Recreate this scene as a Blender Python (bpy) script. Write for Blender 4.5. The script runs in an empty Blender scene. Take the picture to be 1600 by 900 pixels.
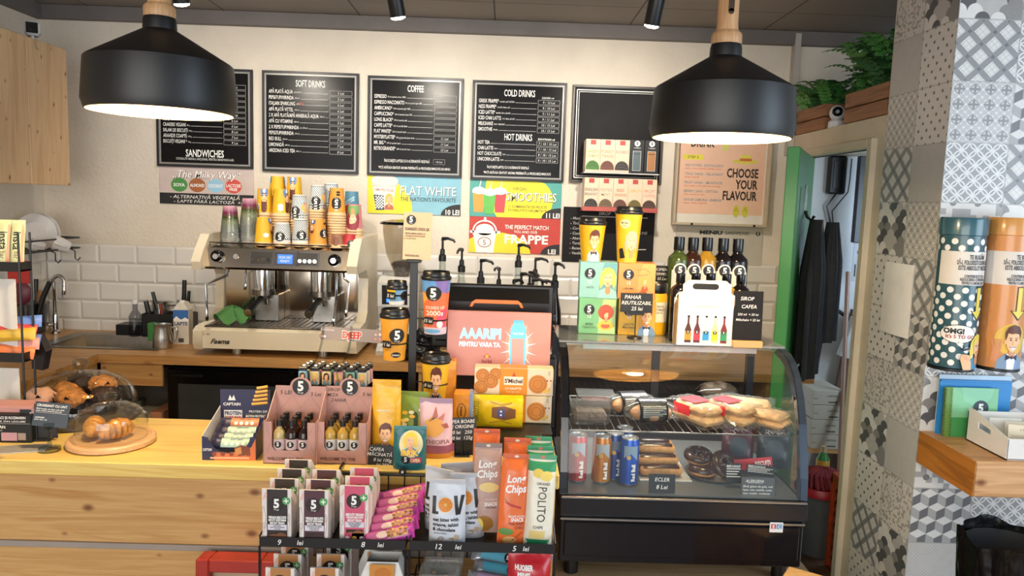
import bpy,bmesh,math,random
from mathutils import Vector,Matrix
random.seed(7)
PI=math.pi
SC=bpy.context.scene
COL=SC.collection

# ---------------------------------------------------------------- camera
FPX,YAW,PITCH,ROLL,EYE=1178.0,0.01328,0.11295,0.03292,1.62
def _basis():
    cy,sy,cp,sp=math.cos(YAW),math.sin(YAW),math.cos(PITCH),math.sin(PITCH)
    fw=Vector((sy*cp,cy*cp,-sp));r=Vector((cy,-sy,0));u=r.cross(fw)
    cr,sr=math.cos(ROLL),math.sin(ROLL)
    return r*cr + u*sr,u*cr - r*sr,fw
CR,CU,CF=_basis()
CE=Vector((0,0,EYE))
cam=bpy.data.cameras.new('camera');cam_o=bpy.data.objects.new('camera',cam);COL.objects.link(cam_o)
cam.sensor_width=36.0;cam.lens=FPX*36.0/1600.0;cam.clip_start=0.05
m=Matrix.Identity(4)
for i in range(3):
    m[i][0]=CR[i];m[i][1]=CU[i];m[i][2]=-CF[i];m[i][3]=CE[i]
cam_o.matrix_world=m
SC.camera=cam_o

# ---------------------------------------------------------------- view, world, lights
SC.view_settings.view_transform='Standard';SC.view_settings.look='None'
SC.view_settings.gamma=1.0;SC.view_settings.use_curve_mapping=False
SC.view_settings.exposure=0.45
W=bpy.data.worlds.new('daylight');SC.world=W;W.use_nodes=True
W.node_tree.nodes['Background'].inputs[0].default_value=(0.80,0.90,1.0,1)
W.node_tree.nodes['Background'].inputs[1].default_value=0.8

def area_light(name,loc,target,sx,sy,power,color):
    d=bpy.data.lights.new(name,'AREA');d.shape='RECTANGLE';d.size=sx;d.size_y=sy
    d.energy=power;d.color=color
    o=bpy.data.objects.new(name,d);COL.objects.link(o);o.location=loc
    o.rotation_euler=(Vector(target)-Vector(loc)).to_track_quat('-Z','Y').to_euler()
    return o
# shop front windows behind and to the right of the customer
area_light('daylight_window_light',(-1.2,-2.2,1.7),(0.5,3,1.2),4.4,2.2,108,(1.0,0.96,0.90))
area_light('daylight_side_window_light',(3.6,0.2,1.6),(1.4,3.0,1.0),1.8,1.8,44,(0.70,0.86,1.0))
area_light('back_room_window_light',(2.5,3.6,1.5),(1.7,4.2,1.1),0.6,0.6,7,(0.62,0.8,1.0))

# ---------------------------------------------------------------- pixel -> place (photo read as 1600 x 900)
def ray(px,py): return CF + CR*((px-800)/FPX) - CU*((py-450)/FPX)
def aty(px,py,y): d=ray(px,py);return CE + d*(y/d.y)
def atx(px,py,x): d=ray(px,py);return CE + d*(x/d.x)
def atz(px,py,z): d=ray(px,py);return CE + d*((z-EYE)/d.z)

# ---------------------------------------------------------------- materials
def lin(h):
    h=h.lstrip('#');c=[int(h[i:i+2],16)/255 for i in (0,2,4)]
    return tuple((x/12.92 if x <= .04045 else ((x+.055)/1.055)**2.4) for x in c) + (1,)
MATS={}
class N:
    """a node socket with arithmetic"""
    def __init__(s,nt,sock): s.nt=nt;s.k=sock
    def op(s,o,*a):
        n=s.nt.nodes.new('ShaderNodeMath');n.operation=o
        for i,x in enumerate((s,)+a):
            if isinstance(x,N): s.nt.links.new(x.k,n.inputs[i])
            else: n.inputs[i].default_value=x
        return N(s.nt,n.outputs[0])
    def __add__(s,o): return s.op('ADD',o)
    def __radd__(s,o): return s.op('ADD',o)
    def __sub__(s,o): return s.op('SUBTRACT',o)
    def __mul__(s,o): return s.op('MULTIPLY',o)
    def __rmul__(s,o): return s.op('MULTIPLY',o)
    def __lt__(s,o): return s.op('LESS_THAN',o)
    def __gt__(s,o): return s.op('GREATER_THAN',o)
    def fract(s): return s.op('FRACT')
    def floor(s): return s.op('FLOOR')
    def abs(s): return s.op('ABSOLUTE')
    def sqrt(s): return s.op('SQRT')
    def sin(s): return s.op('SINE')
    def mx(s,o): return s.op('MAXIMUM',o)
    def mn(s,o): return s.op('MINIMUM',o)
def sel(c,a,b):  # c ? a : b
    if not isinstance(a,N): return c*a + (c.op('MULTIPLY_ADD',-1.0,1.0))*b if isinstance(b,N) else c*(a-b) + b
    return c*a + (c.op('MULTIPLY_ADD',-1.0,1.0))*b

def base_mat(name):
    mt=bpy.data.materials.new(name);mt.use_nodes=True
    nt=mt.node_tree;b=nt.nodes['Principled BSDF']
    return mt,nt,b
def mat(name,hexc,rough=.5,metal=0.,var=.06,scale=14.,bump=0.,bscale=60.,spec=.5,coat=0.,emit=0.,emitc=None,stretch=None,trans=0):
    if name in MATS: return MATS[name]
    mt,nt,b=base_mat(name);L=nt.links.new
    c=lin(hexc)
    tc=nt.nodes.new('ShaderNodeTexCoord');src=tc.outputs['Object']
    if stretch:
        mp=nt.nodes.new('ShaderNodeMapping');mp.inputs['Scale'].default_value=stretch
        L(src,mp.inputs[0]);src=mp.outputs[0]
    if var > 0:
        no=nt.nodes.new('ShaderNodeTexNoise');no.inputs['Scale'].default_value=scale;no.inputs['Detail'].default_value=3
        L(src,no.inputs['Vector'])
        r=nt.nodes.new('ShaderNodeValToRGB')
        r.color_ramp.elements[0].position=.3;r.color_ramp.elements[1].position=.7
        r.color_ramp.elements[0].color=tuple(x*(1-var) for x in c[:3])+(1,)
        r.color_ramp.elements[1].color=tuple(min(1,x*(1+var)) for x in c[:3])+(1,)
        L(no.outputs['Fac'],r.inputs[0]);L(r.outputs[0],b.inputs['Base Color'])
    else: b.inputs['Base Color'].default_value=c
    b.inputs['Roughness'].default_value=rough;b.inputs['Metallic'].default_value=metal
    b.inputs['Specular IOR Level'].default_value=spec;b.inputs['Coat Weight'].default_value=coat
    if trans: b.inputs['Transmission Weight'].default_value=trans
    if emit: b.inputs['Emission Color'].default_value=lin(emitc or hexc);b.inputs['Emission Strength'].default_value=emit
    if bump:
        n2=nt.nodes.new('ShaderNodeTexNoise');n2.inputs['Scale'].default_value=bscale;n2.inputs['Detail'].default_value=2
        L(src,n2.inputs['Vector']);bp=nt.nodes.new('ShaderNodeBump');bp.inputs['Strength'].default_value=bump
        bp.inputs['Distance'].default_value=.01
        L(n2.outputs['Fac'],bp.inputs['Height']);L(bp.outputs[0],b.inputs['Normal'])
    MATS[name]=mt;return mt
def ink(hexc,rough=.45):   # printed colour
    return mat('print_'+hexc.strip('#')+('' if rough == .45 else '_%d' % int(rough*100)),hexc,rough,var=.02,scale=30)
def clear(name,tint='#ffffff',gloss=.9,ior=1.45,rough=.02,absorb=1.0,milk=0.):
    """thin clear sheet: see-through with a fresnel sheen"""
    if name in MATS: return MATS[name]
    mt,nt,b=base_mat(name);L=nt.links.new
    nt.nodes.remove(b);out=[n for n in nt.nodes if n.type == 'OUTPUT_MATERIAL'][0]
    t=nt.nodes.new('ShaderNodeBsdfTransparent');c=lin(tint);t.inputs[0].default_value=tuple(x*absorb for x in c[:3])+(1,)
    g=nt.nodes.new('ShaderNodeBsdfGlossy');g.inputs['Roughness'].default_value=rough;g.inputs[0].default_value=(gloss,gloss,gloss,1)
    f=nt.nodes.new('ShaderNodeLayerWeight');f.inputs[0].default_value=.5;r0=((ior-1)/(ior+1))**2
    fr=N(nt,f.outputs['Facing']).op('POWER',4.5)*(.75-r0) + r0
    mx=nt.nodes.new('ShaderNodeMixShader');L(fr.k,mx.inputs[0]);L(t.outputs[0],mx.inputs[1]);L(g.outputs[0],mx.inputs[2])
    res=mx.outputs[0]
    if milk:
        df=nt.nodes.new('ShaderNodeBsdfDiffuse');df.inputs[0].default_value=(.85,.86,.86,1);m2=nt.nodes.new('ShaderNodeMixShader');m2.inputs[0].default_value=milk
        L(res,m2.inputs[1]);L(df.outputs[0],m2.inputs[2]);res=m2.outputs[0]
    L(res,out.inputs[0]);MATS[name]=mt;return mt
def wood(name,light,dark,along='X',knots=True,rough=.45,ring=9.,plank=0.,knotc='#6a3414',kscale=4.0):
    """pine: long grain stretched along one axis, oval knots, optional plank seams"""
    if name in MATS: return MATS[name]
    mt,nt,b=base_mat(name);L=nt.links.new
    tc=nt.nodes.new('ShaderNodeTexCoord')
    def mapped(s):
        mp=nt.nodes.new('ShaderNodeMapping');mp.inputs['Scale'].default_value=s;L(tc.outputs['Object'],mp.inputs[0]);return mp.outputs[0]
    ax='XYZ'.index(along)
    s=[ring*2.2]*3;s[ax]=ring*.16
    n1=nt.nodes.new('ShaderNodeTexNoise');n1.inputs['Scale'].default_value=1.;n1.inputs['Detail'].default_value=3;n1.inputs['Distortion'].default_value=.5
    L(mapped(s),n1.inputs['Vector'])
    s2=[120.]*3;s2[ax]=4.
    n2=nt.nodes.new('ShaderNodeTexNoise');n2.inputs['Scale'].default_value=2.;L(mapped(s2),n2.inputs['Vector'])
    r=nt.nodes.new('ShaderNodeValToRGB');cr=r.color_ramp
    cr.elements[0].position=.30;cr.elements[0].color=lin(dark);cr.elements[1].position=.60;cr.elements[1].color=lin(light)
    v=N(nt,n1.outputs['Fac']);w=N(nt,n2.outputs['Fac'])
    bands=((v*30.0).sin()*.07 + v*.55 + w*.28 + .09)
    L(bands.k,r.inputs[0]);colr=r.outputs[0]
    if knots:
        sep=nt.nodes.new('ShaderNodeSeparateXYZ');L(tc.outputs['Object'],sep.inputs[0]);cmb=nt.nodes.new('ShaderNodeCombineXYZ')
        o1,o2=[i for i in range(3) if i != ax]
        L((N(nt,sep.outputs[ax])*(kscale*.8)).k,cmb.inputs[0]);L(((N(nt,sep.outputs[o1]) + N(nt,sep.outputs[o2]))*(kscale*1.25) + .37).k,cmb.inputs[1])
        vo=nt.nodes.new('ShaderNodeTexVoronoi');vo.voronoi_dimensions='2D';vo.inputs['Scale'].default_value=1.;vo.inputs['Randomness'].default_value=1.
        L(cmb.outputs[0],vo.inputs['Vector']);sc=nt.nodes.new('ShaderNodeSeparateXYZ');L(vo.outputs['Color'],sc.inputs[0])
        d=N(nt,vo.outputs['Distance']) + N(nt,sc.outputs[0])*.055
        mask=nt.nodes.new('ShaderNodeValToRGB');mask.color_ramp.elements[0].position=.035;mask.color_ramp.elements[0].color=(1,1,1,1)
        mask.color_ramp.elements[1].position=.10;mask.color_ramp.elements[1].color=(0,0,0,1)
        L(d.k,mask.inputs[0])
        mx=nt.nodes.new('ShaderNodeMixRGB');mx.inputs[2].default_value=lin(knotc)
        L((N(nt,mask.outputs[0])*.85).k,mx.inputs[0]);L(colr,mx.inputs[1]);colr=mx.outputs[0]
    if plank:
        sep=nt.nodes.new('ShaderNodeSeparateXYZ');L(tc.outputs['Object'],sep.inputs[0])
        other={'X': 1,'Y': 0,'Z': 1}[along]
        pz=(N(nt,sep.outputs[other])*(1/plank)).fract()
        seam=(pz < .008)
        mx=nt.nodes.new('ShaderNodeMixRGB');mx.inputs[2].default_value=lin(dark);L((seam*.7).k,mx.inputs[0]);L(colr,mx.inputs[1]);colr=mx.outputs[0]
    L(colr,b.inputs['Base Color']);b.inputs['Roughness'].default_value=rough
    bp=nt.nodes.new('ShaderNodeBump');bp.inputs['Strength'].default_value=.12;bp.inputs['Distance'].default_value=.004
    L(n2.outputs['Fac'],bp.inputs['Height']);L(bp.outputs[0],b.inputs['Normal'])
    MATS[name]=mt;return mt
def tile_mat(name,fn,greys,rough=.35):
    """patterned cement-look tile; fn(u, v, nt) gives 0..1, greys is a list of (position, colour)"""
    mt,nt,b=base_mat(name);L=nt.links.new
    tc=nt.nodes.new('ShaderNodeTexCoord');sep=nt.nodes.new('ShaderNodeSeparateXYZ');L(tc.outputs['UV'],sep.inputs[0])
    u,v=N(nt,sep.outputs[0]),N(nt,sep.outputs[1])
    t=fn(u,v,nt)
    r=nt.nodes.new('ShaderNodeValToRGB');cr=r.color_ramp;cr.interpolation='CONSTANT'
    while len(cr.elements) < len(greys): cr.elements.new(.5)
    for e,(p,c) in zip(cr.elements,greys): e.position=p;e.color=lin(c)
    L(t.k,r.inputs[0])
    no=nt.nodes.new('ShaderNodeTexNoise');no.inputs['Scale'].default_value=40;no.inputs['Detail'].default_value=3;L(tc.outputs['Object'],no.inputs['Vector'])
    wear=nt.nodes.new('ShaderNodeMixRGB');wear.blend_type='MULTIPLY';wear.inputs[0].default_value=.16
    L(r.outputs[0],wear.inputs[1]);L(no.outputs['Fac'],wear.inputs[2])
    gr=(u < .012).mx(u > .988).mx(v < .012).mx(v > .988)
    mx=nt.nodes.new('ShaderNodeMixRGB');mx.inputs[2].default_value=lin('#9a9a98');L((gr*.6).k,mx.inputs[0]);L(wear.outputs[0],mx.inputs[1])
    L(mx.outputs[0],b.inputs['Base Color']);b.inputs['Roughness'].default_value=rough
    return mt

# ---------------------------------------------------------------- mesh toolkit
TEXT_CACHE={}
def text2d(s,bold=0.,shear=0.,spacing=1.):
    k=(s,bold,shear,spacing)
    if k not in TEXT_CACHE:
        c=bpy.data.curves.new('t','FONT');c.body=s;c.size=1.;c.resolution_u=2;c.offset=bold;c.shear=shear;c.space_character=spacing
        o=bpy.data.objects.new('t',c);COL.objects.link(o)
        dg=bpy.context.evaluated_depsgraph_get();me=o.evaluated_get(dg).to_mesh()
        vs=[(v.co.x,v.co.y) for v in me.vertices];fs=[tuple(p.vertices) for p in me.polygons]
        o.evaluated_get(dg).to_mesh_clear();bpy.data.objects.remove(o);bpy.data.curves.remove(c)
        if not vs: vs=[(0,0)]
        x0,x1=min(v[0] for v in vs),max(v[0] for v in vs)
        TEXT_CACHE[k]=(vs,fs,x0,x1)
    return TEXT_CACHE[k]
CAP=.73
# 2-D shapes: each returns (verts, faces, material, layer)
def s_rect(x0,y0,x1,y1,m,l=1): return ([(x0,y0),(x1,y0),(x1,y1),(x0,y1)],[(0,1,2,3)],m,l)
def s_poly(p,m,l=1): return (list(p),[tuple(range(len(p)))],m,l)
def s_ell(cx,cy,rx,ry,m,l=1,n=24,a0=0,a1=2*PI):
    full=abs(a1-a0-2*PI) < 1e-6
    return s_poly([(cx+rx*math.cos(a0+(a1-a0)*i/(n if full else n-1)),cy+ry*math.sin(a0+(a1-a0)*i/(n if full else n-1))) for i in range(n)],m,l)
def s_circ(cx,cy,r,m,l=1,n=24): return s_ell(cx,cy,r,r,m,l,n)
def s_ring(cx,cy,rx,ry,w,m,l=2,n=28):
    vs=[];fs=[]
    for i in range(n):
        a=2*PI*i/n;vs += [(cx+rx*math.cos(a),cy+ry*math.sin(a)),(cx+(rx-w)*math.cos(a),cy+(ry-w)*math.sin(a))]
        j=(i+1) % n;fs.append((2*i,2*j,2*j+1,2*i+1))
    return (vs,fs,m,l)
def s_line(pts,w,m,l=2):
    vs=[];fs=[]
    for (a,b) in zip(pts,pts[1:]):
        dx,dy=b[0]-a[0],b[1]-a[1];q=math.hypot(dx,dy) or 1;nx,ny=-dy/q*w/2,dx/q*w/2
        k=len(vs);vs += [(a[0]+nx,a[1]+ny),(a[0]-nx,a[1]-ny),(b[0]-nx,b[1]-ny),(b[0]+nx,b[1]+ny)];fs.append((k,k+1,k+2,k+3))
    return (vs,fs,m,l)
def s_frame(x0,y0,x1,y1,w,m,l=2):
    return s_line([(x0,y0),(x1,y0),(x1,y1),(x0,y1),(x0,y0)],w,m,l)
def s_text(s,x,y,h,m,w=None,bold=.012,align='c',l=3,rot=0.,shear=0.,xs=None,maxw=None,spacing=1.):
    vs,fs,x0,x1=text2d(s,bold,shear,spacing)
    k=h/CAP;kx=k if xs is None else k*xs
    if w: kx=w/(x1-x0)
    if maxw and kx*(x1-x0) > maxw: kx=maxw/(x1-x0)
    ox={'c': -(x0+x1)/2,'l': -x0,'r': -x1}[align]
    ca,sa=math.cos(rot),math.sin(rot);out=[]
    for vx,vy in vs:
        a,b=(vx+ox)*kx,vy*k - (h/2)
        out.append((x+a*ca-b*sa,y+a*sa+b*ca))
    return (out,fs,m,l)
def s_move(shapes,dx=0,dy=0,k=1.,rot=0.,dl=0,ky=None):
    ca,sa=math.cos(rot),math.sin(rot);r=[]
    for vs,fs,m,l in shapes:
        q=[(x*k,y*(ky or k)) for x,y in vs]
        r.append(([(dx+x*ca-y*sa,dy+x*sa+y*ca) for x,y in q],fs,m,l+dl))
    return r

class MB:
    def __init__(s): s.v=[];s.f=[];s.mi=[];s.mats=[];s.T=Matrix.Identity(4);s.uv={}
    def m(s,mt):
        if mt not in s.mats: s.mats.append(mt)
        return s.mats.index(mt)
    def add(s,vs,fs,mt):
        k=len(s.v);T=s.T
        s.v += [tuple(T @ Vector(p)) for p in vs];i=s.m(mt)
        for f in fs: s.f.append(tuple(a+k for a in f));s.mi.append(i)
        return s
    def box(s,x0,y0,z0,x1,y1,z1,mt,ch=0.):
        if x0 > x1: x0,x1=x1,x0
        if y0 > y1: y0,y1=y1,y0
        if z0 > z1: z0,z1=z1,z0
        if ch <= 0:
            vs=[(x,y,z) for z in (z0,z1) for y in (y0,y1) for x in (x0,x1)]
            return s.add(vs,[(0,2,3,1),(4,5,7,6),(0,1,5,4),(1,3,7,5),(3,2,6,7),(2,0,4,6)],mt)
        ch=min(ch,(x1-x0)*.45,(y1-y0)*.45,(z1-z0)*.45)
        vs=[];idx={}
        for a in (0,1):
            for b in (0,1):
                for c in (0,1):
                    X,Y,Z=(x0,x1)[a],(y0,y1)[b],(z0,z1)[c]
                    dx,dy,dz=(ch,-ch)[a],(ch,-ch)[b],(ch,-ch)[c]
                    idx[(a,b,c)]=len(vs);vs += [(X,Y+dy,Z+dz),(X+dx,Y,Z+dz),(X+dx,Y+dy,Z)]
        g=lambda a,b,c,k: idx[(a,b,c)]+k
        fs=[]
        for a in (0,1): fs.append((g(a,0,0,0),g(a,1,0,0),g(a,1,1,0),g(a,0,1,0)))
        for b in (0,1): fs.append((g(0,b,0,1),g(1,b,0,1),g(1,b,1,1),g(0,b,1,1)))
        for c in (0,1): fs.append((g(0,0,c,2),g(1,0,c,2),g(1,1,c,2),g(0,1,c,2)))
        for b in (0,1):
            for c in (0,1): fs.append((g(0,b,c,1),g(1,b,c,1),g(1,b,c,2),g(0,b,c,2)))
        for a in (0,1):
            for c in (0,1): fs.append((g(a,0,c,0),g(a,1,c,0),g(a,1,c,2),g(a,0,c,2)))
        for a in (0,1):
            for b in (0,1): fs.append((g(a,b,0,0),g(a,b,1,0),g(a,b,1,1),g(a,b,0,1)))
        for a in (0,1):
            for b in (0,1):
                for c in (0,1): fs.append((g(a,b,c,0),g(a,b,c,1),g(a,b,c,2)))
        cx,cy,cz=(x0+x1)/2,(y0+y1)/2,(z0+z1)/2;C=Vector((cx,cy,cz));out=[]
        for f in fs:
            p=[Vector(vs[i]) for i in f];n=(p[1]-p[0]).cross(p[2]-p[0])
            mid=sum(p,Vector())/len(p)
            out.append(f if n.dot(mid-C) >= 0 else tuple(reversed(f)))
        return s.add(vs,out,mt)
    def lathe(s,prof,mt,seg=24,c=(0,0,0),axis='Z',cap0=True,cap1=True,mts=None):
        vs=[];fs=[]
        def P(r,z,a):
            x,y=r*math.cos(a),r*math.sin(a)
            q={'Z': (x,y,z),'X': (z,x,y),'Y': (y,z,x)}[axis]
            return (q[0]+c[0],q[1]+c[1],q[2]+c[2])
        for r,z in prof:
            for i in range(seg): vs.append(P(r,z,2*PI*i/seg))
        groups={}
        for k in range(len(prof)-1):
            mk=mts[k] if mts else mt
            for i in range(seg):
                j=(i+1) % seg
                groups.setdefault(mk,[]).append((k*seg+i,k*seg+j,(k+1)*seg+j,(k+1)*seg+i))
        if cap0 and prof[0][0] > 1e-5: groups.setdefault(mts[0] if mts else mt,[]).append(tuple(reversed(range(seg))))
        if cap1 and prof[-1][0] > 1e-5: groups.setdefault(mts[-1] if mts else mt,[]).append(tuple((len(prof)-1)*seg+i for i in range(seg)))
        k0=len(s.v);s.v += [tuple(s.T @ Vector(p)) for p in vs]
        for mk,fl in groups.items():
            i=s.m(mk)
            for f in fl: s.f.append(tuple(a+k0 for a in f));s.mi.append(i)
        return s
    def cyl(s,c,r,h,mt,seg=20,axis='Z',ch=0.):
        p=[(r,0),(r,h)] if not ch else [(r-ch,0),(r,ch),(r,h-ch),(r-ch,h)]
        return s.lathe(p,mt,seg,c,axis)
    def tube(s,pts,r,mt,seg=8,closed=False,caps=True):
        pts=[Vector(p) for p in pts];n=len(pts);vs=[];fs=[]
        up=None
        for i,p in enumerate(pts):
            a=pts[(i-1) % n] if (closed or i > 0) else p;b=pts[(i+1) % n] if (closed or i < n-1) else p
            t=(b-a).normalized()
            if up is None:
                up=Vector((0,0,1)) if abs(t.z) < .9 else Vector((1,0,0))
            u=(up - t*up.dot(t))
            if u.length < 1e-6: u=t.orthogonal()
            u.normalize();w=t.cross(u);up=u
            ri=r[i] if isinstance(r,(list,tuple)) else r
            for k in range(seg):
                q=p + u*(ri*math.cos(2*PI*k/seg)) + w*(ri*math.sin(2*PI*k/seg));vs.append(q)
        for i in range(n if closed else n-1):
            for k in range(seg):
                a,b=i*seg+k,i*seg+(k+1) % seg;j=(i+1) % n
                fs.append((a,b,j*seg+(k+1) % seg,j*seg+k))
        if caps and not closed:
            fs.append(tuple(reversed(range(seg))));fs.append(tuple((n-1)*seg+k for k in range(seg)))
        return s.add(vs,fs,mt)
    def prism(s,poly,h0,h1,mt,plane='XZ'):
        """polygon in a plane, extruded along the third axis"""
        n=len(poly)
        f={'XZ': lambda p,h: (p[0],h,p[1]),'XY': lambda p,h: (p[0],p[1],h),'YZ': lambda p,h: (h,p[0],p[1])}[plane]
        vs=[f(p,h0) for p in poly]+[f(p,h1) for p in poly]
        fs=[tuple(range(n)),tuple(reversed(range(n,2*n)))]+[(i,i+n,(i+1) % n+n,(i+1) % n) for i in range(n)]
        return s.add(vs,fs,mt)
    def surf(s,fn,nu,nv,mt,wrapu=False):
        vs=[fn(i/nu,j/nv) for j in range(nv+1) for i in range(nu+1)]
        fs=[(j*(nu+1)+i,j*(nu+1)+i+1,(j+1)*(nu+1)+i+1,(j+1)*(nu+1)+i) for j in range(nv) for i in range(nu)]
        return s.add(vs,fs,mt)
    def ball(s,c,r,mt,nu=14,nv=9,fn=None):
        rx,ry,rz=r if isinstance(r,(tuple,list)) else (r,r,r)
        vs=[];fs=[]
        for j in range(nv+1):
            t=PI*j/nv
            for i in range(nu):
                a=2*PI*i/nu;p=Vector((math.sin(t)*math.cos(a),math.sin(t)*math.sin(a),math.cos(t)))
                k=fn(p) if fn else 1.
                vs.append((c[0]+rx*p.x*k,c[1]+ry*p.y*k,c[2]+rz*p.z*k))
        for j in range(nv):
            for i in range(nu):
                q=(i+1) % nu;fs.append((j*nu+i,(j+1)*nu+i,(j+1)*nu+q,j*nu+q))
        return s.add(vs,fs,mt)
    def decal(s,shapes,xf,step=None,stepv=None,eps=.0003):
        for vs,fs,mt,l in shapes:
            if step or stepv:
                bm=bmesh.new();bv=[bm.verts.new((x,y,0)) for x,y in vs]
                for f in fs:
                    try: bm.faces.new([bv[i] for i in f])
                    except Exception: pass
                for ax,st in ((0,step),(1,stepv)):
                    if not st: continue
                    lo,hi=min(v[ax] for v in vs),max(v[ax] for v in vs);k=math.ceil(lo/st+1e-6)
                    no=(1,0,0) if ax == 0 else (0,1,0)
                    while k*st < hi-1e-6:
                        co=[0,0,0];co[ax]=k*st
                        bmesh.ops.bisect_plane(bm,geom=bm.verts[:]+bm.edges[:]+bm.faces[:],plane_co=co,plane_no=no);k += 1
                bm.verts.index_update()
                vs=[(v.co.x,v.co.y) for v in bm.verts];fs=[tuple(v.index for v in f.verts) for f in bm.faces];bm.free()
            s.add([xf(x,y,l*eps) for x,y in vs],fs,mt)
        return s
    def build(s,name,parent=None,loc=None,rot=None,angle=35):
        me=bpy.data.meshes.new(name);me.from_pydata(s.v,[],s.f)
        for mt in s.mats: me.materials.append(mt)
        if len(s.mats) > 1: me.polygons.foreach_set('material_index',s.mi)
        me.polygons.foreach_set('use_smooth',[True]*len(s.f))
        me.validate();me.set_sharp_from_angle(angle=math.radians(angle));me.update()
        o=bpy.data.objects.new(name,me);COL.objects.link(o)
        if parent: o.parent=parent
        if loc is not None: o.location=loc
        if rot is not None: o.rotation_euler=rot
        return o
def front(y=0.): return lambda u,v,h: (u,y-h,v)          # a flat face looking at the customer
def top(z=0.): return lambda u,v,h: (u,v,z+h)
def side_l(x=0.): return lambda u,v,h: (x-h,-u,v)
def side_r(x=0.): return lambda u,v,h: (x+h,u,v)
def cone(r0,z0,r1,z1,a0=0.,c=(0,0)):                   # u = arc length at mid radius, v = height
    rm=(r0+r1)/2
    def f(u,v,h):
        r=r0+(r1-r0)*(v-z0)/(z1-z0)+h;a=a0+u/rm
        return (c[0]+r*math.sin(a),c[1]-r*math.cos(a),v)
    return f

def tag(o,label,cat,group=None):
    o['label']=label;o['category']=cat
    if group: o['group']=group
    return o
def thing(name,label,cat,loc=(0,0,0),rz=0.,group=None,rot=None):
    o=bpy.data.objects.new(name,None);COL.objects.link(o);o.location=loc
    o.rotation_euler=rot or (0,0,rz);o.empty_display_size=.05
    return tag(o,label,cat,group)
def single(name,mb,label,cat,loc=(0,0,0),rz=0.,group=None,rot=None,angle=35):
    o=mb.build(name,None,loc,rot or (0,0,rz),angle);return tag(o,label,cat,group)
def part(name,mb,parent,label=None,angle=35):
    o=mb.build(name,parent,angle=angle)
    if label: o['label']=label
    return o
def struct(name,mb,angle=35):
    o=mb.build(name,angle=angle);o['kind']='structure';return o
def dup(root,loc,rz=0.,label=None,group=None,rot=None,scale=None):
    r=root.copy();COL.objects.link(r);r.location=loc;r.rotation_euler=rot or (0,0,rz)
    if label: r['label']=label
    if group: r['group']=group
    if scale: r.scale=scale
    for ch in list(root.children):
        c=ch.copy();COL.objects.link(c);c.parent=r
        for g in list(ch.children):
            d=g.copy();COL.objects.link(d);d.parent=c
    return r
def arc(c,r,a0,a1,n,plane='XZ'):
    out=[]
    for i in range(n+1):
        a=a0+(a1-a0)*i/n;p,q=r*math.cos(a),r*math.sin(a)
        out.append({'XZ': (c[0]+p,c[1],c[2]+q),'XY': (c[0]+p,c[1]+q,c[2]),'YZ': (c[0],c[1]+p,c[2]+q)}[plane])
    return out
# ================================================================ the setting
WX0,WX1,WY,CZ=-2.32,1.432,3.85,2.50          # left wall, right wall, back wall, ceiling
LEDGE=1.995                                        # top of the low wall over the doorway
PY=2.48                                            # front face of the tiled pillar
plaster=mat('cream_plaster','#d8cebf',.75,var=.05,scale=5,bump=.32,bscale=70,spec=.25)
grey_paint=mat('grey_paint','#6b6562',.6,var=.08,scale=8,bump=.1,bscale=40)
white_paint=mat('white_paint','#cfd2d4',.6,var=.05,scale=6,bump=.2,bscale=50)
cream_trim=mat('cream_trim','#c9bda6',.5,var=.06,scale=10)
black_m=mat('black_metal','#0d0d0f',.4,var=.1,scale=20)
black_gloss=mat('black_gloss','#08090c',.12,var=.05)
black_pl=mat('black_plastic','#121214',.35,var=.1)
steel=mat('brushed_steel','#b9b7b2',.28,1.,var=.08,scale=40)
chrome=mat('chrome','#d8d8d8',.07,1.,var=.02)
pine=wood('pine_board','#c9a067','#ae7c42','X',kscale=6.)
pine_top=wood('pine_worktop','#e8cb78','#d8ae5a','X',knots=True,rough=.35,kscale=2.4)
pine_v=wood('pine_door_boards','#dfbb90','#cb9f70','Z',kscale=8.0)
oak=wood('oiled_worktop','#b98c55','#966734','X',knots=True,rough=.4,kscale=3.)
floor_w=wood('floor_boards','#6f5138','#49301f','Y',knots=False,rough=.45,plank=.14)

# floor
b=MB();b.box(-2.5,-2.2,-.05,3.6,5.2,0,floor_w);struct('floor',b)
# ceiling panels: dark grey, thin grooves
mt,nt,pb=base_mat('ceiling_panels');L=nt.links.new
tc=nt.nodes.new('ShaderNodeTexCoord');sp=nt.nodes.new('ShaderNodeSeparateXYZ');L(tc.outputs['Object'],sp.inputs[0])
gx=(N(nt,sp.outputs[0])*1.52 + .12).fract();gy=(N(nt,sp.outputs[1])*3.1 + .25).fract()
gv=(gx < .012).mx(gy < .02)
rr=nt.nodes.new('ShaderNodeMixRGB');rr.inputs[1].default_value=lin('#8d857e');rr.inputs[2].default_value=lin('#3d3836');L(gv.k,rr.inputs[0])
nz=nt.nodes.new('ShaderNodeTexNoise');nz.inputs['Scale'].default_value=6
rm=nt.nodes.new('ShaderNodeMixRGB');rm.blend_type='MULTIPLY';rm.inputs[0].default_value=.3;L(rr.outputs[0],rm.inputs[1]);L(nz.outputs['Fac'],rm.inputs[2])
L(rm.outputs[0],pb.inputs['Base Color']);pb.inputs['Roughness'].default_value=.6
b=MB();b.box(-2.5,-2.2,CZ,3.6,5.2,CZ+.05,mt);struct('ceiling',b)
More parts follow.
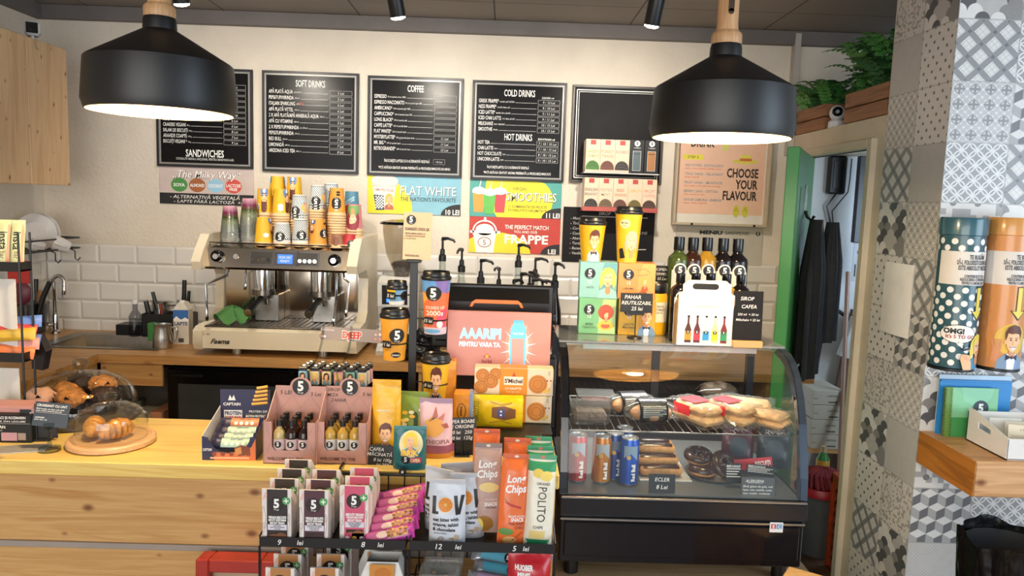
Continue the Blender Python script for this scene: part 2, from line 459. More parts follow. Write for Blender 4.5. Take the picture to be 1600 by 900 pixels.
# walls
b=MB();b.box(WX0-.15,WY,0,WX1+.03,WY+.12,LEDGE,plaster);b.box(WX0-.15,WY,LEDGE,2.02,WY+.12,CZ,plaster);struct('wall_back',b)
b=MB();b.box(WX0-.12,-2.2,0,WX0,WY,CZ,plaster);struct('wall_left',b)
b=MB();b.box(WX0,WY-.045,2.437,2.02,WY,CZ,grey_paint);b.box(WX0,0,2.437,WX0+.045,WY-.045,CZ,grey_paint);struct('trim_1',b)
# low wall on the right with the doorway in it, the ledge on top
DY0,DY1,DZ=2.985,3.60,1.875
b=MB()
b.box(WX1,2.885,0,WX1+.03,DY0,LEDGE,cream_trim);b.box(WX1,DY1,0,WX1+.03,WY,LEDGE,cream_trim)
b.box(WX1,DY0,DZ,WX1+.03,DY1,LEDGE,cream_trim);struct('wall_right',b)
b=MB();b.box(WX1+.03,2.885,LEDGE-.04,3.4,WY,LEDGE,cream_trim);b.box(WX1+.03,WY,LEDGE-.04,3.4,4.5,LEDGE-.002,cream_trim);struct('trim_2',b)   # lid of the back room
# door casing
b=MB()
for (y0,y1,z0,z1) in ((2.945,DY0,0,DZ+.04),(DY1,DY1+.045,0,DZ+.04),(DY0,DY1,DZ,DZ+.04)):
    b.box(WX1-.022,y0,z0,WX1+.03,y1,z1,cream_trim,.004)
struct('trim_3',b)
# back room shell
b=MB();b.box(WX1+.03,4.5,0,3.4,4.6,CZ,white_paint);struct('wall_back_room_far',b)
b=MB();b.box(2.65,2.885,0,2.75,4.5,LEDGE,white_paint);struct('wall_back_room_side',b)
# wall above the ledge far right, with a dark frame and a bright pane
b=MB();b.box(2.02,WY,LEDGE,2.08,WY+.12,CZ,black_pl);b.box(2.08,WY+.04,2.36,3.4,WY+.12,CZ,black_pl);struct('trim_4',b)
b=MB();b.box(2.08,WY+.07,LEDGE,3.4,WY+.08,2.36,mat('bright_pane','#c8d8ee',.3,emit=.8,emitc='#c4d6f0'));struct('window_1',b)
# thin white pipe in the corner
b=MB();b.box(1.402,WY-.05,1.9,1.43,WY-.002,2.49,mat('pipe_white','#b9b2a8',.5));struct('trim_5',b)
# left return of the back wall behind the far right (room closes behind the pillar)
b=MB();b.box(3.4,2.2,0,3.5,5.2,CZ,white_paint);struct('wall_far_right',b)

# white bevelled wall tiles, running bond, on the back and left walls
tile_w=mat('white_glazed_tile','#d5d1cb',.14,var=.04,scale=3)
grout=mat('tile_grout','#b5b0a8',.8)
TW,TH=.1925,.0965
def tiles(place,length,off):
    b=MB();b.add([place(0,.885,.003),place(length,.885,.003),place(length,1.341,.003),place(0,1.341,.003)],[(0,1,2,3)],grout)
    r=0;z=1.341
    while z > .88:
        x=-((r % 2)*.5*TW) - off
        while x < length:
            a0,a1,z1,z0=max(0,x+.001),min(length,x+TW-.001),z-.001,max(.88,z-TH+.001)
            if a1-a0 > .03:
                e=.011;vs=[place(a0,z0,.003),place(a1,z0,.003),place(a1,z1,.003),place(a0,z1,.003),place(a0+e,z0+e,.009),place(a1-e,z0+e,.009),place(a1-e,z1-e,.009),place(a0+e,z1-e,.009)]
                b.add(vs,[(4,5,6,7),(0,1,5,4),(1,2,6,5),(2,3,7,6),(3,0,4,7)],tile_w)
            x += TW
        z -= TH;r += 1
    return b
b=tiles(lambda a,z,h: (WX0+a,WY-h,z),3.74,.12);struct('trim_6',b,angle=5)
b=tiles(lambda a,z,h: (WX0+h,WY-.01-a,z),2.6,.05);struct('trim_7',b,angle=5)

# ---------------------------------------------------------------- tiled pillar
def t_lattice(u,v,nt):
    a=((u+v)*2.5).fract();c=((u-v)*2.5+10.).fract()
    band=((a-.5).abs() < .17).mx((c-.5).abs() < .17)
    knot=((a-.5).abs() < .10)*((c-.5).abs() < .10)
    grid=((((u+v)*10).fract() < .14).mx(((u-v)*10+40.).fract() < .14))
    return sel(knot,.95,sel(band,.7,grid*.3))
def t_scales(u,v,nt):
    n=4.;out=None
    for k in (2,1,0,-1):        # later rows lie over earlier ones
        j=(v*n*2.).floor() + float(k)
        par=(j*.5).fract()
        x=u*n + par;i=x.floor()
        dx=x.fract()-.5;dy=v*n - j*.5
        ins=((dx*dx + dy*dy) < .235)
        h=((i*12.9898 + j*78.233).sin()*43758.5453).abs().fract()*.96 + .02
        out=sel(ins,h,out if out is not None else .05)
    return out
def t_rings(u,v,nt,w=.05,n=4.):
    out=None
    for ox,oy in ((0,0),(.5,.5)):
        dx=(u*n+ox).fract()-.5;dy=(v*n+oy).fract()-.5;d=(dx*dx+dy*dy).sqrt()
        r=((d-.47).abs() < w);out=r if out is None else out.mx(r)
    return out
def t_cubes(u,v,nt):
    x=u*7.;par=((x.floor()*.5).fract() > .25);f0=x.fract();f=sel(par,f0*-1. + 1.,f0)
    w=((v*6.06 + f*.5)*(1/3)).fract()*3.;wf=w - f
    return sel((w < 1.),par*.4 + .5,sel((wf > 1.)*(wf < 2.),par*-.4 + .9,.1))
def t_dots(u,v,nt):
    a=((u+v)*4.).fract()-.5;c=((u-v)*4.+8.).fract()-.5
    d=(a*a+c*c).sqrt();sm=(a.abs() < .06)*((c*2.).abs().fract() < .35);s2=(c.abs() < .06)*((a*2.).abs().fract() < .35)
    return sel((d < .16),.9,(sm.mx(s2))*.55)
def t_pixel(u,v,nt):
    n=10.;i=(u*n).floor();j=(v*n).floor()
    h=((i*3.17+j*5.71).sin()*917.3).abs().fract()
    dx=(u*2.5).fract()-.5;dy=(v*2.5).fract()-.5;c=((dx*dx+dy*dy) < .02)
    return sel(c,.95,(h > .66)*.6)
def t_mosaic(u,v,nt):
    f=t_rings(u,v,nt,.09,8.);a=(u*4.).fract()-.5;c=(v*4.).fract()-.5
    cr=((a.abs() < .07).mx(c.abs() < .07))*((a.abs()+c.abs()) < .38)
    q=(((a*a+c*c).sqrt()-.3).abs() < .04)
    return (f*.5).mx(cr*.8).mx(q*.6)
def t_speck(u,v,nt):
    a=((u+v)*11.).fract();c=((u-v)*11.+20.).fract()
    i=(u*24.).floor();j=(v*24.).floor();h=((i*12.1+j*4.7).sin()*871.3).abs().fract()
    return ((h > .72)*.6).mx((a < .1)*.4).mx((c < .1)*.4)
def t_plain(u,v,nt):
    a=((u+v)*16.).fract();c=((u-v)*16.+20.).fract();return ((a < .18).mx(c < .18))*.6
G3=[(0,'#d6d5d2'),(.2,'#c0bfbd'),(.5,'#8b8b8c'),(.8,'#626266')]
TM={
 'lattice': tile_mat('tile_lattice',t_lattice,[(0,'#dedddb'),(.2,'#c2c1c0'),(.5,'#8f8f91'),(.85,'#6e6f73')]),
 'scales': tile_mat('tile_scales',t_scales,[(0,'#e0dfdc'),(.36,'#b9b7b5'),(.58,'#8d8b8a'),(.8,'#5c5c5f')]),
 'rings': tile_mat('tile_rings',t_rings,[(0,'#9b9b9d'),(.5,'#e1e1e0')]),
 'fine_rings': tile_mat('tile_fine_rings',lambda u,v,nt: t_rings(u,v,nt,.045,5.),[(0,'#dedbd6'),(.5,'#a09d99')]),
 'cubes': tile_mat('tile_cubes',t_cubes,[(0,'#dad9d7'),(.3,'#a9a8a8'),(.7,'#6c6c70')]),
 'dots': tile_mat('tile_dots',t_dots,[(0,'#dedbd6'),(.3,'#b0ada9'),(.7,'#6b6968')]),
 'pixel': tile_mat('tile_pixel',t_pixel,[(0,'#dbd9d6'),(.3,'#a3a2a2'),(.8,'#77777a')]),
 'mosaic': tile_mat('tile_mosaic',t_mosaic,[(0,'#e2e2e0'),(.3,'#c0c0c0'),(.55,'#a5a5a7'),(.7,'#8d8d90')]),
 'speck': tile_mat('tile_speckle',t_speck,[(0,'#d9d5cf'),(.3,'#c2beb9'),(.5,'#a19d99')]),
 'plain': tile_mat('tile_crosshatch',t_plain,[(0,'#c6c3bf'),(.5,'#b0adaa')]),
}
TS=.195
Z0=1.667 - 9*TS
def tiled(name,place,cols,rows_map,wl):
    me=bpy.data.meshes.new(name);vs,fs,mi,uv,mats=[],[],[],[],[]
    for c in range(len(cols)-1):
        for r in range(14):
            z0,z1=max(0,Z0+r*TS),min(CZ,Z0+(r+1)*TS)
            if z1 <= z0: continue
            v0,v1=(z0-(Z0+r*TS))/TS,(z1-(Z0+r*TS))/TS;u1=(cols[c+1]-cols[c])/wl
            k=len(vs);vs += [place(cols[c],z0),place(cols[c+1],z0),place(cols[c+1],z1),place(cols[c],z1)];fs.append((k,k+1,k+2,k+3))
            uv += [(0,v0),(u1,v0),(u1,v1),(0,v1)]
            t=TM[rows_map(c,r)]
            if t not in mats: mats.append(t)
            mi.append(mats.index(t))
    return vs,fs,mi,uv,mats
FR=[['plain','scales','plain','cubes'],['plain','scales','dots','mosaic'],['plain','scales','lattice','rings'],['cubes','rings','lattice','mosaic'],['pixel','mosaic','rings','cubes'],
      ['scales','cubes','pixel','rings'],['rings','lattice','cubes','dots'],['speck','cubes','scales','lattice'],['pixel','scales','mosaic','dots'],
      ['rings','lattice','mosaic','pixel'],['mosaic','cubes','rings','dots'],['lattice','rings','scales','mosaic'],['scales','cubes','lattice','rings'],['lattice','mosaic','cubes','scales']]
LR=[['plain','dots'],['dots','pixel'],['lattice','scales'],['lattice','scales'],['dots','speck'],['scales','plain'],['speck','fine_rings'],['dots','cubes'],['speck','lattice'],['scales','fine_rings'],
      ['lattice','plain'],['plain','dots'],['speck','scales'],['speck','lattice']]
LR[8]=['scales','fine_rings'];LR[7]=['dots','lattice'];LR[6]=['dots','cubes'];LR[9]=['lattice','plain'];LR[10]=['fine_rings','dots'];LR[5]=['speck','fine_rings'];LR[4]=['scales','plain'];LR[3]=['dots','speck']
vs,fs,mi,uv,mats=[],[],[],[],[]
for (pl,cols,mp,wl) in ((lambda a,z: (WX1+a,PY,z),[0,.205,.41,.615,.82],lambda c,r: FR[min(r,13)][c],.205),
                       (lambda a,z: (WX1,2.885-a,z),[0,.2025,.405],lambda c,r: LR[min(r,13)][c],.2025)):
    a=tiled('pillar',pl,cols,mp,wl);k=len(vs);vs += a[0];fs += [tuple(i+k for i in f) for f in a[1]];uv += a[3]
    for t in a[4]:
        if t not in mats: mats.append(t)
    mi += [mats.index(a[4][i]) for i in a[2]]
# plain back and right sides close the block
k=len(vs);X1=WX1+.82
vs += [(WX1,2.885,0),(X1,2.885,0),(X1,2.885,CZ),(WX1,2.885,CZ),(X1,PY,0),(X1,PY,CZ)]
fs += [(k,k+3,k+2,k+1),(k+1,k+2,k+5,k+4)];uv += [(0.5,0.5)]*8;mats.append(cream_trim);mi += [len(mats)-1]*2
me=bpy.data.meshes.new('tiled_pillar');me.from_pydata(vs,[],fs)
for t in mats: me.materials.append(t)
me.polygons.foreach_set('material_index',mi)
ul=me.uv_layers.new(name='uv');ul.data.foreach_set('uv',[x for p in uv for x in p]);me.update()
pil=bpy.data.objects.new('trim_8',me);COL.objects.link(pil);pil['kind']='structure';pil['label']='square pillar clad in grey patchwork pattern tiles'

# ---------------------------------------------------------------- front counter, low table, back worktop
counter=thing('serving_counter','long pale pine serving counter with knotty board front','counter',(0,0,0))
MBt=MB();MBt.box(-2.3,1.81,.912,.158,2.19,.95,pine_top,.003);part('countertop',MBt,counter)
zs1,zs0=aty(200,849,1.82).z,aty(200,858,1.82).z
for z0,z1 in ((zs1,.91),(.02,zs0)): q=MB();q.box(-2.3,1.822,z0,.15,1.842,z1,pine,.002);part('front_board',q,counter)
q=MB();q.box(-2.3,1.818,zs0,.15,1.842,zs1,mat('grey_strip','#9a8f86',.5),.001);part('strip',q,counter,'grey strip between the front boards')
q=MB();q.box(.13,1.842,.0,.15,2.17,.91,wood('pine_end','#a8743c','#7d4f22','Z'));part('end_panel',q,counter)
t=thing('low_table','low pine table under the glass cake display','table',(0,0,0))
q=MB();q.box(.165,1.90,.575,.90,2.62,.605,wood('table_pine','#b39a76','#94784f','X',knots=False),.003);part('tabletop',q,t)
for x in (.19,.84):
    for y in (1.95,2.55):
        q=MB();q.box(x,y,0,x+.045,y+.045,.575,pine);part('leg',q,t)
# back worktop: long run and left return
BZ=.90
wt=thing('back_worktop','L-shaped wooden worktop along the back and left walls','worktop',(0,0,0))
SX0,SX1,SY0,SY1=-2.10,-1.58,3.40,3.74        # sink cut-out
q=MB()
for (x0,y0,x1,y1) in ((SX1,3.27,1.40,3.838),(-1.76,3.27,SX1,SY0),(WX0+.012,SY1,SX1,3.838),(WX0+.012,3.27,SX0,SY1),(SX0,3.27,-1.76,SY0),(WX0+.012,2.22,-1.76,3.27)):
    q.box(x0,y0,BZ-.038,x1,y1,BZ,oak)
part('worktop',q,wt)
q=MB();q.box(-1.76,3.285,.76,-1.49,3.30,BZ-.04,pine,.001);q.box(-1.785,2.22,.0,-1.775,3.285,BZ-.04,pine)
part('apron',q,wt)
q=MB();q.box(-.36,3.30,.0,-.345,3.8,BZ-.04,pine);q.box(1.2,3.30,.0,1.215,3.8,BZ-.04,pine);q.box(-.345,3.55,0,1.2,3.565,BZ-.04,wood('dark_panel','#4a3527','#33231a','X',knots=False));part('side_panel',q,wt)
# ================================================================ lamps
warm_in=mat('lamp_inside','#ffd890',.5,var=0)
neck_w=wood('lamp_neck_wood','#c69b70','#a3794f','Z',knots=False,ring=20)
shade_m=mat('lamp_shade_black','#101012',.42,var=.05,scale=4)
bulb_m=mat('bulb_glow','#fff0d0',.4,var=0,emit=9.,emitc='#ffd795')
def pendant(loc,label):
    t=thing('pendant_lamp',label,'lamp',loc)
    q=MB();o=[(.034,.215),(.036,.207),(.037,.187),(.155,.117),(.160,.112),(.167,.022),(.160,.001),(.157,0)]
    q.lathe(o,shade_m,56,cap0=False,cap1=False)
    q.lathe([(.157,0),(.158,.003),(.162,.022),(.155,.110),(.150,.114),(.034,.184),(.02,.19)],warm_in,56,cap0=False)
    part('lamp_shade',q,t)
    q=MB();q.lathe([(.033,.214),(.035,.218),(.035,.236),(.033,.240),(.026,.246),(.024,.26),(.024,.42),(.018,.44),(.006,.445)],neck_w,28)
    n=part('neck',q,t,'pale wooden lamp neck')
    q=MB();q.box(-.0065,-.0255,.285,.0065,-.0225,.345,mat('slot_dark','#3a2716',.7));q.cyl((0,-.0255,.285),.0065,.003,MATS['slot_dark'],14,'Y');q.cyl((0,-.0255,.345),.0065,.003,MATS['slot_dark'],14,'Y');part('slot',q,n)
    q=MB();q.lathe([(.005,.195),(.014,.18),(.02,.15),(.036,.115),(.042,.085),(.036,.058),(.018,.044),(.001,.04)],bulb_m,20,cap1=False);part('bulb',q,t)
    q=MB();q.tube([(0,0,.44),(0,0,CZ-loc[2])],.0035,black_pl,8);part('cord',q,t)
    d=bpy.data.lights.new('bulb_light','POINT');d.energy=20;d.color=(1.,.85,.55);d.shadow_soft_size=.03
    l=bpy.data.objects.new('bulb_light',d);COL.objects.link(l);l.parent=t;l.location=(0,0,.028)
    return t
pendant((.503,1.80,1.785),'black pendant lamp with wooden neck above the glass cake display')
pendant((-.806,1.80,1.80),'black pendant lamp with wooden neck in front of the snack menu board')

spot_lens=mat('spot_lens','#ffffff',.3,var=0,emit=30.,emitc='#fff2df')
LZ=2.30
def spotlight(px,py,tilt,label,energy):
    p=atz(px,py,LZ)
    t=thing('spotlight',label,'spotlight',(p.x,p.y,LZ))
    ax=Vector((tilt,.22,-.95)).normalized();M=Vector((0,0,1)).rotation_difference(ax).to_matrix().to_4x4()
    q=MB();q.T=M;q.lathe([(.024,-.14),(.030,-.135),(.030,-.006),(.028,0),(.026,-.004)],black_m,24,cap1=False);part('body',q,t)
    q=MB();q.T=M;q.lathe([(.0275,-.004),(.026,.004),(.014,.009),(.0005,.010)],spot_lens,24,cap0=False,cap1=False);part('lens',q,t)
    q=MB();e=M @ Vector((0,0,-.07));q.tube([e,(e.x,e.y,CZ-LZ-.002)],.008,black_m,10);q.cyl((e.x,e.y,CZ-LZ-.012),.03,.012,black_m,20);part('mount',q,t)
    d=bpy.data.lights.new('spot_beam','SPOT');d.energy=energy;d.color=(1.,.90,.76);d.spot_size=math.radians(128);d.spot_blend=1.;d.shadow_soft_size=.025
    l=bpy.data.objects.new('spot_beam',d);COL.objects.link(l);l.parent=t
    l.location=ax*.02;l.rotation_euler=(-Vector((0,0,1))).rotation_difference(Vector((tilt*.3,.80,-.60)).normalized()).to_euler()
spotlight(284,6,.06,'black ceiling spotlight beside the neck of the snack board pendant lamp',27)
spotlight(622,27,.16,'black ceiling spotlight above the coffee menu board',32)
spotlight(1018,40,-.12,'black ceiling spotlight above the empty chalk board',36)

# ================================================================ boards on the back wall
chalk_blk=mat('board_black','#0b0a0c',.26,var=.12,scale=4,spec=.18)
chalk_slate=mat('chalk_slate','#1b191b',.6,var=.25,scale=7,spec=.2)
wht=ink('#e8e6e2');wht2=ink('#c9c7c4');grey_t=ink('#8f8d8c')
def rect_at(x0,y0,x1,y1,y=WY):
    """bottom-left and top-right pixels on the wall -> centre x, bottom z, width, height"""
    a,c=aty(x0,y1,y),aty(x1,y1,y);d,e=aty(x0,y0,y),aty(x1,y0,y)
    w=((c.x-a.x)+(e.x-d.x))/2;h=((d.z-a.z)+(e.z-c.z))/2
    cx=(a.x+c.x+d.x+e.x)/4;cz=(a.z+c.z+d.z+e.z)/4
    return cx,cz-h/2,w,h
def board(name,label,px,th=.012,frame=True,bg=None,cat='menu board',group=None,y=WY):
    cx,z0,w,h=rect_at(*px,y=y)
    t=thing(name,label,cat,(cx,y-.001,z0),group=group)
    q=MB();q.box(-w/2,-th,0,w/2,0,h,bg or chalk_blk,.001); 
    return t,q,w,h,front(-th)
def chalk(s,x,y,h,m=None,**k): return s_text(s,x,y,h,m or wht,bold=.004,shear=.18,**k)
frame_m=mat('board_frame_silver','#8f8d8b',.35,.4,var=.05)
def menu(label,px,blocks,extra=()):
    t,q,w,h,xf=board('menu_board',label,px,group='menu boards in a row on the back wall')
    S=[]
    for ti,ty,items,y0,dy in blocks:
        S.append(s_text(ti,.5*w,ty*h,.068*h,wht,bold=.014,xs=.52))
        for i,(nm,pr,sub) in enumerate(items):
            y=(y0-i*dy)*h;kw={}
            tx=s_text(nm,.07*w,y,.038*h,wht,bold=.006,align='l',xs=.56);S.append(tx)
            xe=max(v[0] for v in tx[0])
            if sub:
                S.append(s_text(sub,xe+.012*w,y-.004*h,.016*h,wht2,align='l',xs=.8));xe=max(v[0] for v in S[-1][0])
            if xe < .66*w: S.append(s_rect(xe+.01*w,y-.013*h,.685*w,y-.010*h,wht2))
            S.append(s_frame(.70*w,y-.023*h,.93*w,y+.021*h,.004*w,grey_t))
            if pr: S.append(chalk(pr,.815*w,y-.001*h,.024*h,wht2))
    for e in extra: S.append(e(w,h))
    q.decal(s_move(S,-w/2,0),xf);part('panel',q,t)
    f=MB();e=.012
    for a in ((0,0,w,e),(0,h-e,w,h),(0,e,e,h-e),(w-e,e,w,h-e)): f.box(a[0]-w/2,-.016,a[1],a[2]-w/2,-.0005,a[3],black_pl,.001)
    e2=.021
    for a in ((e,e,w-e,e2),(e,h-e2,w-e,h-e),(e,e2,e2,h-e2),(w-e2,e2,w-e,h-e2)): f.box(a[0]-w/2,-.0145,a[1],a[2]-w/2,-.0005,a[3],frame_m,.0008)
    part('frame',f,t,'black and silver frame')
    return t
L5=lambda n: (n,'','')
menu('black snack menu board headed Sandwiches behind the left pendant lamp',(246,107,396,262),[
    ('SNACKS',.92,[('COVRIGEI','5 Lei',''),('CROISSANT','6 Lei',''),('CIOCOLATĂ','6 Lei',''),('BRIOȘĂ','7 Lei',''),('COOKIE','6 Lei',''),('BATON','8 Lei',''),('NUCI','6 Lei',''),('CRAKERS VEGANI','6 Lei','60 g'),('SALAM DE BISCUIȚI','8 Lei','100 g'),('ARAHIDE COAPTE','7 Lei','100 g'),('BISCUIȚI VEGANI *','9 Lei','40 g')],.82,.056)],
    [lambda w,h: s_text('SANDWICHES',.5*w,.145*h,.075*h,wht,bold=.02,xs=.6),lambda w,h: s_text('CONSULTĂ MENIUL NAȚIONAL PENTRU SANDWICH-URI',.5*w,.085*h,.024*h,wht2,w=.6*w)])
menu('black Soft Drinks menu board, second from the left in the row',(411,113,561,270),[
    ('SOFT DRINKS',.885,[('APĂ PLATĂ AQUA','5 Lei','330/750 ml'),('PEPSI/7UP/MIRINDA','5 Lei','330 ml'),('ITALIAN SPARKLING','6 Lei','               250 ml'),('APĂ PLATĂ VITTEL','6 Lei','500 ml'),('2 X APĂ PLATĂ/APĂ MINERALĂ AQUA','5 Lei','500 ml'),('APĂ CU VITAMINE','5 Lei','600 ml'),('2 X PEPSI/7UP/MIRINDA','7 Lei','2 x 330 ml'),('PEPSI/7UP/MIRINDA','6 Lei','500 ml'),('RED BULL','7 Lei','250 ml'),('LIMONADĂ','7 Lei','500 ml'),('ARIZONA ICED TEA','8 Lei','450 ml')],.80,.0585)],
    [lambda w,h: s_text('SODA',.40*w,.683*h,.026*h,ink('#b2503f'),bold=.02,xs=.62)])
menu('black Coffee menu board in the middle of the row',(575,121,723,276),[
    ('COFFEE',.885,[('ESPRESSO','','35 ml special, arom. 100%'),('ESPRESSO MACCHIATO','','50 ml special, lapte 30%'),('AMERICANO*','','150 ml special, apă 100%'),('CAPPUCCINO*','','230 ml special, lapte 70%'),('LONG BLACK*','','170 ml special, apă'),('CAFFE LATTE*','','350 ml special, lapte'),('FLAT WHITE*','','230 ml special, lapte'),('MYSTERYLATTE*','11 Lei','350 ml special, lapte, sirop'),('MR. BIG *','11 Lei','470 ml special, lapte'),('RETROGRANDE*','13 Lei','400 ml special, lapte')],.80,.058)],
    [lambda w,h: s_rect(.33*w,(.80-7*.058-.02)*h,.36*w,(.80-7*.058-.017)*h,ink('#5a8fc4')),lambda w,h: s_text('ÎNLOCUIEȘTE LAPTELE CU O ALTERNATIVĂ VEGETALĂ',.42*w,.155*h,.028*h,wht,w=.48*w),lambda w,h: s_frame(.70*w,.13*h,.82*w,.18*h,.003*w,grey_t),lambda w,h: chalk('+3 Lei',.76*w,.155*h,.02*h,wht2),
     lambda w,h: s_text('*POȚI ADĂUGA GRATUIT AROMA PREFERATĂ LA PRODUSELE MARCATE DIN MENIU',.5*w,.085*h,.026*h,wht,w=.76*w)])
menu('black Cold Drinks and Hot Drinks menu board, fourth in the row',(737,128,883,283),[
    ('COLD DRINKS',.885,[('GREEK FRAPPE*','9 / 10 Lei','nescafe, apă 220/350'),('NESS FRAPPE*','9 / 10 Lei','nescafe, lapte, apă'),('ICED LATTE*','9 / 11 Lei','special, lapte, gheață'),('ICED CHAI LATTE','9 / 11 Lei','chai, lapte, gheață'),('MILKSHAKE','10 / 15 Lei','lapte, înghețată'),('SMOOTHIE','10 / 15 Lei','fructe')],.80,.0565),
    ('HOT DRINKS',.445,[('HOT TEA','7 / 10 / 15 Lei',''),('CHAI LATTE','7 / 10 / 15 Lei','lapte'),('HOT CHOCOLATE','9 / 10 / 15 Lei','lapte'),('UNICORN LATTE','9 / 10 / 15 Lei','lapte')],.385,.0565)],
    [lambda w,h: s_text('220/350 ml',.80*w,.845*h,.02*h,wht),lambda w,h: s_text('230/470/600 ml',.80*w,.43*h,.02*h,wht),lambda w,h: s_text('ÎNLOCUIEȘTE LAPTELE CU O ALTERNATIVĂ VEGETALĂ',.40*w,.135*h,.026*h,wht,w=.45*w),lambda w,h: s_text('*POȚI ADĂUGA GRATUIT AROMA PREFERATĂ LA PRODUSELE MARCATE',.5*w,.08*h,.026*h,wht,w=.72*w)])
t,q,w,h,xf=board('chalk_board','empty black chalk board with double white border, last in the row',(892,135,1036,287),bg=chalk_slate,cat='chalk board')
S=[s_frame(-.452*w,.05*h,.452*w,.95*h,.005,wht),s_frame(-.43*w,.07*h,.43*w,.93*h,.0025,wht)]
q.decal(S,xf);part('panel',q,t)
f=MB();e=.012
for a in ((0,0,w,e),(0,h-e,w,h),(0,e,e,h-e),(w-e,e,w,h-e)): f.box(a[0]-w/2,-.017,a[1],a[2]-w/2,-.0005,a[3],mat('board_frame_brown','#4d463f',.4),.001)
part('frame',f,t,'dull brown frame')

# ---- faces drawn in comic style (generic man and woman), unit box
SKIN,SKIN2,HAIRB,YEL,RED,BLK=ink('#f0b98c'),ink('#d08e63'),ink('#5a2a1c'),ink('#f6cf3f'),ink('#c3302b'),ink('#15120f')
def man(suit='#5d7fa6',bg=None):
    S=[]
    if bg: S.append(s_rect(0,0,1,1,ink(bg),1))
    su=ink(suit)
    S += [s_poly([(.05,0),(.10,.22),(.34,.36),(.66,.36),(.90,.22),(.98,0)],su,2),s_poly([(.38,0),(.34,.35),(.66,.35),(.60,0)],ink('#e9eef2'),3),
          s_poly([(.40,.30),(.40,.46),(.60,.46),(.60,.30),(.5,.24)],SKIN2,4),s_poly([(.32,.34),(.48,.27),(.32,.20)],ink('#23283f'),5),s_poly([(.68,.34),(.52,.27),(.68,.20)],ink('#23283f'),5),s_circ(.5,.27,.04,ink('#23283f'),6,10),
          s_poly([(.31,.80),(.29,.62),(.34,.48),(.44,.39),(.54,.39),(.65,.48),(.70,.62),(.70,.80)],SKIN,6),s_ell(.28,.62,.035,.07,SKIN,5,10),s_ell(.72,.62,.035,.07,SKIN,5,10),
          s_poly([(.27,.64),(.25,.82),(.33,.94),(.50,1.0),(.68,.96),(.77,.84),(.74,.66),(.70,.78),(.60,.82),(.45,.79),(.33,.82),(.31,.72)],HAIRB,7),
          s_rect(.37,.695,.46,.71,BLK,8),s_rect(.55,.695,.64,.71,BLK,8),s_ell(.42,.66,.03,.016,BLK,8,8),s_ell(.59,.66,.03,.016,BLK,8,8),s_line([(.5,.64),(.475,.56),(.51,.55)],.014,SKIN2,8),
          s_poly([(.41,.50),(.6,.51),(.55,.45),(.47,.445)],ink('#ffffff'),8),s_line([(.40,.505),(.5,.49),(.61,.515)],.012,BLK,9)]
    return S
def woman(hair='#f4d24a',top_c='#3f8fb5',skin=None):
    sk=skin or SKIN;hr=ink(hair)
    return [s_poly([(.0,0),(.06,.25),(.32,.33),(.68,.33),(.94,.22),(1,0)],ink(top_c),2),s_poly([(.36,.18),(.38,.45),(.62,.45),(.64,.18),(.5,.12)],SKIN2,4),
            s_poly([(.14,.30),(.06,.55),(.13,.82),(.30,.97),(.55,1.0),(.78,.92),(.92,.72),(.90,.45),(.80,.30),(.74,.45),(.26,.45)],hr,3),
            s_poly([(.27,.80),(.26,.60),(.33,.45),(.48,.37),(.62,.44),(.70,.58),(.70,.80),(.5,.86)],sk,5),s_poly([(.22,.62),(.25,.86),(.46,.93),(.66,.86),(.52,.82),(.36,.78),(.30,.70)],hr,6),
            s_ell(.39,.64,.05,.028,ink('#ffffff'),6,10),s_ell(.59,.64,.05,.028,ink('#ffffff'),6,10),s_circ(.40,.64,.022,ink('#2a5f8a'),7,8),s_circ(.60,.64,.022,ink('#2a5f8a'),7,8),s_line([(.33,.67),(.39,.69),(.45,.665)],.014,BLK,7),s_line([(.53,.665),(.59,.69),(.66,.67)],.014,BLK,7),
            s_ell(.49,.485,.06,.036,RED,7,12),s_ell(.49,.485,.035,.014,ink('#ffffff'),8,8)]
def five(cx,cy,r,l=3,ring=True,small=True,col='#15130f'):
    S=[s_circ(cx,cy,r,ink(col),l,28),s_text('5',cx,cy+r*.14,r*1.2,wht,bold=.04,l=l+1,xs=.95)]
    if small: S.append(s_text('To go',cx,cy-r*.70,r*.22,wht,bold=.01,l=l+1,shear=.2))
    return S
def dots(x0,y0,x1,y1,pitch,r,m,l=2,n=10):
    S=[];j=0;y=y0+r
    while y < y1-r*.5:
        x=x0+r+(pitch/2 if j % 2 else 0)
        while x < x1-r*.5: S.append(s_circ(x,y,r,m,l,n));x += pitch
        y += pitch*.5;j += 1
    return S
def cup_art(w,h,body,sleeve=None):
    return [s_poly([(-.36*w,0),(.36*w,0),(.5*w,h),(-.5*w,h)],ink(body),2)]

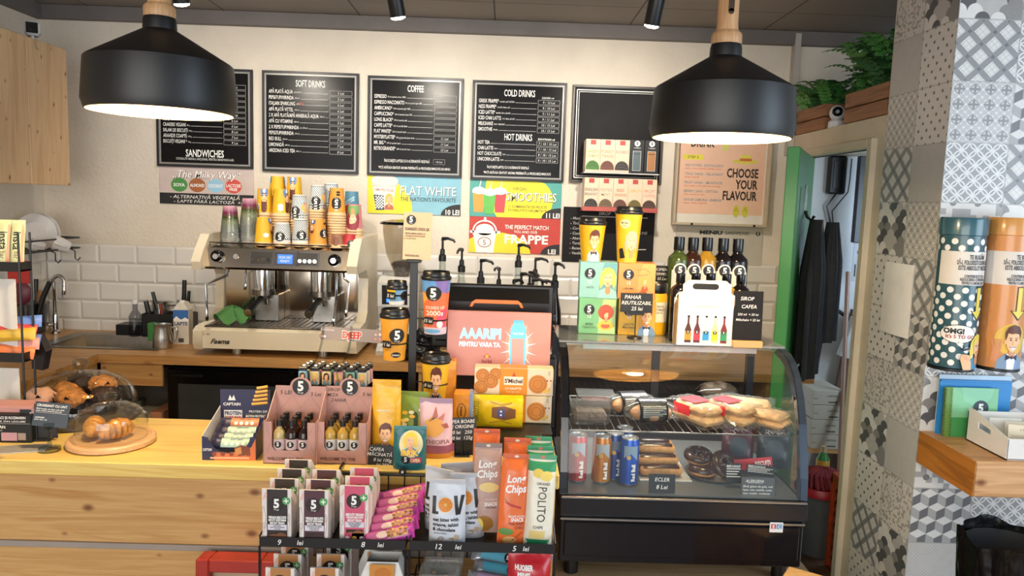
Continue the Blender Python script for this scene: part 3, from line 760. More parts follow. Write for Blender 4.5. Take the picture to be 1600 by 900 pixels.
# ---- posters
def poster(name,label,px,bg,draw,th=.004,group=None,cat='poster'):
    t,q,w,h,xf=board(name,label,px,th=th,bg=bg,cat=cat,group=group)
    q.decal(draw(w,h),xf)
    for ch in [part('sheet',q,t)]: pass
    return t
def d_milky(w,h):
    S=[s_text('„The Milky Way“',0,.80*h,.20*h,ink('#5a4b45'),w=.72*w,bold=.045,shear=.25,l=2),s_text('„The Milky Way“',0,.805*h,.20*h,ink('#f2eeea'),w=.72*w,bold=.012,shear=.25,l=4)]
    for x,c,a,b2 in ((-.29,'#43883f','SOYA',''),(-.10,'#9a5a2c','ALMOND',''),(.095,'#8fbdd9','COCONUT',''),(.285,'#c94a3c','LACTOSE','FREE')):
        S += [s_ell(x*w,.51*h,.088*w,.185*h,ink(c),2,28),s_text(a,x*w,(.53 if b2 else .51)*h,.085*h,wht,bold=.03,maxw=.155*w)]
        if b2: S.append(s_text(b2,x*w,.43*h,.075*h,wht,bold=.03,maxw=.12*w))
    S += [s_rect(-.5*w,0,.5*w,.29*h,ink('#0f0e10'),2),chalk('- ALTERNATIVĂ VEGETALĂ',-.02*w,.20*h,.09*h,w=.74*w),chalk('- LAPTE FĂRĂ LACTOZĂ  +3',.02*w,.08*h,.08*h,w=.74*w)]
    return S
poster('poster','pinkish Milky Way poster with four milk circles under the snack board',(250,261,397,320),mat('paper_pink','#c4b4ae',.5),d_milky)
def price(w,h,s): return [s_ell(.5*w,0,.21*w,.29*h,ink('#17161a'),4,20,PI/2,PI)[:0] or s_poly([(.5*w,0)]+[(.5*w+.21*w*math.cos(a),.29*h*math.sin(a)) for a in [PI/2+i*PI/2/12 for i in range(13)]],ink('#17161a'),4),s_text(s,.415*w,.085*h,.13*h,wht,w=.15*w if len(s) > 4 else .085*w,bold=.03,l=5)]
def d_flat(w,h):
    S=[s_ell(-.30*w,.38*h,.28*w,.62*h,ink('#e6cf2e'),2)[:0] or s_poly([(-.5*w,0),(-.03*w,0)]+[(-.36*w+.34*w*math.cos(a),.10*h+.80*h*math.sin(a)) for a in [i*PI/2/10 for i in range(11)]]+[(-.5*w,h)],ink('#e8d331'),2)]
    cx=-.32*w
    S += [s_poly([(cx-.095*w,.08*h),(cx+.08*w,.10*h),(cx+.125*w,.72*h),(cx-.13*w,.68*h)],ink('#e9e0d6'),3),s_ell(cx,.84*h,.145*w,.15*h,ink('#e7d3cb'),5),s_ell(cx,.74*h,.145*w,.07*h,ink('#d8c2b8'),4),
          s_poly([(cx-.092*w,.08*h),(cx+.0*w,.09*h),(cx-.01*w,.46*h),(cx-.117*w,.48*h)],ink('#23475a'),4)]
    S += dots(cx-.10*w,.12*h,cx-.01*w,.46*h,.03*w,.0095*w,wht,5,8)
    S += s_move(woman('#e0b24a','#b5614a'),cx-.0*w,.10*h,.10*w,ky=.42*h,dl=3)
    S += [s_text('OMG! IT\'S 5 TO GO!',cx,.60*h,.06*h,ink('#a53a2c'),w=.2*w,rot=-.05,bold=.02,l=6)]
    S += [s_text('FLAT WHITE',.155*w,.60*h,.24*h,ink('#20424f'),w=.60*w,bold=.0,l=4),s_text('FLAT WHITE',.15*w,.615*h,.24*h,ink('#f2efe6'),w=.60*w,bold=.0,l=5),s_text('THE NATION\'S FAVOURITE',.15*w,.39*h,.11*h,ink('#2a3d45'),w=.60*w,l=4)]
    return S + price(w,h,'10 LEI')
poster('poster','blue and yellow Flat White poster under the coffee board',(575,274,720,335),mat('paper_blue','#7fb4c6',.45),d_flat)
def d_smooth(w,h):
    S=[s_poly([(.08*w,0)]+[(.08*w+.33*w*math.sin(a),.48*h+.66*h*-math.cos(a)) for a in [i*PI/12 for i in range(0,13)]]+[(-.5*w+.28*w,h),(-.32*w,h),(-.34*w,.6*h),(-.2*w,0)],ink('#e8d932'),2)]
    S[0]=s_poly([(x,min(h,max(0,y))) for x,y in S[0][0]],ink('#e8d932'),2)
    for x,c,l in ((-.40,'#ea9a45',3),(-.17,'#d5484f',3),(-.285,'#62b552',6)):
        y=0 if l == 6 else .04*h;k=h
        S += [s_poly([(x*w-.05*w,y+.08*h),(x*w+.05*w,y+.08*h),(x*w+.068*w,y+.62*h),(x*w-.068*w,y+.62*h)],ink(c),l),s_ell(x*w,y+.66*h,.072*w,.10*h,ink('#eef0ea'),l+1),s_rect(x*w-.075*w,y+.60*h,x*w+.075*w,y+.64*h,ink('#dfe6e2'),l+2),s_line([(x*w,y+.70*h),(x*w+.02*w,y+.94*h)],.01*w,ink('#eef0ea'),l+2)]
    S += [s_text('VIRGIN',.04*w,.78*h,.09*h,ink('#7b7430'),maxw=.15*w,l=4),s_text('SMOOTHIES',.175*w,.56*h,.24*h,ink('#6d6a2a'),w=.55*w,bold=.02,l=4),s_text('SMOOTHIES',.17*w,.575*h,.24*h,ink('#f4f2e6'),w=.55*w,bold=.0,l=5),s_text('O COMBINAȚIE DE FRUCTE',.135*w,.30*h,.07*h,ink('#5f5a1c'),w=.42*w,l=4),s_text('POSIBILITĂȚI NELIMITATE',.135*w,.20*h,.07*h,ink('#5f5a1c'),w=.42*w,l=4)]
    return S + price(w,h,'11 LEI')
poster('poster','teal and yellow Smoothies poster with three plastic cups drawn on it',(734,282,877,340),mat('paper_teal','#4e9e97',.45),d_smooth)
def d_frappe(w,h):
    S=[s_poly([(-.5*w,0),(.18*w,0)]+[(-.2*w+.38*w*math.cos(a),.58*h*math.sin(a)) for a in [i*PI/14 for i in range(1,12)]]+[(-.5*w,.45*h)],ink('#e3cc30'),2)]
    cx=-.33*w
    S += [s_poly([(cx-.09*w,0),(cx+.10*w,0),(cx+.125*w,.55*h),(cx-.125*w,.55*h)],ink('#efe4de'),3),s_rect(cx-.16*w,.54*h,cx+.17*w,.61*h,ink('#f5efe9'),4),s_ring(cx,.60*h,.135*w,.31*h,.016*w,ink('#f5efe9'),4),s_ell(cx,.64*h,.10*w,.16*h,ink('#efe4de'),3),s_rect(cx-.012*w,.86*h,cx+.014*w,.98*h,ink('#f5efe9'),5),
          s_ring(cx,.29*h,.075*w,.145*h,.008*w,ink('#8c3a36'),5),s_text('5',cx,.29*h,.15*h,ink('#6b2f2c'),l=5,bold=.0)]
    S += [s_text('THE PERFECT MATCH',.13*w,.74*h,.115*h,ink('#f0e3da'),w=.48*w,bold=.02,l=4),s_text('YOU AND OUR',.12*w,.61*h,.075*h,ink('#f0e3da'),w=.26*w,l=4),s_text('FRAPPE',.13*w,.41*h,.245*h,ink('#f4ece2'),w=.48*w,bold=.03,l=4)]
    return S + price(w,h,'LEI')
poster('poster','red Frappe poster with a white cup, below the Smoothies poster',(733,340,875,396),mat('paper_red','#b7392f',.45),d_frappe)
def d_choose(w,h):
    S=[s_text('YOUR',-.22*w,.955*h,.10*h,ink('#3a2a24'),xs=.6,bold=.03),s_text('DRINK',-.22*w,.85*h,.095*h,ink('#3a2a24'),xs=.62,bold=.03),s_poly([(.0*w,.77*h),(.055*w,.77*h),(.07*w,.91*h),(-.01*w,.91*h)],ink('#c8cf6a'),2)]
    S += [s_rect(-.43*w,.66*h,-.21*w,.715*h,ink('#dccf3a'),2),s_text('STEP 2',-.32*w,.688*h,.03*h,ink('#5b5220'),l=3)]
    for i,(a,b2) in enumerate((('RED POWER - REVITALIZANT','mere, zmeură, ghimbir, lămâie, miere'),('YING YANG - RELAXANT','lămâie, lavandă'),('FRUIT NINJA - IMUNITATE','kiwi, mango, portocală, fruct și mango'),('BERRY SAN - DETOX','afine, zmeură și mure'),('GINGER SAMURAI - ENERGIE','mango, ananas și ghimbir'))):
        y=(.60-i*.095)*h;S += [s_text(a,-.40*w,y,.028*h,ink('#8d8f96'),align='l',maxw=.42*w,bold=.02),s_text(b2,-.40*w,y-.035*h,.018*h,ink('#cf6a52'),align='l',maxw=.40*w)]
    for i,a in enumerate(('CHOOSE','YOUR','FLAVOUR')): S.append(s_text(a,.41*w,(.53-i*.125)*h,.10*h,ink('#2d2320'),align='r',xs=.60,bold=.03))
    S += [s_ell(.26*w,.655*h,.145*w,.022*h,ink('#d2c54a'),2),s_ell(.26*w,.68*h,.07*w,.055*h,ink('#d9cc52'),3),s_rect(.195*w,.66*h,.325*w,.69*h,ink('#c46a3a'),4),
          s_ell(.19*w,.105*h,.035*w,.065*h,ink('#c9c13e'),3),s_ell(.29*w,.105*h,.035*w,.065*h,ink('#c9c13e'),3),s_line([(.17*w,.10*h),(.19*w,.14*h),(.21*w,.10*h)],.006*w,ink('#8a8330'),4),s_line([(.27*w,.10*h),(.29*w,.14*h),(.31*w,.10*h)],.006*w,ink('#8a8330'),4)]
    return s_move(S,0,.06*h,1,ky=.94)
t,q,w,h,xf=board('framed_poster','framed peach Choose Your Flavour poster beside the green door',(1052,196,1199,353),th=.012,bg=mat('paper_white','#d8d2c6',.5),cat='poster')
q.decal([s_rect(-.46*w,.115*h,.46*w,.97*h,ink('#e2b79c'),1)]+s_move(d_choose(w,h),0,0,.96,dl=1),xf);part('sheet',q,t)
f=MB();e=.013;fm=mat('frame_pale_wood','#b6a58c',.4)
for a in ((0,0,w,e),(0,h-e,w,h),(0,e,e,h-e),(w-e,e,w,h-e)): f.box(a[0]-w/2,-.05,a[1],a[2]-w/2,-.0005,a[3],fm,.002)
fr=part('frame',f,t,'pale wooden box frame')
for x in (-.30*w,.36*w):
    f=MB();f.box(x-.006,-.053,.001,x+.006,-.0505,.012,black_pl,.001);part('clip',f,fr)
f=MB();f.add([(-w/2+e,-.046,e),(w/2-e,-.046,e),(w/2-e,-.046,h-e),(-w/2+e,-.046,h-e)],[(0,1,2,3)],clear('poster_glass',ior=1.25));part('glass',f,t)
poster('poster','white sandwich menu sheet on the wall behind the syrup bottles',(1051,355,1186,545),mat('paper_grey','#b9b2a6',.5),lambda w,h: [s_text('MENIU',-.10*w,.957*h,.03*h,ink('#1a1918'),w=.26*w,bold=.05),s_text('SANDWICHES',.20*w,.957*h,.026*h,ink('#2d2b29'),w=.27*w)]+five(.44*w,.957*h,.018*h,small=False))
def d_sirop(w,h):
    S=[chalk('SIROP',-.05*w,.90*h,.06*h,wht2)]
    for i,a in enumerate(('- Mentă','- Tiramisu','- Caramel','- Cacao','- Alune','- Turtă','- Banane','- Vanilie')): S.append(chalk(a,-.42*w,(.80-i*.09)*h,.05*h,wht2,align='l'))
    S += [chalk('ALUNE',.36*w,.57*h,.05*h,wht2),s_line([(.1*w,.25*h),(.42*w,.27*h)],.004,wht2),s_line([(-.3*w,.84*h),(.42*w,.84*h)],.003,wht2)]
    return S
poster('chalk_board','small slate board with chalked syrup list behind the yellow cups',(879,325,1021,411),chalk_slate,d_sirop,th=.012,cat='chalk board')

# ---- tea packets on a wall shelf
sh=aty(967,331,3.74)
t=thing('tea_shelf','two-tier tea packet holder on the wall under the empty chalk board','shelf',(sh.x,WY-.002,sh.z))
q=MB();q.box(-.185,-.135,0,.185,-.01,.004,mat('tray_red','#b0524a',.4));q.box(-.185,-.137,0,.185,-.133,.022,MATS['tray_red'],.001);part('tray',q,t,'red lower tray')
q=MB();q.box(-.185,-.135,.185,.185,-.01,.189,mat('clear_acrylic','#e8e4de',.2));q.box(-.185,-.01,0,.185,-.001,.36,MATS['clear_acrylic']);part('rack',q,t)
def tea(col,leaf,name,namec,label,x,z):
    o=thing('tea_packet',label,'tea',(sh.x+x,WY-.137,sh.z+z),group='tea packets on the wall shelf')
    q=MB();w,h=.071,.158;q.box(-w/2,.006,0,w/2,.115,h,mat('tea_card','#d9bfa6',.5),.002)
    S=[s_rect(-w/2+.001,.022,w/2-.001,h-.001,ink('#e0c6ac'),1),s_rect(-.013,h-.026,.013,h-.004,ink('#b8433d'),2),s_text(name[0],0,h-.058,.015,ink(namec),maxw=w*.86,l=2)]
    if len(name) > 1: S.append(s_text(name[1],0,h-.08,.014,ink(namec),maxw=w*.86,l=2))
    S += [s_poly([(-.033,.012)]+[(.033*math.cos(a),.02+.036*math.sin(a)) for a in [PI-i*PI/12 for i in range(13)]]+[(.033,.012)],ink(leaf),2)]
    for k in range(5): S.append(s_line([(-.026+.003*k,.022+.006*k),(0,.028+.006*k),(.026-.003*k,.021+.006*k)],.0016,ink('#1e1612' if k % 2 else '#6b5a48'),3))
    S += [s_rect(-w/2,.0,w/2,.011,ink('#dcb9a6'),2)]
    q.decal(S,front(.006));part('packet',q,o)
lx=[-.143,-.0715,0,.0715,.143]
for i,(lf,nm,nc,lb) in enumerate((('#3f7a2c',('GREEN','JASMINE'),'#98a56a','tea packet with green leaf mound, top shelf'),('#6d3b2c',('FOREST','TRAISE'),'#c4895a','tea packet with reddish leaf mound, top shelf'),('#2f2c2c',('ROOIBOS',),'#8c7a6c','tea packet with dark leaf mound, top shelf middle'))): tea(0,lf,nm,nc,lb,lx[i],.19)
for i,(lf,nm,nc,lb) in enumerate((('#24242a',('ENGLISH','BREAKFAST'),'#5a5250','English Breakfast tea packet, first on the lower tray'),('#6f5a3d',('PEPPER','MINT'),'#a9a184','tea packet with tan leaf mound, second on the lower tray'),('#6a3e30',('RED','ORANGE'),'#bb6a44','Red Orange tea packet in the middle of the lower tray'),('#74682a',('LEMON',),'#cdb46a','tea packet with olive leaf mound, fourth on the lower tray'),('#4d3026',('FRUIT','COCKTAIL'),'#c08a70','tea packet with brown leaf mound, last on the lower tray'))): tea(0,lf,nm,nc,lb,lx[i],.005)
for x,c,lb in ((lx[3],'#55666b','black tumbler box showing a grey bottle, top shelf'),(lx[4],'#a5713f','black tumbler box showing an amber bottle, top shelf end')):
    o=thing('tumbler_box',lb,'box',(sh.x+x,WY-.137,sh.z+.19),group='tumbler boxes beside the tea packets')
    q=MB();q.box(-.0355,.006,0,.0355,.10,.162,mat('box_black','#1b1a1c',.4),.002)
    S=[s_circ(0,.143,.014,wht,2),s_text('5',0,.144,.014,BLK,bold=.04),s_rect(-.02,.012,.02,.108,wht2,2),s_rect(-.018,.014,.018,.106,ink(c),3),s_rect(-.018,.092,.018,.095,ink('#2a2a2a'),4),s_text('TUMBLER',0,.122,.006,wht2,l=2)]
    q.decal(S,front(.006));part('packet',q,o)

# ================================================================ wall cabinet, cameras
cab=thing('wall_cabinet','knotty pine wall cabinet high on the left wall','cabinet',(-1.99,3.0,1.63))
q=MB();q.box(WX0+.002-(-1.99),-1.05,0,-.022,.505,.605,pine_v,.002);part('body',q,cab)
for y0,y1 in ((-1.05,-.42),(-.418,.215),(.217,.505)):
    q=MB();q.box(-.021,y0+.001,0,0,y1-.001,.605,pine_v,.002);d=part('door',q,cab)
q=MB();q.tube([(.004,.27,.605),(.004,.27,.585),(.007,.275,.57),(.004,.30,.565)],.0015,steel,6);part('hook',q,cab,'small bent wire hook')
cw=mat('camera_white','#d5d5d6',.35);lens_b=mat('lens_black','#08080a',.12)
p=Vector((-2.05,3.36,2.238))
t=thing('security_camera','small white security camera standing on the pine cabinet','camera',p)
q=MB();q.cyl((0,0,0),.022,.008,cw,20);q.cyl((0,0,.008),.006,.02,cw,12);part('stand',q,t)
q=MB();q.T=Matrix.Translation((0,0,.055)) @ Matrix.Rotation(.5,4,'Z');q.box(-.03,-.03,-.03,.03,.05,.03,cw,.012);q.box(-.022,-.033,-.022,.022,-.029,.022,lens_b,.003);q.cyl((0,-.036,0),.010,.004,lens_b,18,'Y');part('head',q,t)
# ================================================================ back worktop: sink corner
basin_m=mat('sink_steel','#857e75',.32,1.,var=.1,scale=30)
t=thing('sink','steel sink basin let into the corner of the back worktop','sink',(-1.84,3.57,BZ))
q=MB();X0,X1,Y0,Y1=-.285,.285,-.195,.195;ix0,ix1,iy0,iy1,dz=-.22,.25,-.15,.14,-.13
vs=[(X0,Y0,.003),(X1,Y0,.003),(X1,Y1,.003),(X0,Y1,.003),(ix0,iy0,.002),(ix1,iy0,.002),(ix1,iy1,.002),(ix0,iy1,.002),(ix0+.03,iy0+.03,dz),(ix1-.03,iy0+.03,dz),(ix1-.03,iy1-.03,dz),(ix0+.03,iy1-.03,dz)]
q.add(vs,[(0,1,5,4),(1,2,6,5),(2,3,7,6),(3,0,4,7),(4,5,9,8),(5,6,10,9),(6,7,11,10),(7,4,8,11),(8,9,10,11)],basin_m);part('basin',q,t)
q=MB();q.lathe([(.028,0),(.028,.006),(.012,.004)],chrome,18,(0,0,dz+.001));part('drain',q,t)
fp=atz(135,508,BZ)
t=thing('faucet','chrome swan-neck tap at the back of the sink','tap',(fp.x,3.70,BZ+.003))
q=MB();q.lathe([(.022,0),(.022,.012),(.014,.02),(.014,.09),(.011,.1)],chrome,18);pts=[(0,0,.09),(0,0,.26)]+arc((.028,-.01,.26),.028,PI,0.1,9)+[(.058,-.02,.215)]
q.tube(pts,.010,chrome,12);q.lathe([(.011,0),(.011,.02)],chrome,12,(.058,-.02,.198));part('spout',q,t)
q=MB();q.tube([(0,0,.045),(-.05,-.03,.052),(-.085,-.035,.055)],[.011,.011,.008],chrome,10);part('lever',q,t)
# dish rack with plates and hanging mugs on the left wall
wire=black_m;china=mat('white_china','#cfcbc8',.15,var=.04)
dr=aty(60,398,3.55)
t=thing('dish_rack','wire dish rack with hooks on the left wall under the cabinet','rack',(WX0+.001,3.42,1.33))
q=MB()
for z in (0,.05): q.tube([(0,-.28,z),(.24,-.28,z),(.24,.3,z),(0,.3,z)],.004,wire,6)
for i in range(9): q.tube([(.01,-.26+i*.065,0),(.24,-.26+i*.065,0)],.0025,wire,6)
part('tray',q,t)
for y in (.06,.22):
    q=MB();q.tube([(.24,y,0),(.262,y,-.01),(.262,y,-.045),(.275,y,-.055),(.287,y,-.04)],.003,wire,6);part('hook',q,t)
def plate(px,py,y,r,label,rx=.12,rz=.25):
    p=aty(px,py,y);q=MB();q.lathe([(.001,.006),(r*.58,.006),(r*.64,.010),(r,.020),(r,.023),(r*.62,.014),(.001,.011)],china,40,axis='Y',cap0=False,cap1=False)
    q.T=Matrix.Identity(4)
    o=single('dinner_plate',q,label,'plate',p,group='plates in the dish rack',rot=(rx,0,rz));return o
plate(54,364,3.56,.088,'large white plate standing in front in the dish rack')
plate(58,364,3.60,.094,'large white plate standing behind the front one in the dish rack')
def mug(px,py,y,k,rot,label):
    p=aty(px,py,y);q=MB();q.lathe([(.001,.003),(.028,.003),(.032,.008),(.040,.05),(.041,.085),(.038,.085),(.036,.05),(.028,.012),(.001,.010)],china,26,cap0=False,cap1=False)
    t=thing('coffee_mug',label,'mug',p,rot=rot,group='mugs hanging under the dish rack');q2=part('body',q,t)
    h=MB();h.tube([(.038,0,.07),(.06,0,.072),(.068,0,.05),(.06,0,.028),(.036,0,.025)],.005,china,8);part('handle',h,t);t.scale=(k,k,k);return t
mug(110,388,3.58,.85,(1.15,0,-1.05),'white mug hanging from the rack hook nearest the back wall tiles')
mug(70,387,3.52,.70,(1.25,0,-.8),'small white cup hanging beside the larger mug')
# tools at the left of the sink
clear_pl=clear('clear_plastic','#d8dade',ior=1.35,rough=.08,absorb=.88)
p=atz(88,515,BZ)
t=thing('utensil_tub','clear plastic tub of kitchen tools left of the tap','tub',(p.x+.0,3.60,BZ))
q=MB();q.lathe([(.001,.002),(.062,.002),(.085,.17),(.088,.17),(.064,0)],clear_pl,28,cap0=False,cap1=False);part('body',q,t)
tub=Vector((p.x,3.60,BZ))
def tool(label,pts,r,mt,head=None,name='kitchen_spoon',cat='utensil'):
    o=thing(name,label,cat,tub,group='tools in the clear tub');q=MB();q.tube(pts,r,mt,8);part('handle',q,o)
    if head: q=MB();head(q);part('head',q,o)
maroon=mat('maroon_plastic','#5d1f33',.45)
tool('maroon round-headed ladle in the clear tub',[(-.02,.0,.012),(-.025,-.005,.15)],.006,maroon,lambda q: q.ball((-.03,-.02,.215),(.062,.022,.062),maroon,18,10),'ladle')
tool('thick black-handled tool leaning right out of the clear tub',[(.03,-.03,.02),(.09,-.03,.20),(.125,-.03,.275)],[.010,.013,.012],black_pl,None,'whisk_handle')
tool('short black-handled tool standing in the clear tub',[(.01,.02,.012),(.028,.02,.20),(.03,.02,.28)],[.006,.008,.010],black_pl,None,'scraper')
tool('wooden spatula in the clear tub',[(.02,0,.012),(.05,0,.15)],.006,pine,lambda q: q.ball((.058,0,.19),(.018,.006,.042),mat('spatula_wood','#8d6038',.6),12,8),'spatula')
# red cloth and apron strap behind the snack stand
q=MB();q.box(-.05,-.004,-.05,.05,.004,.05,mat('red_cloth','#a82f28',.8,bump=.4),.003)
p=aty(30,425,3.3);single('red_packet',q,'red packet on the left wall behind the snack stand','packet',(p.x,3.3,p.z))
# black cutlery caddy by the tap
p=atz(200,505,BZ)
t=thing('cutlery_caddy','black caddy full of black-handled tools behind the sink','caddy',(-1.66,3.76,BZ))
q=MB();q.box(-.115,-.06,0,.115,-.054,.115,black_pl,.002);q.box(-.115,.054,0,.115,.06,.115,black_pl,.002);q.box(-.115,-.06,0,-.109,.06,.115,black_pl,.002);q.box(.109,-.06,0,.115,.06,.115,black_pl,.002);q.box(-.115,-.06,0,.115,.06,.006,black_pl);q.box(-.25,-.05,0,-.116,.05,.055,black_pl,.004);part('body',q,t)
for (x,y,dx,l,r,mt,lb) in ((-.09,0,-.03,.17,.013,black_pl,'fat black-handled tool at the left of the black caddy'),(-.05,.02,-.045,.215,.010,black_pl,'black knife handle leaning left in the black caddy'),(-.02,-.02,-.02,.16,.009,mat('red_handle','#7d2723',.5),'red-handled tool in the black caddy'),(.03,0,.012,.18,.008,mat('grey_handle','#6e6a60',.5),'grey-handled tool in the black caddy'),(.06,.01,.01,.28,.012,black_pl,'tallest black tongs standing in the black caddy'),(.085,-.02,.02,.23,.009,black_pl,'black tool leaning at the right of the caddy')):
    q=MB();q.tube([(x,y,.01),(x+dx*.5,y,l*.6),(x+dx,y,l)],[r*.5,r,r*.9],mt,8);single('kitchen_knife',q,lb,'utensil',(-1.66,3.76,BZ),group='tools in the black caddy')
# jugs, milk, cups
def jug(px,py,y,h,r,label,face=0.):
    p=atz(px,py,BZ);t=thing('milk_jug',label,'jug',(p.x,p.y,BZ),rz=face,group='steel milk jugs on the back worktop')
    q=MB();q.lathe([(.001,.002),(r,.002),(r*1.02,.01),(r*.98,h*.5),(r*.80,h*.82),(r*.86,h),(r*.83,h),(r*.77,h*.82),(r*.95,h*.5),(.001,.006)],steel,28,cap0=False,cap1=False)
    q.add([(-r*.2,-r*.83,h*.95),(r*.2,-r*.83,h*.95),(0,-r*1.15,h*1.02)],[(0,1,2)],steel);part('body',q,t)
    q=MB();q.tube([(r*.85,0,h*.86),(r*1.45,0,h*.88),(r*1.5,0,h*.7),(r*1.3,0,h*.35),(r*1.0,0,h*.25)],.005,steel,8);part('handle',q,t);return t
jug(255,543,3.4,.11,.044,'small steel milk jug in front of the milk carton')
jug(252,520,3.5,.165,.052,'tall steel milk jug behind the small jug',.2)
p=atz(287,536,BZ)
t=thing('milk_carton','white and blue milk carton beside the coffee machine','carton',(p.x,p.y,BZ),rz=.1)
q=MB();w=.035;q.box(-w,-w,0,w,w,.165,mat('carton_white','#d6cfc4',.4),.002);q.prism([(-w,.165),(w,.165),(w*.4,.198),(-w*.4,.198)],-w,w,MATS['carton_white']);q.decal([s_rect(-w+.001,.12,w-.001,.164,ink('#2b62a8')),s_poly([(-w+.001,.12),(-.02,.135),(0,.118),(.02,.13),(w-.001,.12),(w-.001,.112),(-w+.001,.112)],wht,2),s_text('LAPTE',0,.10,.016,ink('#24467a'),bold=.03),s_rect(-.012,.01,.012,.03,ink('#4a4845'),2)],front(-w));part('body',q,t)
q=MB();q.cyl((0,-.01,.185),.014,.022,mat('cap_white','#dcdcdc',.4),18);part('cap',q,t)
def simple_cup(px,py,h,r0,r1,mt,name,label,cat):
    p=atz(px,py,BZ);q=MB();q.lathe([(r0,0),(r1,h),(r1-.003,h),(r0-.003,.006),(.001,.006)],mt,26,cap1=False);return single(name,q,label,cat,(p.x,p.y,BZ))
simple_cup(321,517,.115,.036,.040,black_pl,'black_tumbler','black tumbler between the milk carton and the coffee machine','tumbler')
q=MB();q.box(-.02,-.02,0,.02,.02,.085,mat('green_card','#3e7d3a',.5),.002);p=atz(303,508,BZ);single('green_box',q,'small green box behind the milk carton','box',(p.x-.01,3.62,BZ))
q=MB();q.lathe([(.03,0),(.03,.10),(.012,.13),(.012,.16)],clear_pl,18);q.cyl((0,0,.16),.014,.02,mat('cap_white','#dcdcdc',.4),14);p=atz(266,505,BZ);single('clear_bottle',q,'clear bottle with white cap behind the tall jug','bottle',(p.x,3.72,BZ))

# ================================================================ coffee machine
cream=mat('machine_cream','#d8ccb4',.32,var=.04,scale=4,coat=.3)
EX0,EX1=-1.315,-.68
ecx=(EX0+EX1)/2;EY=3.30
t=thing('espresso_machine','cream and chrome two-group coffee machine with cups on top','coffee machine',(ecx,EY,BZ))
hw=(EX1-EX0)/2
q=MB();prof=[(.0,.035),(.0,.115),(.02,.128),(.52,.128),(.52,.03),(.02,.03)]
q.prism(prof,-hw-.035,hw+.03,cream,'YZ');base=part('base',q,t)
q=MB();q.decal([s_text('Faema',-hw+.075,.068,.022,BLK,bold=.03,shear=.45,w=.085),s_ring(-hw+.0,.098,.006,.006,.002,BLK),s_rect(-hw+.015,.095,-hw+.03,.101,ink('#8d8474'))],front(0));part('lettering',q,base)
q=MB();q.box(-hw,.015,.128,hw,.27,.134,mat('drip_tray','#5a5149',.3,.8),.002)
for i in range(24): q.box(-hw+.02+i*(2*hw-.04)/24,.03,.134,-hw+.02+i*(2*hw-.04)/24+.012,.255,.1365,mat('tray_slat','#6b6056',.3,.9))
part('drip_tray',q,t)
q=MB();q.box(-hw,.27,.128,hw,.285,.42,mat('mirror_steel','#bdb3a6',.10,1.,var=.05,scale=3));part('splash_panel',q,t,'mirror steel back panel')
q=MB();q.box(-hw+.0,.285,.13,hw,.52,.485,cream,.006);part('body',q,t)
# head with controls
head=MB();head.prism([(.035,.385),(.03,.395),(.05,.478),(.07,.490),(.52,.490),(.52,.39)],-hw,hw,mat('head_chrome','#cfc4b5',.14,1.,var=.04,scale=2),'YZ');hd=part('head',head,t)
def hfront(x,z): return .03+(z-.395)*.24
hx=lambda u,v,h: (u,hfront(u,v)-h*1.0,v)
def knob(x,z):
    q=MB();q.lathe([(.027,0),(.028,-.01),(.024,-.026),(.018,-.03)],black_gloss,22,(x,hfront(x,z),z),'Y');q.cyl((x,hfront(x,z)-.034,z),.012,.006,chrome,18,'Y');part('steam_knob',q,t)
knob(-hw+.055,.443);knob(hw-.065,.440)
for x,w in ((-hw+.245,.10),(hw-.185,.10)):
    q=MB();q.decal([s_rect(x-w/2,.408,x+w/2,.472,chrome,4),s_rect(x-w/2+.006,.414,x+w/2-.006,.466,ink('#2b2927'),6)],hx,eps=.0006)
    for k in range(4): q.cyl((x-.033+k*.022,hfront(x,.44)-.008,.432),.0085,.006,chrome,14,'Y')
    part('button_panel',q,t)
q=MB();x=.035;q.decal([s_rect(x-.06,.405,x+.06,.474,chrome,4),s_rect(x-.052,.411,x+.052,.468,ink('#3c3a3c'),6),s_rect(x-.033,.418,x+.033,.458,mat('display_blue','#2a62e8',.4,var=0,emit=.9,emitc='#2e6cf0'),8),s_text('12:34 25C',x,.446,.010,wht,l=9,maxw=.056),s_text('READY',x,.430,.010,wht,l=9)],hx,eps=.0006);part('display',q,t)
q=MB();q.cyl((-hw+.135,hfront(0,.44)-.004,.443),.012,.006,chrome,18,'Y');part('gauge',q,t)
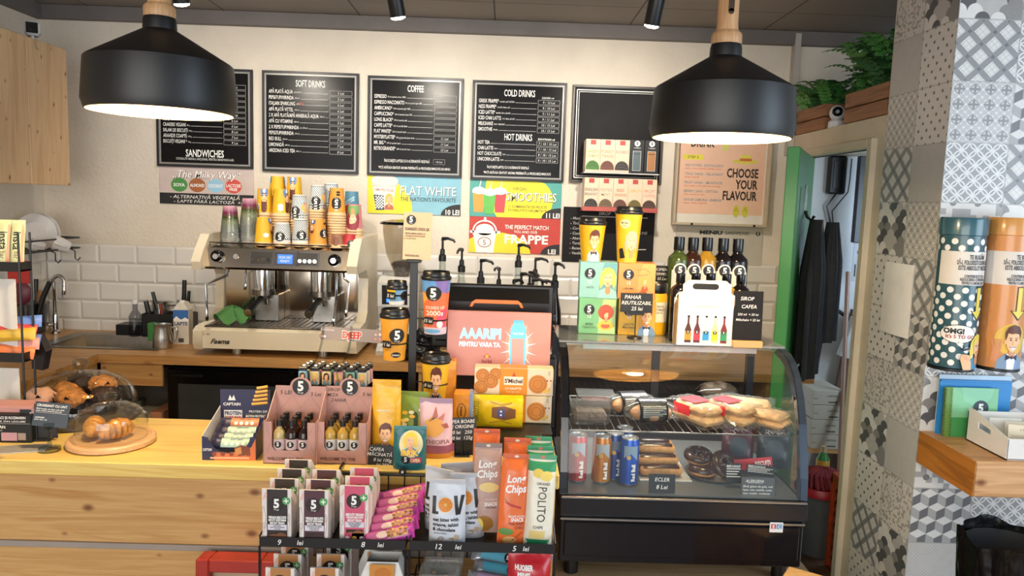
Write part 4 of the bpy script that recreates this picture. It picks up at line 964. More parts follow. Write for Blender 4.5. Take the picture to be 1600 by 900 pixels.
# cream side wings, C-shaped in profile
wing=[(-.01,.385),(-.02,.42),(.02,.47),(.09,.535),(.13,.54),(.52,.54),(.52,.03),(.0,.03),(-.015,.06),(-.01,.115),(.02,.13),(.20,.14),(.25,.18),(.26,.34),(.22,.385)]
for sx,dx in ((-1,-.04),(1,.045)):
    q=MB();x0=-hw+dx if sx < 0 else hw;x1=-hw if sx < 0 else hw+dx;q.prism(wing,x0,x1,cream,'YZ');part('side_panel',q,t)
q=MB()
for (a,b2) in (((-hw+.01,.062,.500),(hw-.01,.062,.500)),): q.tube([a,b2],.004,chrome,8)
for x in (-hw+.01,-hw/2,0,hw/2,hw-.01): q.tube([(x,.07,.488),(x,.062,.500)],.003,chrome,6)
part('cup_rail',q,t)
for gx in (-.10,.165):
    q=MB();q.lathe([(.044,.285),(.048,.275),(.048,.40),(.040,.41)],chrome,28,(gx,.16,0));q.lathe([(.052,.262),(.052,.285),(.044,.287)],mat('group_steel','#8e867c',.25,1.),28,(gx,.16,0));g=part('group_head',q,t)
    q=MB();q.lathe([(.036,.245),(.040,.262)],steel,24,(gx,.16,0));q.tube([(gx,.125,.25),(gx-.006,.06,.232),(gx-.01,-.02,.205)],[.012,.014,.020],black_pl,12);q.cyl((gx-.01,-.028,.203),.017,.006,chrome,16,'Y');q.tube([(gx-.012,.15,.245),(gx-.02,.13,.222)],.007,steel,8);q.tube([(gx+.012,.15,.245),(gx+.02,.13,.222)],.007,steel,8);part('portafilter',q,t)
    q=MB();q.box(gx-.045,.175,.136,gx+.065,.268,.262,steel,.003);part('steel_box',q,t)
for pts in ([(-hw+.10,.06,.39),(-hw+.10,.03,.36),(-hw+.06,0,.34),(-hw+.02,-.01,.32),(-hw+.025,-.015,.17)],[(-hw+.16,.10,.39),(-hw+.16,.08,.30)],[(hw-.055,.05,.39),(hw-.055,.03,.29),(hw-.065,.02,.16)],[(hw-.03,.06,.39),(hw-.025,.05,.36),(hw+.0,.04,.34),(hw-.01,.03,.20)]):
    q=MB();q.tube(pts,.0055,chrome,8);q.lathe([(.006,0),(.008,.012),(.006,.03)],chrome,10,(pts[-1][0],pts[-1][1],pts[-1][2]-.01));part('steam_wand',q,t)
for x in (-hw+.13,hw-.12):
    for y in (.06,.45):
        q=MB();q.lathe([(.022,0),(.024,.006),(.018,.03),(.018,.035)],steel,18,(x,y,0));part('foot',q,t)
# green cloth on the drip tray
q=MB();random.seed(3)
def cl(u,v):
    a=u*2*PI;r=.066*(1-.0*v)*v**.7;return (r*math.cos(a)*1.15+.012*math.sin(3*a),r*math.sin(a)*.75+.01*math.cos(2*a),.075*(1-v)**1.2+.016*math.sin(5*a+1)*v+.02*v*(1+math.sin(2*a+.6))*.6+.004)
q.surf(cl,36,9,mat('green_cloth','#4c7f45',.9,bump=.5,bscale=200));p=aty(368,498,EY+.14);single('cleaning_cloth',q,'crumpled green cloth on the drip tray of the coffee machine','cloth',(p.x,EY+.10,BZ+.136),angle=80)

# ---------------------------------------------------------------- cups on top of the coffee machine: upside down, nested stacks
CT=BZ+.492
GOLD,ORG,KRAFT='#e0a62c','#d9963a','#cfa27c'
def paper_cup(kind):
    """one upside-down paper cup standing on its rim: wide rim below, narrow base on top"""
    q=MB();H={'small': .062,'kraft': .062,'polka_small': .105}.get(kind,.125);rb,rt=(.041,.030)
    if kind in ('small','kraft'): rb,rt=.033,.025
    body={'yellow': '#e3b02a','polka': '#d8d5cf','polka_small': '#d8d5cf','orange': '#dd983a','pink': '#cf7f86','small': '#b8333a','teal': '#4d7f97','kraft': '#9c6a52'}[kind]
    bm_=mat('cup_'+body.strip('#'),body,.45,var=.03)
    rimc=mat('cup_rim_cream','#d9b68a' if kind in ('yellow','orange') else '#d5d0ca',.5)
    q.lathe([(rb-.001,0),(rb+.002,.002),(rb+.002,.006),(rb-.001,.008)],rimc,26,cap0=False,cap1=False)
    q.lathe([(rb-.001,.008),(rb-.001-.0009*14*.1,.016),(rt,H-.004),(rt,H),(rt-.002,H),(rt-.003,H-.006)],bm_,26,mts=[rimc,bm_,bm_,bm_,bm_],cap0=False)
    R=cone(rb-.001,.008,rt,H)
    fl=lambda S,dx,dy,k,ky: s_move(S,dx,dy,-k,ky=-ky)
    if kind == 'yellow':
        S=fl(man('#6c86b8'),.055,H*.98,.045,.072)+[s_ell(-.0,H*.38,.012,.010,wht,3)]+fl(woman(),-.055,H*.98,.045,.07)
    elif kind in ('polka','polka_small'):
        S=[s_rect(-.115,.03,.115,H-.006,ink('#2f5563'),1)]+dots(-.08,.032,.08,H-.004,.0105,.0034,wht,2,7)+s_move(five(0,0,.021,4),0,H*.42,-1)
        if kind == 'polka': S += fl(woman('#e2be3c'),.06,H*.8,.035,.05)
    elif kind == 'orange':
        S=s_move(five(0,0,.021,3),.012,H*.50,-1)+fl(man('#5d6a8a'),-.025,H*.98,.042,.06)+[s_ell(.02,H*.85,.010,.005,BLK,3)]
    elif kind == 'pink':
        S=fl(woman('#8c3140','#6d9a58'),.035,H*.95,.07,.10)
    elif kind == 'teal': S=[s_rect(-.1,.03,.1,.06,ink('#a8343a'),1),s_line([(-.03,.07),(.02,.1)],.008,ink('#8fb4c6'),2)]
    elif kind == 'kraft': S=[s_ell(0,H*.5,.014,.02,ink('#7a4d3a'),2)]
    else: S=s_move(five(0,0,.016,3),.012,H*.35,-1)
    q.decal(S,R,step=.006,eps=.0004)
    return q,H
def clear_cup():
    q=MB();H=.125;rb,rt=.043,.030
    if 'clear_cup_print' not in MATS:
        mt,nt,pb=base_mat('clear_cup_print');L=nt.links.new;MATS['clear_cup_print']=mt
        out=[n for n in nt.nodes if n.type == 'OUTPUT_MATERIAL'][0];tc=nt.nodes.new('ShaderNodeTexCoord');sp=nt.nodes.new('ShaderNodeSeparateXYZ');L(tc.outputs['Object'],sp.inputs[0])
        rr=nt.nodes.new('ShaderNodeValToRGB');e=rr.color_ramp.elements;e[0].position=.03;e[0].color=(.9,.92,.9,1);e[1].position=.125;e[1].color=lin('#d8a9b4')
        for p_,c in ((.045,'#c9d0a8'),(.07,'#43591c'),(.095,'#7a1f4f')):
            x=e.new(p_);x.color=lin(c)
        mr=nt.nodes.new('ShaderNodeMapRange');mr.inputs[1].default_value=0;mr.inputs[2].default_value=1;L(sp.outputs[2],rr.inputs[0])
        a=nt.nodes.new('ShaderNodeValToRGB');a.color_ramp.elements[0].position=.035;a.color_ramp.elements[0].color=(.10,)*3+(1,);a.color_ramp.elements[1].position=.085;a.color_ramp.elements[1].color=(.85,)*3+(1,);L(sp.outputs[2],a.inputs[0])
        tr=nt.nodes.new('ShaderNodeBsdfTransparent');tr.inputs[0].default_value=(.93,.94,.93,1);mx=nt.nodes.new('ShaderNodeMixShader');L(a.outputs[0],mx.inputs[0]);L(tr.outputs[0],mx.inputs[1]);L(pb.outputs[0],mx.inputs[2])
        L(rr.outputs[0],pb.inputs['Base Color']);pb.inputs['Roughness'].default_value=.2
        gl=nt.nodes.new('ShaderNodeBsdfGlossy');gl.inputs['Roughness'].default_value=.05;fr=nt.nodes.new('ShaderNodeFresnel');fr.inputs[0].default_value=1.3
        m2=nt.nodes.new('ShaderNodeMixShader');L(fr.outputs[0],m2.inputs[0]);L(mx.outputs[0],m2.inputs[1]);L(gl.outputs[0],m2.inputs[2]);L(m2.outputs[0],out.inputs[0])
    c=MATS['clear_cup_print']
    q.lathe([(rb,0),(rb+.003,.002),(rb+.002,.006),(rb-.001,.007),(rt,H-.002),(rt-.002,H),(.001,H)],c,28,cap0=False,cap1=False)
    return q,H
PROTO={}
def cup_at(kind,loc,rz,label,group):
    if kind not in PROTO:
        q,H=clear_cup() if kind == 'clear' else paper_cup(kind)
        PROTO[kind]=single('clear_cup' if kind == 'clear' else 'paper_cup',q,label,'cup',loc,rz,group)
        return
    dup(PROTO[kind],loc,rz,label,group)
ORD=['topmost','second','third','fourth','fifth','sixth','seventh','eighth','ninth','tenth','eleventh','twelfth','thirteenth','fourteenth','fifteenth','sixteenth','seventeenth','eighteenth','nineteenth','twentieth','twenty-first','twenty-second','twenty-third','twenty-fourth','twenty-fifth','twenty-sixth']
PITCH=.0118
KH={'small': .062,'kraft': .062,'polka_small': .105}
def stack(kind,px,dy,ptop,rz,where,z0=None,word=None):
    """px: centre pixel; dy: depth behind the machine front; ptop: pixel of the stack's top"""
    y=EY+dy;top_z=aty(px,ptop,y).z;x=aty(px,390,y).x;z0=z0 or CT
    H=KH.get(kind,.125);n=max(1,round((top_z-H-z0)/PITCH)+1)
    w=word or {'yellow': 'yellow paper cup','polka': 'polka dot paper cup','polka_small': 'polka dot paper cup','orange': 'orange paper cup','pink': 'pink paper cup','small': 'small red paper cup','teal': 'blue and red paper cup','clear': 'clear printed plastic cup','kraft': 'small brown paper cup'}[kind]
    for i in range(n):
        cup_at(kind,(x,y,z0+i*PITCH),rz,'%s, %s of the stack %s' % (w,ORD[n-1-i] if n > 1 else 'single cup',where),'cups stacked on the coffee machine')
    return x,y,z0+(n-1)*PITCH+H
stack('clear',360,.13,320,0,'at the far left end')
stack('clear',390,.15,309,.3,'second from the left end')
stack('yellow',412,.105,346,.6,'at the front left')
stack('yellow',414,.215,296,-.7,'behind the front left yellow one')
stack('yellow',439,.19,297,.25,'behind the low polka dot stack')
stack('yellow',434,.31,276,.9,'tallest at the back left')
stack('yellow',460,.29,275,-.9,'tallest at the back beside the polka dot cups')
stack('polka_small',441,.10,357,0,'low in front of the yellow ones')
stack('polka',470,.105,349,.35,'in the front middle')
stack('polka',468,.20,304,-.3,'behind the front middle one')
stack('polka',496,.235,289,.0,'at the back middle right')
stack('orange',497,.10,345,.7,'at the front middle right')
stack('polka',517,.30,288,.5,'at the back right')
stack('orange',526,.165,295,-.2,'tall at the right')
stack('teal',549,.28,300,0,'at the back right end')
stack('pink',553,.20,318,0,'at the right end')
stack('kraft',527,.085,366,0,'in front of the tall orange one')
stack('small',546,.10,371,0,'front right end')

# ================================================================ grinder, bag, pumps
gp=aty(620,500,3.5)
t=thing('coffee_grinder','white coffee grinder with bean hopper and small lit screen','grinder',(gp.x,3.5,BZ))
gw=mat('grinder_white','#c9c8c5',.3,var=.03)
q=MB();q.prism([(-.07,0),(-.075,.02),(.0,.05),(.02,.14),(-.035,.22),(-.05,.33),(.02,.355),(.12,.355),(.14,.02),(.13,0)],-.085,.085,gw,'YZ');part('body',q,t)
q=MB();q.prism([(-.052,.225),(-.066,.335),(-.03,.34),(-.03,.225)],-.082,.082,gw,'YZ');sc_=lambda u,v,h: (u,-.052-(v-.225)*.127-h,v)
q.decal([s_rect(-.062,.235,.055,.325,ink('#0a0b10'),2),s_text('1    2',0,.312,.010,wht),s_text('Mahlwerk',0,.296,.009,ink('#b54a4a')),s_text('10    20',0,.278,.012,wht)]+[s_rect(x-.013,.245,x+.013,.262,mat('led_blue','#1e5cff',.4,var=0,emit=2.5,emitc='#2a6cff'),3) for x in (-.028,.028)],sc_);part('screen',q,t)
q=MB();q.lathe([(.036,.355),(.042,.38),(.075,.46),(.09,.55),(.092,.60),(.089,.60),(.087,.55),(.072,.462),(.038,.38),(.033,.356)],clear('hopper_plastic','#ece8e0',ior=1.5,rough=.06,absorb=.98,milk=.03),36,(.012,.06,0),cap0=False,cap1=False);part('hopper',q,t)
q=MB();q.lathe([(.033,.357),(.037,.382),(.052,.415),(.035,.425),(.001,.43)],mat('coffee_beans','#3a2416',.6,var=.4,scale=120,bump=1.,bscale=120),30,(.012,.06,0));part('beans',q,t)
q=MB();q.lathe([(.105,.60),(.107,.604),(.10,.612),(.05,.622),(.001,.625)],black_gloss,36,(.012,.06,0));part('lid',q,t)
q=MB();q.cyl((0,-.075,.075),.012,.05,black_pl,14);q.box(-.03,-.12,.055,.03,-.05,.07,black_pl,.006);part('spout',q,t)
bag_m=mat('bin_bag_black','#0f0f12',.22,var=.2,scale=20,bump=1.,bscale=14)
def bagball(p,s): return 1+.10*math.sin(9*p.x+3*p.z+s)+.08*math.sin(13*p.y+7*p.z+2*s)+.05*math.sin(23*p.x-11*p.z)
q=MB();q.ball((0,0,.055),(.12,.06,.055),bag_m,40,24,lambda p: bagball(p,1.));q.ball((.05,-.01,.10),(.06,.04,.04),bag_m,24,14,lambda p: bagball(p,2.));p=aty(645,540,3.34);single('black_bag',q,'crumpled black bag in front of the coffee grinder','bag',(p.x,3.345,BZ+.004),angle=60)
bottle_gl=clear('bottle_glass','#e6ebe8',ior=1.45,absorb=.95)
def pump_bottle(px,py,y,glass,label,face=0.,sy=None):
    """px, py: the pump spout on the picture; the bottle stands on the back worktop"""
    p=aty(px,py,y);H=p.z-BZ
    t=thing('pump_bottle',label,'syrup bottle',(p.x,y,BZ),rz=face,group='syrup bottles with black pumps on the back worktop')
    b0=H-.105
    q=MB();q.lathe([(.030,0),(.035,.005),(.036,b0*.55),(.033,b0*.68),(.017,b0*.9),(.0145,b0)],glass,24);part('bottle',q,t)
    q=MB();q.lathe([(.018,b0-.006),(.018,b0+.022),(.012,b0+.028),(.011,b0+.05),(.006,b0+.055),(.0055,H-.012)],black_pl,18);q.tube([(0,0,H-.012),(0,-.0,H-.004),(.02,-.02,H),(.045,-.035,H-.008),(.05,-.04,H-.018)],[.009,.010,.007,.006,.005],black_pl,10);part('pump',q,t)
    return t
amber=mat('syrup_amber','#6b3a16',.08,var=.03);dark_s=mat('syrup_dark','#1d1210',.08,var=.03);brown_g=mat('syrup_brown','#3b2a20',.1,var=.03)
for i,(px,py,y,g,lb,fc) in enumerate((
    (692,372,3.62,bottle_gl,'tall clear pump bottle nearest the scan card',.3),(722,389,3.62,bottle_gl,'clear pump bottle with round shoulders, second from the scan card',-1.2),
    (752,406,3.50,brown_g,'pump bottle behind the left half of the till screen',.2),(780,419,3.55,dark_s,'low pump bottle with spout to the left behind the till screen',2.6),
    (811,382,3.66,bottle_gl,'tall clear pump bottle in front of the red poster corner',.1),(837,404,3.66,bottle_gl,'clear pump bottle under the LEI corner of the red poster',.9),
    (815,427,3.45,dark_s,'pump bottle with raised spout above the till screen',.1),(828,425,3.54,dark_s,'dark pump bottle with slanting spout above the till screen',-.2),(803,438,3.36,brown_g,'lowest pump bottle peeping above the till screen',1.5),
    (833,436,3.37,amber,'amber pump bottle peeping above the till screen',.5),(848,438,3.46,brown_g,'pump bottle above the right corner of the till screen',.2))):
    pump_bottle(px,py,y,g,lb,fc)
t=pump_bottle(868,411,3.35,dark_s,'dark pump bottle with red and white label at the end of the row',-.3)
q=MB();R=cone(.0365,.0,.0365,.12);q.decal([s_rect(-.05,.05,.05,.115,ink('#e2dcd6')),s_rect(-.05,.09,.05,.115,ink('#b52b28'),2),s_text('MONIN',0,.07,.012,ink('#40302c'),w=.04)],R,step=.006);part('label',q,t)

# ================================================================ things under the back worktop
FX0,FX1=-1.49,-.37
t=thing('under_counter_fridge','black glass-door fridge under the back worktop','fridge',((FX0+FX1)/2,3.32,0))
w=(FX1-FX0)/2
q=MB();q.box(-w,.02,.04,w,.45,.835,black_m,.004);q.box(-w+.05,.06,0,w-.05,.4,.04,black_pl);part('body',q,t)
for a,c in ((-w+.006,-.004),(.004,w-.006)):
    q=MB()
    for r_ in ((a,.06,a+.045,.83),(c-.045,.06,c,.83),(a+.045,.06,c-.045,.105),(a+.045,.765,c-.045,.83)): q.box(r_[0],0,r_[1],r_[2],.018,r_[3],black_gloss,.003)
    d=part('door',q,t)
    q=MB();q.box(a+.045,.006,.105,c-.045,.014,.765,mat('fridge_glass','#3c4146',.12,var=.1,scale=3));part('pane',q,d,'dark glass pane')
    q=MB();q.box(a+.02,-.012,.80,a+.16,-.001,.81,black_m,.002);part('handle',q,d)
# cartons left of the fridge, on the low shelf
q=MB();q.box(-1.77,3.34,.50,-1.50,3.75,.52,pine);tag(q.build('shelf_board'),'low wooden shelf under the back worktop left of the fridge','shelf')
for (x,y,z,w,d,h,c,lb,tx) in ((-1.62,3.44,.52,.11,.18,.085,'#c8c2b2','low white carton under the back worktop','ops'),(-1.54,3.42,.52,.05,.2,.11,'#b98468','narrow brown carton next to the fridge','DULCE'),(-1.71,3.44,.52,.06,.18,.12,'#8d9a86','greenish carton under the back worktop','')):
    q=MB();q.box(-w/2,-d/2,0,w/2,d/2,h,mat('carton_'+c.strip('#'),c,.6),.002)
    if tx: q.decal([s_text(tx,0,h*.35,h*.28,ink('#2a2724'),maxw=w*.8,bold=.03)],front(-d/2))
    single('carton',q,lb,'carton',(x,y,z),group='cartons under the back worktop')
# ================================================================ things on the serving counter
KZ=.95
glass=clear('dome_glass','#f6f8f6',ior=1.65,absorb=.99)
card_b=mat('card_black','#141517',.4,var=.05)
random.seed(11)
# ---- large cake dome with muffins
p=atz(128,652,KZ);DX,DYY=p.x,p.y
t=thing('cake_dome','large glass dome full of muffins at the back of the counter','cake dome',(DX,DYY,KZ))
q=MB();q.lathe([(.15,0),(.158,.004),(.158,.012),(.15,.016),(.001,.016)],mat('dark_stand','#4b4440',.35),44);part('base',q,t)
q=MB();q.lathe([(.075,.016),(.078,.018),(.078,.031),(.075,.033),(.001,.033)],MATS['dark_stand'],36,(0,.06,0));part('riser',q,t)
q=MB();prof=[(.148,.016),(.150,.03),(.147,.06),(.135,.088),(.11,.112),(.075,.128),(.03,.136),(.012,.138)]
q.lathe(prof,glass,44,cap0=False,cap1=False);part('dome',q,t)
q=MB();q.lathe([(.010,.137),(.009,.143),(.018,.150),(.023,.160),(.020,.171),(.010,.177),(.001,.178)],clear('knob_glass','#e8eceb',ior=1.6),22,cap0=False);part('knob',q,t)
cho=mat('muffin_paper','#1c1311',.5);golden=mat('muffin_golden','#b9783a',.65,var=.3,scale=60,bump=.8,bscale=80);darkm=mat('muffin_chocolate','#33201a',.6,var=.3,scale=60,bump=.8,bscale=80);pinkm=mat('muffin_icing','#d8a48e',.5)
def muffin(x,y,z,top,label,k=1.2):
    t=thing('muffin',label,'muffin',(x,y,z),rz=random.uniform(0,6),group='muffins under the large dome')
    q=MB();n=32;vs=[]
    prof=[(.001,0),(.024,0),(.032,.04),(.030,.04),(.001,.036)]
    q.lathe([(r*k,h*k) for r,h in prof],cho,26,cap0=False,cap1=False)
    for i in range(4):
        a=i*PI/2;q.add([(.030*k*math.cos(a-.5),.030*k*math.sin(a-.5),.038*k),(.030*k*math.cos(a+.5),.030*k*math.sin(a+.5),.038*k),(.040*k*math.cos(a),.040*k*math.sin(a),.060*k)],[(0,1,2)],cho)
    part('paper_case',q,t,'dark paper case')
    q=MB();q.ball((0,0,.042*k),(.034*k,.034*k,.026*k),top,18,10,lambda p: 1+.06*math.sin(7*p.x+5*p.z)+.05*math.sin(9*p.y));part('crown_top',q,t)
ms=[(-.055,.03,.017,golden,'golden muffin at the left of the large dome'),(0,-.05,.017,golden,'golden muffin in front under the large dome'),(.035,.05,.0345,golden,'golden muffin at the back under the large dome'),(.075,-.01,.017,darkm,'chocolate muffin at the right of the large dome'),(-.035,.07,.0345,darkm,'chocolate muffin at the back left of the large dome'),(-.09,-.045,.017,pinkm,'pale iced muffin low at the left of the large dome')]
for x,y,z,m_,lb in ms: muffin(DX+x,DYY+y,KZ+z,m_,lb)
# ---- small dome with croissants on a wooden board
p=atz(175,692,KZ);SXX,SYY=p.x,p.y
t=thing('serving_board','round pale wooden board under the small croissant dome','board',(SXX,SYY,KZ))
q=MB();pale=wood('pale_board','#d8b083','#c1925f','X',knots=False);q.lathe([(.100,0),(.108,.004),(.108,.014),(.104,.018),(.096,.018),(.094,.016),(.001,.016)],pale,48);part('body',q,t)
t=thing('glass_dome','small ribbed glass dome covering croissants on the wooden board','cake dome',(SXX,SYY,KZ+.0165))
q=MB();q.lathe([(.088,.0),(.0885,.045),(.085,.068),(.078,.075),(.076,.080),(.066,.084),(.064,.090),(.050,.094),(.048,.099),(.030,.103),(.010,.106)],glass,44,cap0=False,cap1=False);part('dome',q,t)
q=MB();q.lathe([(.009,.105),(.008,.112),(.014,.117),(.0165,.126),(.013,.135),(.001,.139)],MATS['knob_glass'],20,cap0=False);part('knob',q,t);t.scale=(1,1,.88)
cro=mat('croissant_crust','#c4863a',.45,var=.35,scale=40,bump=.5,bscale=60)
def croissant(x,y,rz,label,k=1.):
    q=MB();pts=[];rs=[]
    for i in range(25):
        u=-1+2*i/24;a=u*1.15;pts.append((.052*math.sin(a)*k,(.012-.04*math.cos(a)*.3)*k,.026*k*(1-.45*abs(u)**2)+.003));rs.append((.022*(1-abs(u)**2.)+.005)*k*(1-.30*((i % 3) == 0)))
    q.tube(pts,rs,cro,16)
    single('croissant',q,label,'croissant',(SXX+x,SYY+y,KZ+.017),rz,'croissants under the small dome',angle=70)
croissant(-.042,-.005,1.9,'left croissant under the small ribbed dome',1.0);croissant(.024,-.018,1.1,'right croissant under the small ribbed dome',1.0)

# ---- price cards at the left end
def card_stand(px,py,label,w,h,rot,lines,tilt=-.25):
    p=atz(px,py,KZ)
    t=thing('price_card_holder',label,'card holder',(p.x,p.y,KZ),rz=rot,group='card holders at the left end of the counter')
    q=MB();q.cyl((0,0,0),.026,.008,clear('acrylic','#e6eaea',ior=1.4,absorb=.93),24);q.cyl((0,0,.008),.005,.055,clear('acrylic','#e6eaea',ior=1.4,absorb=.93),12);q.box(-.012,-.006,.055,.012,.006,.072,clear('acrylic','#e6eaea',ior=1.4,absorb=.93),.002);part('stand',q,t)
    q=MB();q.T=Matrix.Translation((0,0,.062)) @ Matrix.Rotation(tilt,4,'X') @ Matrix.Rotation(.1,4,'Y');q.box(-w/2,-.001,0,w/2,.001,h,mat('card_blue_black','#182430',.35),.0005)
    q.decal([s_text(a,-w*.44,h*y,h*hh,wht,align='l',maxw=w*.86,bold=.02) for a,y,hh in lines]+[s_rect(-w*.44,h*.56,w*.44,h*.57,wht2)],front(-.001));part('card',q,t,'dark blue printed card')
card_stand(78,704,'dark blue price card leaning in a clear holder in front of the cake dome',.085,.062,.12,[('CROISSANT CU UNT',.86,.10),('făină de grâu, unt, lapte, ouă, zahăr',.72,.055),('poate conține urme de nuci, soia',.64,.055),('ALERGENI',.36,.06),('gluten, lapte, ouă',.28,.05)])
t=thing('price_card','black price card standing behind the dark blue card','card',tuple(atz(62,688,KZ)),rz=.15)
q=MB();q.box(-.03,-.012,0,.03,.012,.006,black_pl,.001);q.box(-.045,-.002,.006,.045,.002,.085,card_b,.0005);q.decal([s_text('BRIOȘE',0,.073,.009,wht,bold=.03),s_rect(-.04,.064,.04,.065,wht2)],front(-.002));part('card',q,t)
# ---- black vegan snack display at the far left end
bx=atz(20,692,KZ)
t=thing('display_box','black vegan snack display box with pink top at the left end of the counter','display box',(bx.x,bx.y,KZ),rz=.05)
q=MB();q.box(-.11,.0,0,.048,.09,.075,card_b,.002);q.box(-.11,.02,.075,.048,.09,.092,mat('pink_top','#c58d86',.5),.002)
q.decal([s_text('CIUPERCI ȘI ROZMARIN',-.01,.068,.007,wht,w=.09,bold=.03),s_text('SNACK DIN LEGUME',-.01,.058,.005,wht,w=.09),s_rect(-.055,.0515,.045,.0522,wht2),s_text('VEGAN',-.035,.043,.008,wht,bold=.03),s_text('fără gluten',-.037,.034,.004,wht2),s_circ(-.045,.018,.013,ink('#2c4f6e'),2),s_text('5',-.045,.018,.012,wht),s_rect(-.028,.006,.012,.028,ink('#b98f9a'),2),s_rect(.014,.008,.034,.027,ink('#9c8a80'),2)],front(0));part('body',q,t)
q=MB();q.tube([(.05,.02,0),(.05,.02,.10)],.003,black_pl,8);part('post',q,t)
p=atz(26,703,KZ)
st=mat('striped_paper','#b9b3ab',.6)
q=MB();q.box(-.09,-.03,0,.07,.03,.004,st,.001);q.decal([s_rect(-.088,-.03+.012*i,.068,-.025+.012*i,ink('#6e6862'),1) for i in range(5)],top(.004));single('striped_paper',q,'grey striped paper slip at the left end of the counter','paper',(p.x,p.y,KZ),.3)
# ---- wire snack stand behind it
SY=2.05
a0=aty(31,410,SY);a1=aty(36,552,SY)
t=thing('snack_stand','black wire snack stand at the left edge of the counter','stand',(a0.x,SY,KZ))
z1,z2=a0.z-KZ,a1.z-KZ
for z in (z1,z2):
    q=MB();q.box(-.30,-.002,z-.026,0,.002,z,black_m,.0005);q.box(-.30,.0,z-.026,0,.05,z-.022,black_m);q.box(-.002,0,z-.026,0.0,.05,z,black_m);part('shelf',q,t)
for x,y in ((-.002,0),(-.002,.05)):
    q=MB();q.tube([(x,y,0),(x,y,z1+.08)],.003,black_m,8);part('post',q,t)
q=MB();q.box(-.30,-.0,0,0.0,.05,.006,black_m);part('base',q,t)
q=MB();q.box(-.30,.03,.03,-.035,.034,z2-.05,mat('white_board','#cfcac4',.4));q.box(-.30,.03,z2+.01,-.035,.034,z1-.05,MATS['white_board']);part('back_panel',q,t,'white panels behind the wire')
# insta bars leaning in the top tier
def flat_pack(name,label,cat,loc,rot,w,h,d,mt,shapes=None,group=None,crimp=True,mtc=None):
    """flow-wrapped bar or pillow pack: crimped ends, rounded middle; stands on its lower end, faces the customer"""
    q=MB();xf=pillow_xf(w,h,d)
    q.surf(lambda u,v: xf((u-.5)*w,v*h,0),12,16,mt);b_=pillow_xf(w,h,d,-1);q.surf(lambda u,v: b_((.5-u)*w,v*h,0),12,16,mt)
    if shapes: q.decal(shapes,xf,step=w/12,stepv=h/16,eps=.0003)
    return single(name,q,label,cat,loc,rot=rot,group=group,angle=50)
def pillow_xf(w,h,d,sgn=1,seal=.06,pw=.55):
    def f(u,v,hh):
        a=max(0,1-abs(2*u/w)**2.6)**pw;t=v/h;e=min(t,1-t)/seal;b=0 if e <= 1 else min(1,(e-1)/2.6)**.6
        z=d/2*a*b + (.0009*math.sin(t*260) if e < 1 else .0012*math.sin(9*t+u/w*7)*b)
        return (u,-sgn*(z+.0004+hh),v)
    return f
ylw=mat('wrap_pale_green','#cfd0a0',.35,var=.05)
for i,(dx,lb,c2) in enumerate(((-.028,'pale green bar pack nearest the aisle on the top tier of the snack stand','#d08a74'),(-.062,'pale green bar pack second on the top tier of the snack stand','#d08a74'),(-.098,'orange-lettered bar pack at the photo edge on the top tier of the snack stand','#b46d34'))):
    S=[s_text('insta',.002,.075,.020,BLK,rot=-PI/2,bold=.02),s_text('bar',.002,.035,.012,ink('#6b5d3c'),rot=-PI/2),s_rect(.010,.012,.0155,.122,ink(c2),1)]
    flat_pack('snack_bar',lb,'snack bar',(a0.x+dx,SY+.03-.006*i,KZ+z1-.02),(-.22,0,.25),.034,.135,.020,ylw,S,'bars on the top tier of the snack stand')
cols=['#c9713f','#cf8b82','#4b67b5','#c8a43a','#b33f3a','#5e7fc4']
for i in range(6):
    S=[s_rect(-.05,.009,.05,.016,ink(cols[(i+3) % 6]),1),s_rect(.018,.004,.03,.02,wht,2)]
    q=MB();xf=pillow_xf(.13,.034,.020);q.surf(lambda u,v: xf((u-.5)*.13,v*.034,0),12,8,ink(cols[i]));b_=pillow_xf(.13,.034,.02,-1);q.surf(lambda u,v: b_((.5-u)*.13,v*.034,0),12,8,ink(cols[i]))
    single('snack_bar',q,['orange','pale pink','deep blue','mustard','red','light blue'][i]+' wrapped bar in the heap on the lower tier of the snack stand','snack bar',(a1.x-.055+.008*(i % 2),SY+.02+.015*(i % 3),KZ+z2-.018+.0155*i*1.0),rot=(-.35,.08*(-1)**i,.15),group='bars heaped on the lower tier of the snack stand')
q=MB();q.prism([(.0,.0),(.03,-.005),(.042,.05),(.02,.10),(.0,.09)],0,.03,mat('dark_pouch','#1a1518',.35),'XZ');single('dark_bag',q,'dark pouch hanging behind the lower tier of the snack stand','bag',(a1.x-.025,SY+.075,KZ+z2-.06))

# ================================================================ protein bar box
p=atz(358,719,KZ)
navy=mat('card_navy','#232448',.45,var=.06);orange_c=ink('#d5703c');card_w=mat('card_inside_white','#cfcac6',.55)
t=thing('display_box','navy and orange protein bar display box with open front','display box',(p.x,p.y,KZ),rz=.06)
w,d,h,hb=.066,.15,.062,.145
q=MB();q.box(-w,0,0,w,d,.002,card_w);q.box(-w,d-.002,0,w,d,hb,navy);q.prism([(0,0),(d,0),(d,.10),(0,h)],-w-.001,-w+.001,card_w,'YZ');q.prism([(0,0),(d,0),(d,.10),(0,h)],w-.001,w+.001,navy,'YZ')
arcp=[(-w,h)]+[(-w+.012,h-.004)]+[(.052*math.cos(a)*1.0,h-.002+.040*math.sin(a)) for a in [PI+i*PI/14 for i in range(15)]]+[(w,h),(w,0),(-w,0)]
q.prism(arcp,-.001,.001,navy);part('body',q,t)
